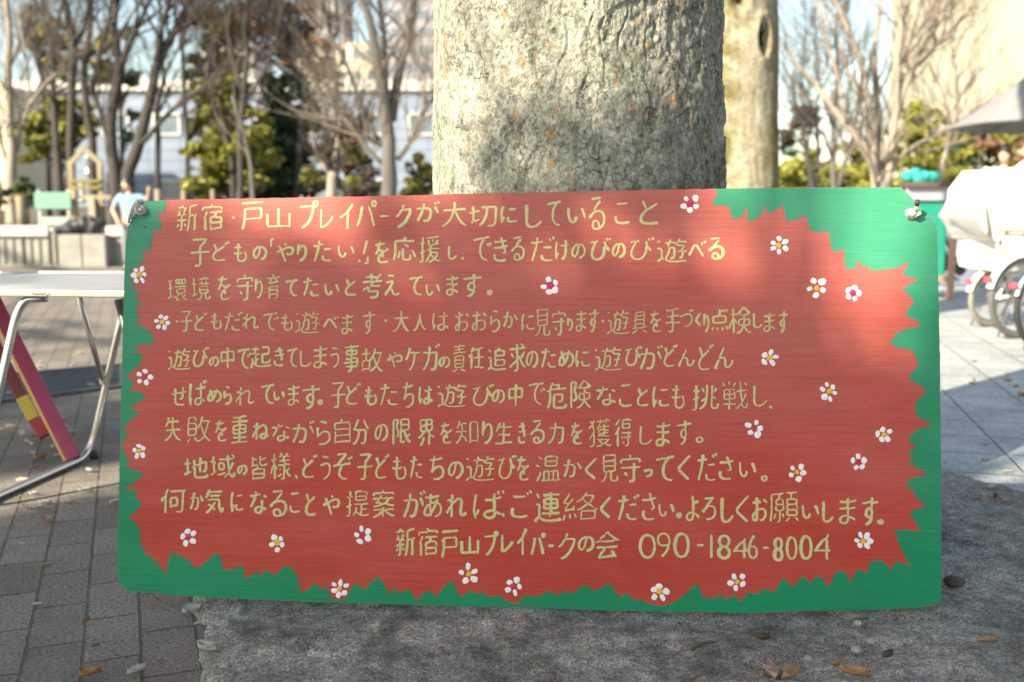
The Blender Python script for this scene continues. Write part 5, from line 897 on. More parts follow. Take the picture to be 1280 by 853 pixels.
ev('garden_shrub', 'brown gold shrub low between the dark conifer and the broad grey tree', 19, [(400, 218, 20, 22), (440, 215, 26, 24), (425, 190, 26, 22), (455, 235, 22, 14), (440, 160, 24, 20)], [M['leaf_brown'], M['leaf_olive'], M['twig']], LB, 3600, .07, (425, 245, 5), 38, 'shrub', 8)
ev('garden_shrub', 'green shrub hard against the left side of the thick trunk', 15.5, [(522, 215, 14, 22), (534, 230, 16, 16), (512, 236, 12, 12)], [M['leaf_olive'], M['leaf_dark']], LB, 1700, .07, (524, 245, 4), 39, 'shrub', 7)
ev('garden_shrub', 'rounded olive bush beside the tan log post at far left', 18.2, [(32, 238, 12, 16), (24, 244, 10, 10), (40, 246, 9, 9)], [M['leaf_olive'], M['leaf_dark']], LB, 1500, .06, (32, 250, 3), 40, 'shrub', 7)
ev('garden_shrub', 'dark bush cut by the left edge of the view', 17.5, [(-2, 246, 10, 14)], [M['leaf_olive'], M['leaf_dark']], LB, 700, .06, (-2, 250, 3), 41, 'shrub', 6)
ev('garden_shrub', 'low dark bush under the broad grey tree', 16.5, [(460, 240, 18, 10), (440, 243, 14, 8)], [M['leaf_dark'], M['twig']], LB, 900, .06, (455, 250, 3), 42, 'shrub', 6)
for i, (x, y, rx, ry, lab) in enumerate([(1000, 212, 24, 28, 'bright yellow green bush right beside the mossy trunk'), (1065, 205, 26, 30, 'yellow green bush behind the foot of the wide pale tree'), (1035, 225, 22, 20, 'small yellow green bush in the gap between the two yellow green bushes')]):
    ev('garden_shrub', lab, 27 + i, [(x, y, rx, ry), (x - rx * .6, y + ry * .6, rx * .7, ry * .6), (x + rx * .6, y + ry * .5, rx * .7, ry * .6), (x, 250, rx * 1.2, 16)], [M['leaf_yg'], M['leaf_olive'], M['leaf_yg']], -.05, 2600, .11, (x, 250, 5), 43 + i, 'shrub', 8)
ev('broadleaf_tree', 'yellow green leafy tree behind the right limbs of the wide pale tree', 29, [(1150, 190, 26, 34), (1145, 150, 20, 24), (1170, 160, 22, 30), (1178, 205, 22, 30), (1130, 215, 18, 24), (1152, 236, 30, 16)], [M['leaf_yg'], M['leaf_olive'], M['leaf_yg']], -.05, 5200, .12, (1155, 250, 7), 46, sub=8)
ev('broadleaf_tree', 'deeper green tree below the grey parasol behind the bicycles', 26, [(1215, 185, 24, 22), (1238, 175, 22, 20), (1200, 205, 18, 22), (1262, 190, 24, 22), (1225, 225, 40, 20), (1270, 232, 26, 20)], [M['leaf_olive'], M['leaf_dark'], M['leaf_yg'], M['leaf_brown']], -.05, 5200, .11, (1225, 250, 7), 47, sub=8)
ev('broadleaf_tree', 'distant blue grey tree low behind the thin dark stems at right', 45, [(1002, 150, 12, 16), (990, 180, 14, 18), (1015, 140, 10, 10)], [M['leaf_blue'], M['twig']], -.05, 900, .2, (1002, 250, 4), 48, sub=5)

# ================================================================ BUILDINGS FAR BEHIND
def facade(t, x0, x1, y, z0, z1, depth, wall, nx, nz, wmat, frame, ww=.6, hh=.55, parapet=None):
    B = MB(); B.box(((x0 + x1) / 2, y + depth / 2, (z0 + z1) / 2), (x1 - x0, depth, z1 - z0)); B.build('wall', wall, t)
    cw, ch = (x1 - x0) / nx, (z1 - z0) / nz
    F = None
    for i in range(nx):
        for j in range(nz):
            cx, cz = x0 + (i + .5) * cw, z0 + (j + .5) * ch
            B = MB()
            for s_ in (-1, 1):
                B.box((cx + s_ * cw * ww / 2, y - .06, cz), (.1, .12, ch * hh + .1)); B.box((cx, y - .06, cz + s_ * ch * hh / 2), (cw * ww - .1, .12, .1))
            f_ = B.build('window', frame, t)
            B = MB(); B.box((cx, y - .03, cz), (cw * ww - .1, .05, ch * hh - .1)); B.build('pane', wmat, f_)
    if parapet:
        B = MB(); B.box(((x0 + x1) / 2, y + depth / 2, z1 + parapet[0] / 2), (x1 - x0 + .5, depth + .5, parapet[0])); B.build('parapet', parapet[1], t)
m = N('window_glass'); M['glass'] = m.done(m.ramp(m.noise(m.mapv(), .6, 3), [(.3, (.10, .13, .17)), (.7, (.2, .25, .3))]), .15)
m = N('blue_grey_cladding'); v = m.mapv((1, 0, 1), (R(90), 0, 0)); bk = m.n('ShaderNodeTexBrick'); bk.offset = 0
for k_, q_ in (('Scale', 1), ('Brick Width', 1.8), ('Row Height', .6), ('Mortar Size', .03)): bk.inputs[k_].default_value = q_
bk.inputs['Color1'].default_value = (.19, .235, .32, 1); bk.inputs['Color2'].default_value = (.225, .275, .365, 1); bk.inputs['Mortar'].default_value = (.11, .135, .19, 1)
m.l(m.mapv((1, 1, 1), (R(90), 0, 0)), bk.inputs['Vector'])
M['clad'] = m.done(m.mix(m.ramp(m.noise(m.mapv((1, 1, .25)), 1.1, 5, .65), [(.5, 0), (.75, .4)]), bk.outputs[0], (.13, .15, .19)), .6)
M['clad_white'] = mat('white_cladding', (.62, .6, .57), (.7, .68, .65), 1.2, .6)
M['tower_grey'] = mat('grey_render', (.27, .26, .29), (.33, .32, .35), .3, .8)
M['tower_cream'] = mat('cream_render', (.55, .47, .35), (.64, .56, .44), .4, .8)
M['cream_wall'] = mat('cream_plaster', (.42, .375, .29), (.48, .435, .35), .7, .85, bump=.1)
def bld(label, px0, px1, ytop, d, zb, depth, *a, **k):
    p0, p1 = A(px0, 250, d), A(px1, 250, d); zt = A(0, ytop, d).z
    t = thing('office_building' if d > 90 else 'low_building', label, 'building', ((p0.x + p1.x) / 2, p0.y, zb)); hw = (p1.x - p0.x) / 2
    facade(t, -hw, hw, 0, 0, zt - zb, depth, *a, **k); return t
bld('long low blue grey building with a white parapet behind the bare trees', -260, 560, 116, 58, 0, 14, M['clad'], 13, 2, M['glass'], M['clad_white'], ww=.5, hh=.3, parapet=(.6, M['clad_white']))
bld('beige lit house at the far left edge in front of the blue grey building', -90, 14, 108, 48, 0, 6, M['tower_cream'], 2, 2, M['glass'], M['clad_white'], ww=.4, hh=.35)
bld('tall narrow grey tower rising above the conifers', 392, 434, -60, 190, 0, 12, M['tower_grey'], 3, 16, M['glass'], M['tower_grey'])
bld('cream mid rise block with sunlit facade in front of the grey towers', 372, 474, 58, 150, 0, 14, M['tower_cream'], 6, 8, M['glass'], M['clad_white'], ww=.5, hh=.45)
bld('tall grey tower directly left of the thick trunk', 489, 575, -70, 175, 0, 14, M['tower_grey'], 5, 16, M['glass'], M['tower_grey'], ww=.7, hh=.5)
bld('pale slab block high between the far left bare trees', 262, 322, 60, 160, 0, 14, M['tower_grey'], 5, 8, M['glass'], M['clad_white'])
p0 = A(1199, 155, 29)
t = thing('cream_building', 'bright cream plastered building at the top right corner above the parasol', 'building', (p0.x, p0.y, 0), R(-6))
B = MB(); B.box((7, 4, 6.5), (14, 8, 13)); B.build('wall', M['cream_wall'], t)
for i in range(4):
    B = MB(); x = 4.2 + i * 2.6
    for s_ in (-1, 1): B.box((x + s_ * .62, -.05, 5.2), (.08, .1, 1.5)); B.box((x, -.05, 5.2 + s_ * .79), (1.32, .1, .08))
    f_ = B.build('window', M['grey_plastic'], t); B = MB(); B.box((x, -.02, 5.2), (1.16, .03, 1.5)); B.build('pane', M['glass'], f_)
B = MB(); B.box((7, 4, 13.15), (14.5, 8.5, .3)); B.build('parapet', M['stone_white'], t)

# ================================================================ LEFT MIDDLE GROUND
WY = 15.75
def xat(px, d): return (px - 640) / FPX * d
# low wall: coping blocks on grooved concrete blocks
def wall_run(label, px0, px1, ztop, grooves, y, thick, cop):
    x0, x1 = xat(px0, y), xat(px1, y); L_ = x1 - x0
    t = thing('stone_wall', label, 'wall', (x0, y, 0))
    B = MB(); nb = max(1, round(L_ / .42))
    for i in range(nb):
        a, b = i * L_ / nb, (i + 1) * L_ / nb
        B.box(((a + b) / 2, thick / 2, (ztop - cop) / 2 - .02), (b - a - .018, thick, ztop - cop + .04), bev=.012)
        for g_ in range(grooves): B.box((a + (b - a) * (g_ + .5) / grooves, -.012, (ztop - cop) / 2), ((b - a) / grooves * .55, .03, ztop - cop - .1), bev=.008)
    B.build('block_course', M['stone'], t)
    if cop > .02:
        B = MB(); nb = max(1, round(L_ / .8))
        for i in range(nb): B.box(((i + .5) * L_ / nb, thick / 2 - .02, ztop - cop / 2), (L_ / nb - .02, thick + .1, cop), bev=.015)
        B.build('coping', M['stone_white'], t)
    return t
wall_run('long low grooved stone wall with white coping behind the child', -620, 66, .63, 3, WY, .42, .16)
wall_run('grooved stone wall section with white coping hidden partly by the sign', 136, 760, .63, 3, WY, .42, .16)
wall_run('square pale block of the stone wall carrying the black bag', 74, 134, .5, 0, WY - .25, .75, .0)
wall_run('narrow upright pier of stone directly left of the square block', 67, 73.5, .6, 1, WY - .06, .42, .05)
# black bag on the square block
c = A(104, 296, WY - .05); B = MB()
for i, (dx, dz, s_) in enumerate(((-.2, .07, .16), (-.08, .1, .17), (.04, .11, .18), (.2, .08, .17), (.32, .04, .12), (-.33, .03, .1), (.08, .15, .12), (-.14, .13, .1))):
    B.hull([(dx + s_ * math.cos(a) * math.cos(b), s_ * 1.1 * math.sin(a) * math.cos(b), dz * 1.5 + s_ * .8 * math.sin(b)) for a in np.linspace(0, 6, 9) for b in np.linspace(-1.4, 1.4, 5)], 0, 2, .05, i)
bg_ = B.build('bag', mat('black_nylon', (.015, .014, .017), (.04, .036, .042), 8, .55, bump=.4), None, True)
bg_.location = (c.x, WY + .1, .5 - .02); tag(bg_, 'crumpled black bag lying on the square stone block', 'bag')
# log posts
def log_post(label, px, y0, y1, d, wpx):
    p = A(px, y1, d); z1 = A(px, y0, d).z; r = wpx * d / FPX / 2
    B = MB(); B.lathe((0, 0, 0), [(.001, -.1), (r, -.1), (r * .98, (z1 - p.z) * .6), (r, z1 - p.z - .02), (r * .85, z1 - p.z), (.001, z1 - p.z)], 14)
    o = B.build('log_post', M['wood_pale'], None, True); o.location = p; tag(o, label, 'post')
log_post('tan round log post standing on the wall to the left of the green board', 28, 245, 283, 16.4, 12)
log_post('pale log post top peeping over the sign right beside the raised hand', 200, 237, 290, 16.6, 9)
log_post('thin pale log post seen over the sign between hand and conifer', 232, 238, 290, 17.2, 7)
log_post('pale log post standing before the yellow green conifer', 268, 237, 290, 17.4, 6)
# green information board
p = A(68, 283, 16.35)
t = thing('information_board', 'small pale green information board on two legs behind the wall', 'sign', (p.x, p.y, .56))
B = MB(); B.box((0, 0, .47), (.60, .03, .27), bev=.006); B.build('panel', mat('pale_green_panel', (.12, .27, .2), (.16, .33, .25), 4, .5), t)
for s_ in (-1, 1): B = MB(); B.box((s_ * .24, .025, .3), (.035, .02, .7)); B.build('leg', M['grey_plastic'], t)
B = MB(); B.box((0, -.005, .14), (.5, .02, .13)); B.build('lower_panel', mat('mottled_notice', (.4, .33, .33), (.25, .42, .33), 14, .6), t)
# timber arch (bell frame)
p = A(112, 283, 16.8)
def zz(y): return A(0, y, 16.8).z - .56
def xx(px): return xat(px, 16.8) - p.x
t = thing('timber_arch', 'pale timber arch with a pointed gable and yellow green cross beams beside the child', 'play frame', (p.x, p.y, .56))
for px_ in (93, 129): B = MB(); B.box((xx(px_), 0, zz(205) / 2), (.085, .085, zz(205) + .02), bev=.008); B.build('post', M['wood_pale'], t)
B = MB(); B.bar((xx(90), -.01, zz(208)), (xx(111.5), -.01, zz(186)), .06, .08); B.build('rafter', M['wood_pale'], t)
B = MB(); B.bar((xx(133), -.012, zz(208)), (xx(111.5), -.012, zz(186)), .06, .08); B.build('rafter', M['wood_pale'], t)
my = mat('yellow_green_beam', (.13, .125, .03), (.22, .17, .035), 5, .7)
for y_ in (227, 235): B = MB(); B.box((xx(111), -.05, zz(y_)), (.5, .05, .06), bev=.006); B.build('cross_beam', my, t)
for px_, y_ in ((103, 238), (126, 246)): B = MB(); B.box((xx(px_), -.28, zz(y_) / 2), (.11, .11, zz(y_)), bev=.012); B.build('post', mat('cream_timber', (.3, .25, .17), (.4, .345, .25), 4, .8), t)
B = MB(); B.bar((xx(112), -.28, zz(247)), (xx(150), -.28, zz(247)), .07, .07); B.build('rail', M['wood_pale'], t)
B = MB(); B.lathe((xx(114), 0, zz(216)), [(.005, .1), (.03, .08), (.045, 0), (.06, -.04), (.001, -.04)], 12); B.tube([(xx(114), 0, zz(216) + .09), (xx(113), 0, zz(190))], .008, 6); B.build('bell', M['steel'], t, True)

# steel drain grating in the brick path
g00, g10, g11, g01 = G(-70, 513), G(153, 485.5), G(153, 459), G(-55, 476)
t = thing('drain_grating', 'dark steel drain grating set in the brick path behind the folding table', 'grating', (g00.x, g00.y, 0)); o_ = Vector((g00.x, g00.y, 0))
mg = mat('dark_grating_steel', (.07, .075, .085), (.12, .125, .135), 25, .5, .4)
B = MB()
for a, b in ((g00, g10), (g10, g11), (g11, g01), (g01, g00)): B.bar(a - o_ + Vector((0, 0, .006)), b - o_ + Vector((0, 0, .006)), .03, .024)
B.build('frame', mg, t)
B = MB()
for i in range(1, 24):
    s_ = i / 24; a = g00.lerp(g01, s_) - o_; b = g10.lerp(g11, s_) - o_
    B.bar(a + Vector((0, 0, .006)), b + Vector((0, 0, .006)), .012, .012)
for i in range(1, 46):
    s_ = i / 46; a = g00.lerp(g10, s_) - o_; b = g01.lerp(g11, s_) - o_
    B.bar(a + Vector((0, 0, .004)), b + Vector((0, 0, .004)), .006, .008)
B.build('bars', mg, t)
B = MB(); B.add([(q - o_) + Vector((0, 0, .003)) for q in (g00, g10, g11, g01)], [(0, 1, 2, 3)]); B.build('drain_bed', mat('drain_dark', (.02, .02, .022), (.035, .035, .04), 10, .95), t)

# ---- folding table
ZT = .665
fl, fr = A(-62, 357, 3.10), A(186, 366.5, 3.02); bl_, br = A(-90, 343, 3.95), A(196, 340.2, 3.95)
for q in (fl, fr, bl_, br): q.z = ZT
t = thing('folding_table', 'aluminium folding table with a white streaked top beside the left end of the sign', 'table', (fl.x, fl.y, 0)); o_ = Vector((fl.x, fl.y, 0))
m = N('white_melamine'); g = m.noise(m.mapv((1.2, 9, 1)), 2.6, 5, .6, .8)
mt = m.done(m.ramp(g, [(.35, (.29, .295, .315)), (.6, (.42, .42, .435))]), .28)
B = MB(); top = [q - o_ for q in (fl, fr, br, bl_)]
B.add([q + Vector((0, 0, 0)) for q in top] + [q + Vector((0, 0, -.012)) for q in top], [(0, 1, 2, 3), (7, 6, 5, 4)] + [(i, 4 + i, 4 + (i + 1) % 4, (i + 1) % 4) for i in range(4)]); B.build('tabletop', mt, t)
B = MB()
for i in range(4):
    a, b = top[i], top[(i + 1) % 4]; c_ = sum(top, Vector()) / 4; nrm = ((a + b) / 2 - c_); nrm.z = 0; nrm.normalize()
    dv = Vector((0, 0, -.007)); a2, b2 = a + nrm * .006, b + nrm * .006
    B.bar(a2 + dv, b2 + dv, .014, .02, bev=.003)
B.build('rim', M['alu'], t)
# maker's scuffed label on the rim: a few dark flecks
B = MB(); d_ = (top[1] - top[0]).normalized(); nrm = Vector((d_.y, -d_.x, 0))
for i in range(9):
    q = top[0].lerp(top[1], .43 + .0105 * i) + nrm * .0145 + Vector((0, 0, -.009 + rng.uniform(-.002, .002)))
    B.bar(q, q + d_ * rng.uniform(.002, .006) + Vector((0, 0, rng.uniform(-.003, .003))), .0015, .003)
B.build('worn_label', M['black_plastic'], t)
ra = .0125
def bend(pts, k=7):
    out = [Vector(pts[0])]
    for i in range(1, len(pts) - 1):
        a, b, c_ = Vector(pts[i - 1]), Vector(pts[i]), Vector(pts[i + 1]); l1 = min(.09, (a - b).length * .4); l2 = min(.09, (c_ - b).length * .4)
        p0_, p2_ = b + (a - b).normalized() * l1, b + (c_ - b).normalized() * l2
        out += [(1 - s_) ** 2 * p0_ + 2 * s_ * (1 - s_) * b + s_ * s_ * p2_ for s_ in np.linspace(0, 1, k)]
    out.append(Vector(pts[-1])); return out
la, lb = A(58, 370, 3.10), A(30, 372, 3.10); lb = A(24, 372, 3.10)
g1, g2 = G(-34, 634, .013), G(112, 570, .013); up1 = A(152, 396, 3.56); up2 = A(160, 352, 3.6); up2.z = ZT - .02
la.z = ZT - .026; lb.z = ZT - .03
leg_pts = [la - o_, lb - o_, g1 - o_, g2 - o_, up1 - o_, up2 - o_]
B = MB(); B.tube(bend(leg_pts), ra, 12); B.build('leg_frame', M['alu'], t, True)
B = MB(); b0 = A(98, 372, 3.3); b0.z = ZT - .03; b1 = A(128.5, 476, 3.6); B.tube([b0 - o_, b1 - o_], .009, 10); B.box(b1 - o_ , (.02, .02, .03), bev=.004); B.build('brace', M['alu'], t, True)
B = MB(); q = g2 - o_ + Vector((.01, .012, .0)); B.lathe(q + Vector((0, 0, -.0125)), [(.001, 0), (.016, 0), (.017, .02), (.013, .03), (.001, .03)], 12); B.build('foot_cap', M['black_plastic'], t, True)
# the far end's leg frame and cross tube, mostly behind the sign
B = MB(); far = [fr.lerp(br, .1) - o_ + Vector((-.1, 0, -.03)), fr.lerp(br, .1) - o_ + Vector((.02, 0, -ZT + .013)), fr.lerp(br, .9) - o_ + Vector((.02, 0, -ZT + .013)), fr.lerp(br, .9) - o_ + Vector((-.1, 0, -.03))]
B.tube(bend(far), ra, 12); B.build('leg_frame', M['alu'], t, True)

# ---- painted trestle under the table
a1, b1 = A(-46, 300, 3.72), G(93, 581, .0); a2, b2 = A(-62, 325, 4.02), G(57, 552, .0)
t = thing('painted_trestle', 'magenta and dark red painted wooden trestle leaning under the folding table', 'trestle', (b1.x, b1.y, 0)); o_ = Vector((b1.x, b1.y, 0))
mm_ = mat('magenta_paint', (.24, .02, .075), (.32, .034, .10), 8, .5); mr_ = mat('dark_red_paint', (.12, .008, .01), (.18, .014, .015), 8, .5); my_ = mat('yellow_paint', (.42, .31, .035), (.52, .4, .05), 8, .5); mgd = mat('ochre_edge', (.42, .27, .06), (.5, .34, .09), 8, .6)
def plank(a, b, wd, th, mt_, name):
    a, b = a - o_, b - o_; d_ = (b - a).normalized(); side = Vector((1, .25, 0)); side = (side - d_ * side.dot(d_)).normalized(); nn = d_.cross(side)
    B = MB(); Mx = Matrix((side, nn, d_)).transposed().to_4x4(); B.box((a + b) / 2, (wd, th, (b - a).length), M=Mx, bev=.004); return B.build(name, mt_, t), side, nn
_, sd_, nn_ = plank(a1, b1 + Vector((0, 0, .02)), .05, .03, mm_, 'leg')
B = MB(); off = -sd_ * .027; B.bar(a1 - o_ + off, b1 - o_ + off + Vector((0, 0, .03)), .006, .026); B.build('edge_strip', mgd, t)
q0, q1 = a2.lerp(b2, .76), a2.lerp(b2, .88)
plank(a2, q0, .045, .03, mr_, 'leg'); plank(q0, q1, .046, .031, my_, 'painted_band'); plank(q1, b2 + Vector((0, 0, .02)), .045, .03, mat('red_paint', (.28, .016, .026), (.35, .024, .036), 8, .5), 'leg_end')
plank(a1 + Vector((0, 0, .015)), a2 + Vector((0, 0, .03)), .05, .03, mm_, 'top_rail')
a3, b3 = a1 + Vector((-.03, 0, 0)), b1 + Vector((-1.15, .1, 0)); plank(a3, b3 + Vector((0, 0, .02)), .05, .03, mm_, 'leg')
plank(a2 + Vector((-.03, 0, 0)), b2 + Vector((-1.0, .1, .02)), .055, .03, mr_, 'leg')

# ================================================================ PEOPLE
def skinned(verts, edges, rad, name, mt_, parent, sub=2, extra=None):
    me = bpy.data.meshes.new(name + '_tmp'); me.from_pydata(verts, edges, [])
    bm = bmesh.new(); bm.from_mesh(me); ly = bm.verts.layers.skin.verify(); bm.verts.ensure_lookup_table()
    for i, v in enumerate(bm.verts):
        r_ = rad[i]; v[ly].radius = r_ if isinstance(r_, tuple) else (r_, r_); v[ly].use_root = i == 0
    bm.to_mesh(me); bm.free()
    o = bpy.data.objects.new(name + '_tmp', me); col.objects.link(o)
    sk = o.modifiers.new('skin', 'SKIN'); sk.use_smooth_shade = True; ss = o.modifiers.new('sub', 'SUBSURF'); ss.levels = sub; ss.render_levels = sub
    dg = bpy.context.evaluated_depsgraph_get(); dg.update()
    m2 = bpy.data.meshes.new_from_object(o.evaluated_get(dg)); bpy.data.objects.remove(o); m2.name = name
    B = MB(); B.add([v.co[:] for v in m2.vertices], [tuple(p.vertices) for p in m2.polygons])
    if extra: extra(B)
    return B.build(name, mt_, parent, True)
def person(label, loc, rz, h, shirt, trousers, arms, head_turn, stride=.0, sleeve=.5):
    k = h / 1.75; t = thing('person', label, 'person', loc, rz)
    V = [(0, 0, .95), (0, 0, 1.1), (0, 0, 1.28), (0, 0, 1.45), (0, -.015, 1.52)]; E = [(0, 1), (1, 2), (2, 3), (3, 4)]; Rr = [(.135, .1), (.125, .095), (.15, .105), (.065, .06), (.05, .05)]
    SV_, SE, SR = [(0, 0, .93), (0, 0, 1.1), (0, 0, 1.28), (0, 0, 1.44), (0, -.01, 1.48)], [(0, 1), (1, 2), (2, 3), (3, 4)], [(.155, .12), (.145, .115), (.165, .125), (.09, .08), (.066, .062)]
    hands = []
    for s_, arm in zip((-1, 1), arms):
        b = len(V); sh = (s_ * .175, 0, 1.41); V += [sh] + list(arm); E += [(2, b), (b, b + 1), (b + 1, b + 2)]; Rr += [.058, .042, .03]
        c_ = len(SV_); e = tuple(sh[i] + (arm[0][i] - sh[i]) * sleeve * 1.5 for i in range(3)); SV_ += [sh, e]; SE += [(2, c_), (c_, c_ + 1)]; SR += [.078, .068]
        hands.append((Vector(arm[0]), Vector(arm[1])))
    TV, TE, TRr = [(0, 0, 1.0), (0, 0, .93)], [(0, 1)], [(.145, .112), (.15, .12)]
    for s_ in (-1, 1):
        y = stride * s_; b = len(V); V += [(s_ * .09, 0, .88), (s_ * .1, -.03 + y * .4, .5), (s_ * .105, .02 + y, .1), (s_ * .115, -.13 + y, .035)]; E += [(0, b), (b, b + 1), (b + 1, b + 2), (b + 2, b + 3)]; Rr += [.085, .058, .038, .034]
        c_ = len(TV); TV += [(s_ * .09, 0, .86), (s_ * .1, -.03 + y * .4, .5), (s_ * .105, .02 + y, .12)]; TE += [(1, c_), (c_, c_ + 1), (c_ + 1, c_ + 2)]; TRr += [.105, .08, .066]
    big = 1.18 if h < 1.4 else 1.0; hc = Vector((0, -.02, 1.52 + .115 * big)); Rh = Matrix.Rotation(head_turn, 4, 'Z')
    def extra(B):
        # head with brow, nose, chin, ears, then hands with fingers
        vs_ = []; n1, n2 = 24, 18
        for j in range(n2 + 1):
            ph = math.pi * j / n2
            for i in range(n1):
                a = 2 * math.pi * i / n1; x, y, z = math.sin(ph) * math.sin(a), -math.sin(ph) * math.cos(a), math.cos(ph)
                q = Vector((x * .074, y * .092, z * .118)); f_ = max(0, -y)
                if z < -.2: q.x *= 1 - .35 * (-z - .2); q.y *= 1 - .12 * (-z - .2)
                q.y -= .022 * math.exp(-((x / .16) ** 2 + ((z + .12) / .2) ** 2)) * (f_ > .5)               # nose
                q.y += .009 * (math.exp(-(((abs(x) - .38) / .16) ** 2 + ((z - .06) / .12) ** 2))) * (f_ > .4)   # eye sockets
                q.y -= .005 * math.exp(-((x / .3) ** 2 + ((z + .52) / .1) ** 2)) * (f_ > .4)                 # lips
                vs_.append(hc + Rh @ (q * big))
        B.add(vs_, [(j * n1 + i, (j + 1) * n1 + i, (j + 1) * n1 + (i + 1) % n1, j * n1 + (i + 1) % n1) for j in range(n2) for i in range(n1)])
        for s_ in (-1, 1): B.hull([hc + Rh @ (Vector((s_ * .075 + a * .012, .008 + b * .018, -.005 + c_ * .03)) * big) for a, b, c_ in ((1, 0, 0), (-1, 0, 0), (0, 1, .3), (0, -1, .2), (.6, 0, 1), (.4, 0, -1))])
        for e, w_ in hands:
            d_ = (w_ - e).normalized(); sd = d_.cross(Vector((0, 1, .2))).normalized(); nn = d_.cross(sd)
            B.tube([w_ - d_ * .02, w_ + d_ * .03, w_ + d_ * .085], [.026, .036, .034], 10)
            for q in range(4):
                o1 = w_ + d_ * .08 + sd * (-.024 + .016 * q); L_ = (.058, .07, .066, .052)[q]
                B.tube([o1, o1 + d_ * L_ * .5 + nn * .006, o1 + d_ * L_ * .85 + nn * .022], [.0095, .009, .007], 7)
            o1 = w_ + d_ * .025 + sd * -.026; B.tube([o1, o1 + d_ * .03 - sd * .024, o1 + d_ * .058 - sd * .03], [.012, .011, .008], 7)
    sc_ = lambda L_: [tuple(Vector(v)) for v in L_]
    parts = [skinned(V, E, Rr, 'body', M['skin'], t, 2, extra), skinned(SV_, SE, SR, 'shirt', shirt, t, 2), skinned(TV, TE, TRr, 'trousers', trousers, t, 2)]
    B = MB()
    for j in range(13):
        pass
    n1, n2 = 26, 14; vs_ = []
    for j in range(n2 + 1):
        for i in range(n1):
            a = 2 * math.pi * i / n1; front = max(0, math.cos(a)); lim = math.pi * (.70 - .29 * front ** .6 * 1.0); ph = lim * j / n2
            x, y, z = math.sin(ph) * math.sin(a), -math.sin(ph) * math.cos(a), math.cos(ph)
            u = 1.2 + .06 * noise.noise(Vector((x * 5, y * 5, z * 3)))
            vs_.append(hc + Rh @ (Vector((x * .076 * u, y * .094 * u + .004, z * .118 * u)) * big))
    B.add(vs_, [(j * n1 + i, (j + 1) * n1 + i, (j + 1) * n1 + (i + 1) % n1, j * n1 + (i + 1) % n1) for j in range(n2) for i in range(n1)])
    parts.append(B.build('hair', M['hair'], t, True))
    for s_ in (-1, 1):
        y = stride * s_; B = MB(); B.hull([(s_ * .11 + a * .045, y + .02 + b, c_) for a in (-1, 1) for b, c_ in ((.06, .002), (.05, .09), (-.02, .1), (-.13, .055), (-.2, .03), (-.2, .002))]); parts.append(B.build('shoe', M['black_rubber'], t))
    for s_ in (-1, 1):
        q = hc + Rh @ (Vector((s_ * .029, -.083, .006)) * big); B = MB(); B.lathe(q, [(.001, -.006), (.008, -.003), (.009, 0), (.008, .003), (.001, .006)], 8); parts.append(B.build('eye', M['hair'], t))
    for o in parts: o.scale = (k, k, k)
    return t
kid = G(166, 338)
person('child in a pale blue T shirt and grey trousers, hand on hip, other arm raised', kid, R(6), 1.33, mat('pale_blue_cotton', (.20, .32, .44), (.25, .38, .50), 5, .85), mat('grey_cotton', (.17, .17, .185), (.22, .22, .235), 5, .9),
       (((-.33, .03, 1.17), (-.20, -.13, .96)), ((.36, -.06, 1.36), (.42, -.2, 1.52))), R(-52))
q = A(1252, 250, 12.5); q.z = 0
person('adult with black hair in a white shirt bending over the bicycles', q, R(-12), 1.68, M['white_paint'], mat('brown_trousers', (.2, .14, .09), (.26, .19, .13), 5, .9), (((-.28, -.14, 1.2), (-.36, -.4, 1.16)), ((.26, -.1, 1.16), (.2, -.34, 1.12))), R(-30))
q = A(1222, 250, 13.4); q.z = 0
person('dark haired person mostly hidden behind the white bicycle covers', q, R(10), 1.50, mat('dark_jacket', (.05, .05, .06), (.09, .085, .09), 5, .9), mat('dark_trousers', (.04, .04, .045), (.07, .07, .075), 5, .9), (((-.25, 0, 1.16), (-.22, -.12, .95)), ((.25, 0, 1.16), (.22, -.1, .95))), R(25))

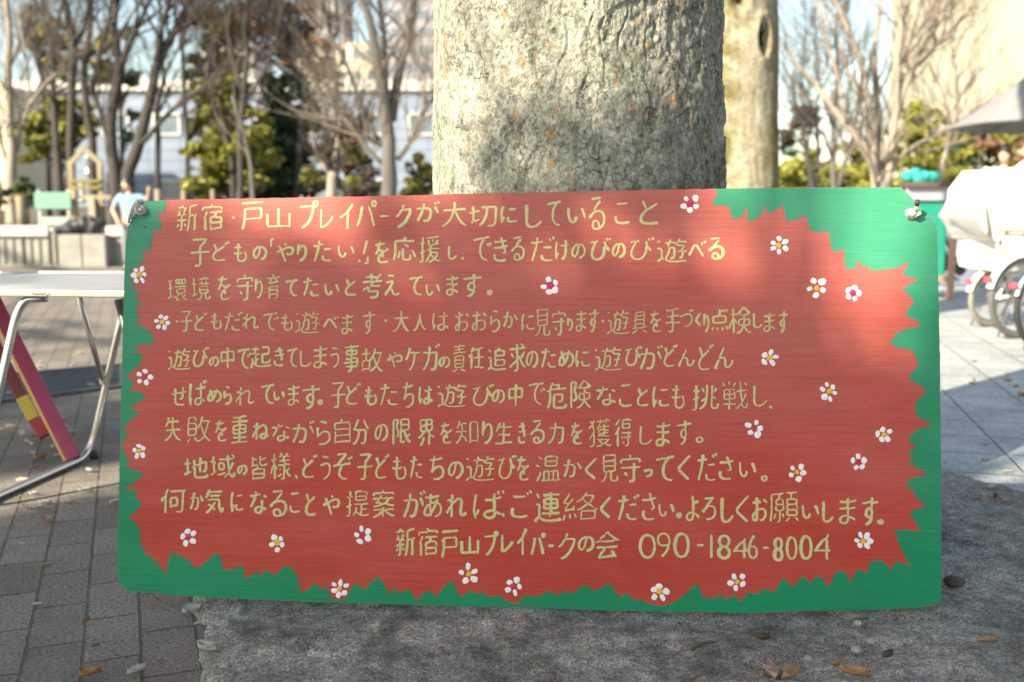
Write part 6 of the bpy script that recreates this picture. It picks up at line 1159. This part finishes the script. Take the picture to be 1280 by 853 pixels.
# ================================================================ RIGHT MIDDLE GROUND
def bicycle(label, contact, rz, r, fcol, tyre, group, cover=None, basket=True, guard=None):
    """local: x forward, rear wheel touching the ground at the origin"""
    t = thing('bicycle', label, 'bicycle', (contact.x, contact.y, .006), rz, group); wb = .62 + r * 1.5
    for x in (0, wb):
        w_ = thing('wheel', None, None, (x, 0, r)); w_.parent = t
        B = MB(); B.ring((0, 0, 0), (0, 1, 0), r - .019, .019, 44, 8); B.build('tyre', tyre, w_, True)
        B = MB(); B.ring((0, 0, 0), (0, 1, 0), r - .045, .011, 44, 6)
        for i in range(28):
            a = 2 * math.pi * i / 28; b = a + (.5 if i % 2 else -.5); s_ = .028 if (i // 2) % 2 else -.028
            B.tube([(.02 * math.cos(b), s_, .02 * math.sin(b)), ((r - .05) * math.cos(a), 0, (r - .05) * math.sin(a))], .0014, 4, cap=False)
        B.tube([(0, -.045, 0), (0, .045, 0)], .02, 10); B.build('rim', M['steel'], w_, True)
        B = MB(); rg_ = r + .025; a0, a1 = (R(-10), R(165)) if x == 0 else (R(20), R(170)); n_ = 22; vs_ = []
        for i in range(n_):
            a = a0 + (a1 - a0) * i / (n_ - 1)
            for y, e in ((-.03, -.016), (-.018, 0), (.018, 0), (.03, -.016), (.027, -.02), (0, -.006), (-.027, -.02)): vs_.append((x + (rg_ + e) * math.cos(a), y, r + (rg_ + e) * math.sin(a)))
        B.add(vs_, [(i * 7 + j, i * 7 + (j + 1) % 7, (i + 1) * 7 + (j + 1) % 7, (i + 1) * 7 + j) for i in range(n_ - 1) for j in range(7)]); B.build('mudguard', guard or fcol, t, True)
    bb = (.42, 0, .27); st = (.27, 0, .62); hd = (wb - .16, 0, .62); hu = (wb - .2, 0, .74)
    B = MB(); B.tube([bb, st], .017, 9); B.tube([(.45, 0, .3), (.62, 0, .36), hd], .021, 9); B.tube([hd, hu], .02, 9)
    for y in (-.05, .05):
        B.tube([(0, y, r), (.4, y * .5, .27)], .01, 7); B.tube([(0, y, r), (.29, y * .4, .55)], .009, 7); B.tube([(wb, y, r), (wb - .11, y, r * 1.05 + .14), (wb - .14, y * .5, .58)], .012, 7)
    B.tube([(.42, -.09, .27), (.42, .09, .27)], .02, 9); B.build('frame', fcol, t, True)
    B = MB(); B.tube([st, (.25, 0, .75)], .012, 8); B.hull([(.1, -.1, .77), (.1, .1, .77), (.08, 0, .8), (.38, -.018, .78), (.38, .018, .78), (.12, -.09, .81), (.12, .09, .81), (.3, 0, .81), (.25, 0, .74)], 0, 1); B.build('saddle', M['black_rubber'], t)
    B = MB(); B.tube([hu, (wb - .21, 0, .9)], .012, 8); B.tube(bend([(wb - .36, -.29, .93), (wb - .24, -.24, .97), (wb - .19, -.06, .92), (wb - .19, .06, .92), (wb - .24, .24, .97), (wb - .36, .29, .93)]), .011, 8); B.build('handlebar', M['steel'], t, True)
    for y in (-.29, .29): B = MB(); B.tube([(wb - .40, y, .925), (wb - .3, y * .93, .95)], .016, 8); B.build('grip', M['black_rubber'], t, True)
    B = MB(); B.lathe((.42, -.075, .27), [(.001, -.004), (.075, -.004), (.075, .004), (.001, .004)], 20, M=Matrix.Rotation(R(90), 4, 'X'))
    for s_ in (-1, 1): B.bar((.42, s_ * .1, .27), (.42 + s_ * .1, s_ * .1, .27 - s_ * .13), .018, .012); B.box((.42 + s_ * .1, s_ * .15, .27 - s_ * .13), (.08, .08, .022), bev=.005)
    B.build('crank', M['black_plastic'], t)
    B = MB(); B.box((-r - .02, 0, r + .14), (.02, .06, .035), bev=.006); B.build('reflector', mat('red_reflector', (.55, .06, .1), (.65, .1, .14), 20, .3), t)
    B = MB(); B.tube([(0, .06, r), (-.06, .12, .0)], .009, 6); B.tube([(0, -.06, r), (-.06, -.12, .0)], .009, 6); B.build('kickstand', M['steel'], t, True)
    if basket:
        B = MB(); z0, z1 = .72, .95; x0 = wb - .06
        for z, s_ in ((z0, .8), ((z0 + z1) / 2, .9), (z1, 1)): B.tube([(x0, -.16 * s_, z), (x0 + .26 * s_, -.16 * s_, z), (x0 + .26 * s_, .16 * s_, z), (x0, .16 * s_, z), (x0, -.16 * s_, z)], .004, 5)
        for i in range(7):
            y = -.16 + .32 * i / 6; B.tube([(x0, y * .8, z0), (x0, y, z1)], .003, 4); B.tube([(x0, y * .8, z0), (x0 + .21, y * .8, z0), (x0 + .26, y, z1)], .003, 4)
        B.build('basket', M['black_plastic'], t)
    if cover:
        lo, hi = cover['low'], cover['high']
        B = MB(); B.hull(lo, 0, 2, .022, 3); B.build('seat_skirt', M['cover_white'], t)
        B = MB(); B.hull(hi, 0, 2, .022, 8); B.build('rain_hood', M['cover_white'], t)
        if 'gap' in cover: B = MB(); B.hull(cover['gap'], 0); B.build('dark_gap', M['black_rubber'], t)  # black solid in the opening under the hood, in place of its shade
        if 'wing' in cover: B = MB(); B.hull(cover['wing'], 0, 1, .01, 5); B.build('side_shell', M['grey_plastic'], t)
        if 'strap' in cover:
            B = MB()
            for a, b in cover['strap']: B.bar(a, b, .035, .012)
            B.build('strap', mat('beige_webbing', (.5, .4, .28), (.6, .5, .36), 20, .8), t)
    return t
HZ = R(20)
hiA = [(-.38, -.2, .84), (-.36, .2, .84), (-.31, -.22, 1.02), (-.29, .2, 1.04), (-.2, -.18, 1.18), (-.18, .18, 1.19), (.2, -.21, 1.17), (.2, .2, 1.17), (.2, -.22, 1.12), (.2, .2, 1.12), (-.22, -.25, .66), (-.2, .22, .68), (-.27, -.24, .70)]
loA = [(.0, -.22, .93), (.02, .18, .93), (-.2, -.24, .74), (-.18, .2, .74), (.26, -.24, .78), (.26, .2, .78), (-.18, -.22, .44), (-.16, .18, .46), (.24, -.24, .44), (.24, .2, .46)]
bicycle('white covered child seat bicycle with a small fat wheel, farthest left of the covered ones', G(1236, 409), HZ, .215, M['white_paint'], mat('cream_tyre', (.2, .185, .15), (.27, .25, .2), 12, .8), 'bicycles parked at the right', {'low': loA, 'high': hiA, 'gap': [(-.14, -.2, .76), (-.12, .16, .76), (.2, -.18, .8), (.2, .16, .8), (.18, -.18, 1.13), (.18, .16, 1.13), (-.05, -.19, .92), (-.05, .16, .92)], 'wing': [(-.40, -.2, .98), (-.43, -.1, .9), (-.42, -.24, .82), (-.36, -.28, .72), (-.30, -.26, .66), (-.36, -.25, .95), (-.41, .1, .85)]}, False, M['white_paint'])
hiB = [(-.06, -.22, .74), (-.06, .22, .74), (-.08, -.21, 1.0), (-.08, .2, 1.0), (.1, -.2, 1.22), (.1, .2, 1.22), (.4, -.2, 1.36), (.4, .2, 1.36), (.55, -.24, .76), (.55, .24, .76)]
loB = [(-.02, -.2, .72), (-.02, .2, .72), (.45, -.2, .72), (.45, .2, .72), (.02, -.17, .6), (.02, .17, .6), (.4, -.17, .6), (.4, .17, .6)]
bicycle('white covered child seat bicycle with a thin silver wheel, nearer the right edge', G(1272, 424), HZ, .283, M['white_paint'], mat('grey_tyre', (.1, .095, .09), (.14, .135, .125), 12, .8), 'bicycles parked at the right', {'low': loB, 'high': hiB, 'strap': [((-.085, -.1, 1.0), (-.072, -.1, .8)), ((-.085, .04, 1.0), (-.072, .04, .78)), ((-.07, -.2, .765), (-.07, .2, .765))]}, True, M['white_paint'])
bicycle('dark blue bicycle with black tyres cut off by the right edge', G(1308, 441), HZ, .29, mat('navy_paint', (.03, .05, .1), (.05, .07, .13), 6, .3), M['black_rubber'], 'bicycles parked at the right', None, True, M['steel'])
bicycle('dark brown bicycle half hidden by the right end of the sign', G(1150, 369), R(15), .30, mat('brown_metal', (.10, .06, .045), (.14, .085, .06), 6, .4), M['black_rubber'], 'bicycles parked at the right', None, True)

# notice board with a teal net heaped on it
p = A(1156, 373, 10.0); p.z = 0
t = thing('notice_board', 'framed notice board with a green sheet and a lilac grey header beside the bicycles', 'notice board', p)
x0, x1 = xat(1126, 10) - p.x, xat(1187, 10) - p.x; z0, z1, z2 = A(0, 345, 10).z, A(0, 251, 10).z, A(0, 234, 10).z
B = MB(); B.box(((x0 + x1) / 2 - .02, .02, (z0 + z1) / 2), (x1 - x0 - .1, .03, z1 - z0)); B.build('panel', mat('green_sheet', (.004, .22, .15), (.01, .29, .2), 3, .5), t)
B = MB(); B.box(((x0 + x1) / 2, 0, (z1 + z2) / 2), (x1 - x0, .06, z2 - z1), bev=.005); B.build('header', mat('lilac_grey_paint', (.36, .33, .38), (.42, .39, .44), 4, .6), t)
for x in (x0, x1): B = MB(); B.box((x, 0, z1 / 2 - .01), (.055, .06, z1 + .0), bev=.004); B.build('post', mat('rosy_timber', (.36, .19, .13), (.44, .26, .19), 5, .7), t)
B = MB(); B.box(((x0 + x1) / 2, 0, z0 - .03), (x1 - x0 - .06, .05, .06)); B.build('rail', mat('rosy_rail', (.36, .19, .13), (.44, .26, .19), 5, .7), t)
B = MB(); B.box(((x0 + x1) / 2 - .0, .02, z2 + .02), (x1 - x0 + .06, .22, .045), bev=.004); B.build('roof_board', mat('dark_brown_board', (.08, .05, .045), (.13, .09, .075), 5, .7), t)
c = A(1143, 224, 10); B = MB()
for i, (dx, dz, s_) in enumerate(((-.12, 0, .07), (-.05, .02, .08), (.04, .01, .08), (.11, .0, .07), (.0, -.02, .09))):
    B.hull([(dx + s_ * math.cos(a) * math.cos(b), s_ * math.sin(a) * math.cos(b), dz + s_ * .75 * math.sin(b)) for a in np.linspace(0, 6, 8) for b in np.linspace(-1.3, 1.3, 5)], 0, 1, .03, i + 20)
o = B.build('net', mat('teal_net', (.005, .25, .22), (.02, .36, .32), 14, .7), None, True); o.location = (c.x, p.y + .02, z2 + .1); tag(o, 'crumpled teal net heaped on top of the notice board', 'net')
# blue grey locker behind the board
p = A(1199, 340, 11.4); p.z = 0
t = thing('storage_locker', 'blue grey metal storage locker between notice board and white covers', 'locker', p, R(-8)); zt = A(0, 232, 11.4).z
ml = mat('blue_grey_metal', (.16, .19, .26), (.2, .23, .31), 4, .45)
B = MB(); B.box((0, .2, zt / 2), (.42, .4, zt), bev=.008); B.build('body', ml, t)
for s_ in (-1, 1): B = MB(); B.box((s_ * .1, -.008, zt / 2), (.19, .016, zt - .08), bev=.004); d_ = B.build('door', ml, t); B = MB(); B.box((-s_ * .07 + s_ * .1, -.026, zt * .55), (.015, .02, .1)); B.build('handle', M['steel'], d_)
# grey parasol
p = A(1342, 157, 13.0); zc = p.z
t = thing('parasol', 'grey parasol with a low sloping canopy entering from the right edge', 'parasol', (p.x, p.y, 0))
ap = A(0, 46, 13).z; Rr_ = 1.52; B = MB(); n_ = 8; vs_ = [(0, 0, ap)]
for ring_i in range(1, 7):
    s_ = ring_i / 6
    for i in range(n_ * 4):
        a = 2 * math.pi * (i + 2) / (n_ * 4); sag = .05 * math.sin(math.pi * s_) + .03 * s_ * (1 - abs(((i % 4) / 4) * 2 - 1)) * 0
        rr = Rr_ * s_ * (1 - .035 * (1 - math.cos(math.pi / 4 * 0)) - .06 * (0 if i % 4 == 0 else (.75 if i % 4 != 2 else 1)))
        vs_.append((rr * math.cos(a), rr * math.sin(a), ap + (zc - ap) * s_ - sag))
fs_ = [(0, 1 + i, 1 + (i + 1) % 32) for i in range(32)] + [(1 + (k_ - 1) * 32 + i, 1 + k_ * 32 + i, 1 + k_ * 32 + (i + 1) % 32, 1 + (k_ - 1) * 32 + (i + 1) % 32) for k_ in range(1, 6) for i in range(32)]
b_ = len(vs_); vs_ += [(x * .998, y * .998, z - .012) for x, y, z in vs_]; fs_ += [tuple(b_ + q for q in f[::-1]) for f in fs_]
B.add(vs_, fs_); B.build('canopy', mat('grey_canvas', (.2, .2, .21), (.25, .25, .26), 3, .85), t)
B = MB(); B.tube([(0, 0, 0), (0, 0, ap + .05)], .03, 10); B.lathe((0, 0, 0), [(.001, 0), (.28, 0), (.28, .05), (.05, .09), (.001, .09)], 20); B.build('pole', M['steel'], t, True)
for i in range(8):
    a = 2 * math.pi * (i * 4 + 2) / 32; B = MB(); B.tube([(0, 0, ap - .06), (Rr_ * .98 * math.cos(a), Rr_ * .98 * math.sin(a), zc - .02)], .008, 6); B.build('rib', M['steel'], t)

# ================================================================ FALLEN LEAVES, TWIGS, STONES
def leaf_mesh(seed, L_, curl, lobed=False):
    rg = random.Random(seed); n_ = 11; vs_ = []; fs_ = []
    for i in range(n_):
        s_ = i / (n_ - 1); x = (s_ - .5) * L_
        wv = math.sin(math.pi * s_ ** .8) ** .8 * L_ * (.25 if lobed else .2) + .0004
        if lobed: wv *= 1 + .5 * abs(math.sin(s_ * 9.5))
        wv *= 1 + .12 * rg.uniform(-1, 1)
        ph = 1.6 * s_ * rg.uniform(.8, 1.2)
        for j, f_ in enumerate((-1, -.5, 0, .5, 1)):
            z = curl * L_ * (.55 * f_ * f_ + .6 * (s_ - .5) ** 2) + .012 * L_ * rg.uniform(-1, 1) - .06 * L_ * (f_ == 0)
            vs_.append((x, f_ * wv + .06 * L_ * math.sin(ph), z))
    mn = min(v[2] for v in vs_); vs_ = [(x, y, z - mn + .0012) for x, y, z in vs_]
    k = len(vs_)
    top = [(i * 5 + j, (i + 1) * 5 + j, (i + 1) * 5 + j + 1, i * 5 + j + 1) for i in range(n_ - 1) for j in range(4)]
    vs_ += [(x, y, z - .0006) for x, y, z in vs_]; fs_ = top + [tuple(k + q for q in f[::-1]) for f in top]
    for i in range(n_ - 1): fs_ += [(i * 5 + 4, (i + 1) * 5 + 4, k + (i + 1) * 5 + 4, k + i * 5 + 4), ((i + 1) * 5, i * 5, k + i * 5, k + (i + 1) * 5)]
    return vs_, fs_
def leafmat(n_, a, b): return mat(n_, a, b, 60, .75, bump=.3, bscale=160)
LM = {'tan': leafmat('tan_leaf', (.30, .18, .105), (.42, .28, .18)), 'orange': leafmat('orange_brown_leaf', (.34, .16, .07), (.46, .26, .14)), 'pale': leafmat('pale_grey_leaf', (.42, .39, .36), (.56, .52, .47)),
      'green': leafmat('grey_green_leaf', (.15, .165, .14), (.22, .235, .2)), 'pink': leafmat('pinkish_leaf', (.36, .25, .22), (.45, .33, .29)), 'dark': leafmat('dark_brown_leaf', (.08, .05, .038), (.14, .09, .065)), 'cream': leafmat('cream_leaf', (.56, .47, .33), (.66, .58, .44))}
def pit_z(P):
    r_ = P - PC; p_, q_ = r_.dot(PW), r_.dot(PQ)
    return (float(pit_base(P.x)) + .006) if (-1.2 < p_ < 1.24 and -1.7 < q_ < 1.2) else .005
def put_leaf(label, px, py, L_, curl, mk, rz, tilt=0, lobed=False, group=None, seed=None):
    P = G(px, py, .03); P = G(px, py, pit_z(P)); z = pit_z(P)
    L_ *= .74
    v_, f_ = leaf_mesh(seed if seed is not None else int(px * 7 + py), L_, curl, lobed)
    o = mesh('fallen_leaf', v_, f_, LM[mk], None, True); o.location = (P.x, P.y, z); o.rotation_euler = (tilt, 0, R(rz)); tag(o, label, 'leaf', group); return o
for a in (('large pale leaf standing on edge under the left bottom corner of the sign', 240, 766, .062, .5, 'pale', 30, .35, True), ('long pale curled leaf on the mortar below the sign left corner', 259, 815, .058, .7, 'pale', -20, .2), ('small cream leaf scrap just below the large pale leaf', 247, 781, .024, .3, 'cream', 40),
          ('little upright orange leaf on the bricks at lower left', 107, 779, .034, .6, 'orange', 70, .3), ('grey green leaf crumb below the upright orange leaf', 119, 809, .026, .5, 'green', 30), ('folded tan leaf with a pale lower blade on the sunny brick strip', 60, 654, .052, .6, 'tan', -30, .3), ('flat tan leaf on the bricks below the folded tan leaf', 58, 708, .036, .3, 'tan', 10),
          ('thin orange brown leaf close to the bottom edge at left', 113, 845, .055, .45, 'orange', 25, .2), ('pale narrow leaf touching the bottom edge near the brick edge', 172, 842, .055, .45, 'pale', 35, .2), ('tiny white flake on the bricks at far left', 28, 681, .026, .3, 'pale', 0), ('pale thin flake in the brick joint', 46, 757, .03, .3, 'pale', 5),
          ('small tan crumb by the mortar edge at bottom', 199, 827, .018, .4, 'tan', 40), ('large pointed pinkish leaf at the bottom edge right of the middle', 962, 843, .075, .5, 'pink', 95, .3, True), ('broad tan leaf leaning on the large pointed pinkish leaf', 986, 846, .07, .5, 'tan', 40, .25, True), ('short orange brown leaf beside small stones at the bottom', 1046, 831, .036, .4, 'orange', 15),
          ('long orange brown leaf cut by the bottom edge below the small stones', 1070, 845, .07, .4, 'orange', -25, .2), ('lone tan leaf on the grey mortar at lower right', 1235, 804, .056, .35, 'tan', -5, .1), ('grey green curled leaf right under the sign bottom edge', 1076, 775, .05, .5, 'green', 5), ('dark curled leaf lying on the gritty mortar under the sign', 955, 800, .034, .7, 'dark', 5),
          ('dark twisted leaf near the pale crumbly mortar', 1110, 822, .036, .7, 'dark', 20), ('orange leaf poking up at the bottom edge below the telephone number', 691, 848, .03, .5, 'orange', 80, .3), ('reddish leaf shred below the middle flowers of the sign', 649, 779, .03, .5, 'pink', 0),
          ('pale rounded leaf on the kerb gap at right', 1240, 612, .05, .5, 'pale', 20, .3), ('dark leaf folded against the pale rounded leaf', 1243, 624, .042, .6, 'dark', 60, .3), ('tan leaf on the mortar left of the kerb gap leaves', 1222, 625, .045, .5, 'tan', 10), ('pinkish leaf along the kerb gap at the right', 1258, 629, .055, .5, 'pink', 15, .2),
          ('cream leaf on the shaded slab close to the right edge', 1260, 591, .04, .3, 'cream', -10), ('pale leaf in the middle of the shaded slabs', 1232, 576, .052, .3, 'pale', 5), ('pale leaf on the shaded slabs farther back', 1231, 556, .05, .3, 'pale', 0), ('bright leaf on the sunlit slabs by the right edge', 1279, 496, .08, .5, 'orange', 0)):
    put_leaf(*a)
# scattered leaves under the table and on the sunny path: alike, far, small
rg = random.Random(5)
grp = 'small pale leaves scattered on the path at left'
for i in range(46):
    px, py = rg.uniform(2, 148), rg.uniform(392, 640)
    if rg.random() < .45: px, py = rg.uniform(0, 110), rg.uniform(520, 575)
    put_leaf('small pale fallen leaf among many scattered on the brick path at left', px, py, rg.uniform(.035, .065), rg.uniform(.3, .6), rg.choice(['pale', 'pale', 'cream', 'tan']), rg.uniform(-40, 40), rg.uniform(0, .2), group=grp, seed=i)
for i in range(9):
    put_leaf('small pale fallen leaf among several on the sunlit slabs at right', rg.uniform(1185, 1278), rg.uniform(425, 545), rg.uniform(.04, .06), .4, rg.choice(['pale', 'cream', 'tan']), rg.uniform(-40, 40), 0, group='small leaves on the slabs at right', seed=100 + i)
# twigs, stones, a lump of root
def twig(label, x0, y0, x1, y1, r_):
    a, b = G(x0, y0, .045), G(x1, y1, .045); B = MB(); mid_ = (a + b) / 2 + Vector((0, .004, .004)); o_ = (a + b) / 2
    B.tube([a - o_, a.lerp(mid_, .5) - o_ + Vector((0, .002, 0)), mid_ - o_, b - o_], [r_, r_ * .9, r_ * .8, r_ * .4], 6)
    o = B.build('twig', mat('twig_bark', (.07, .055, .045), (.11, .09, .075), 30, .9), None, True); o.location = o_; tag(o, label, 'twig')
twig('short dark twig on gritty mortar below the sign', 864, 812, 894, 803, .0035)
twig('thin dark twig near the middle of the sign bottom edge', 848, 779, 853, 787, .002)
mst = mat('small_grey_stone', (.25, .245, .235), (.36, .35, .335), 30, .9, bump=.4)
def stone(label, px, py, r_, mt_=None, sq=.7, name='stone'):
    P = G(px, py, .04); z = pit_z(P); B = MB(); s_ = int(px)
    B.hull([(r_ * math.cos(a) * math.cos(b) * (1 + .35 * noise.noise(Vector((a, b, s_)))), r_ * math.sin(a) * math.cos(b) * (1 + .3 * noise.noise(Vector((a, b, s_ + 5)))), r_ * sq * math.sin(b)) for a in np.linspace(0, 6, 9) for b in np.linspace(-1.3, 1.3, 5)], 0, 1, r_ * .12, s_)
    o = B.build(name, mt_ or mst, None, True); o.location = (P.x, P.y, z + r_ * sq * .5); tag(o, label, 'stone' if name == 'stone' else 'root')
stone('small grey stone under the sign near the lower right', 1070, 822, .011); stone('rounded grey stone left of the pale crumbly mortar', 1010, 829, .009); stone('little stone next to the grey green curled leaf', 1072, 789, .009); stone('pale pebble at the right of the rounded grey stone', 1088, 812, .009)
stone('dark brown lump of root at the right bottom corner of the sign', 1192, 741, .024, mat('dark_root', (.05, .037, .03), (.11, .08, .062), 40, .95, bump=.6), .42, 'root_lump')

# ================================================================ THE TREES BEHIND THE PHOTOGRAPHER (unseen, with crowns shaped to cast the wanted shade)
E1 = Vector((.669, -.743, 0)).normalized(); E2 = SUN.cross(E1); E2 = E2 if E2.z > 0 else -E2
def shade_tree(name, label, blobs, tc, seed, size, n_per):
    """crown clumps given across the light: (a, b, ra, rb)"""
    rg_ = np.random.default_rng(seed); t = None
    cl = []
    for a, b, ra, rb in blobs:
        cl.append((E1 * a + E2 * b + SUN * tc, ra, rb))
    cen = sum((c for c, _, _ in cl), Vector()) / len(cl)
    base = Vector((cen.x - .6, cen.y - .2, 0))
    t = thing(name, label, 'tree', base)
    V = []; S_ = MB(); top = max(c.z for c, _, _ in cl)
    stem = [Vector((0, 0, -.1)), Vector((.05, .05, 1.6)), Vector((.3, .05, 3.0)), Vector((cen.x - base.x, cen.y - base.y, cen.z)), Vector((cen.x - base.x + .1, cen.y - base.y, top))]
    S_.tube(stem, [.26, .2, .16, .1, .03], 12)
    for c, ra, rb in cl:
        k = int(n_per * ra * rb * 3.14)
        u = rg_.normal(size=(k, 3)); u /= np.linalg.norm(u, axis=1)[:, None]; rad = rg_.random(k) ** .42
        q = u * rad[:, None]
        P = np.array(c - base) + q[:, :1] * ra * np.array(E1) + q[:, 1:2] * rb * np.array(E2) + q[:, 2:] * max(ra, rb) * np.array(SUN)
        a_ = rg_.normal(size=(k, 3)); a_ /= np.linalg.norm(a_, axis=1)[:, None]; b_ = np.cross(a_, rg_.normal(size=(k, 3))); b_ /= np.linalg.norm(b_, axis=1)[:, None]
        sz = size * (.7 + .6 * rg_.random(k))[:, None]
        V.append(np.stack([P - a_ * sz, P + b_ * sz * .5, P + a_ * sz, P - b_ * sz * .5], 1).reshape(-1, 3))
        cc = c - base; f_ = min(.95, max(.3, (cc.z - .6) / top)); st_ = stem[1].lerp(stem[3], f_); S_.tube([st_, st_.lerp(cc, .5) + Vector((0, 0, .1)), cc], [.05, .035, .012], 6)
    S_.build('trunk', M['bark_far'], t, True)
    V = np.concatenate(V); mesh('crown', V, np.arange(len(V)).reshape(-1, 4), [M['leaf_dark'], M['leaf_olive']], t, False, rg_.integers(0, 2, len(V) // 4))
    return t
SB = []  # leaf clumps set wherever their cast shade is wanted
rg = random.Random(3)
def edge_b(a): return 1.66 + .22 * (a + 1.0)
for a in np.arange(-3.0, .9, .24):
    top = edge_b(min(a, -.4))
    b = -1.3
    while b < top - .16:
        SB.append((a + rg.uniform(-.05, .05), min(b + rg.uniform(-.05, .05), top - .2), .3, .26)); b += .24
shade_tree('shade_caster_oak', 'unseen dense oak behind the photographer, crown shaped to shade the sign', SB + [(-1.46, 1.86, 0.07, 0.1), (-1.5, 1.7, 0.12, 0.08), (-1.66, 1.6, 0.12, 0.08), (-1.82, 1.45, 0.12, 0.1), (-1.34, 1.56, 0.1, 0.05), (-1.32, 2.1, 0.1, 0.1), (-1.5, 2.36, 0.2, 0.16), (-1.8, 2.36, 0.24, 0.14), (-1.2, 2.3, 0.2, 0.18), (-2.0, 2.4, 0.15, 0.1), (-0.95, 2.15, 0.2, 0.14), (-0.7, 2.0, 0.25, 0.3), (-0.7, 1.7, 0.2, 0.3), (-0.85, 2.45, 0.3, 0.2), (-1.63, 1.76, 0.11, 0.055), (-1.5, 1.77, 0.1, 0.06), (-1.42, 1.93, 0.05, 0.12), (-1.8, 1.66, 0.07, 0.05), (-1.75, 1.72, 0.05, 0.04), (-1.12, 1.63, 0.03, 0.018), (-1.2, 1.68, 0.03, 0.02), (-1.0, 1.7, 0.03, 0.02), (-1.27, 1.72, 0.03, 0.02), (-1.24, 1.83, 0.03, 0.015), (-1.38, 1.72, 0.03, 0.03), (-1.07, 1.69, 0.02, 0.025), (-1.95, 1.28, 0.1, 0.1), (-1.3, 2.5, 0.3, 0.1)], 10.5, 61, .06, 1000)
shade_tree('shade_caster_oak', 'unseen lower oak farther left, crown shaped to shade the folding table', [(-3.78, 0.5, 0.22, 0.18), (-3.7, 0.68, 0.15, 0.12), (-4.1, 0.52, 0.3, 0.2), (-3.95, 0.75, 0.3, 0.2), (-3.78, 0.82, 0.3, 0.3), (-3.9, 1.05, 0.25, 0.15), (-4.0, 0.66, 0.35, 0.22), (-4.4, 0.85, 0.4, 0.25), (-4.9, 0.8, 0.4, 0.25), (-5.5, 0.9, 0.4, 0.2), (-4.3, 0.4, 0.45, 0.2), (-5.0, 0.5, 0.5, 0.2), (-7.7, 1.2, 0.6, 0.09), (-9.0, 1.25, 0.5, 0.07), (-8.2, 1.42, 0.5, 0.05), (-16.1, 2.6, 1.2, 0.12), (-6.9, 1.3, 0.4, 0.05)], 15.0, 62, .065, 900)
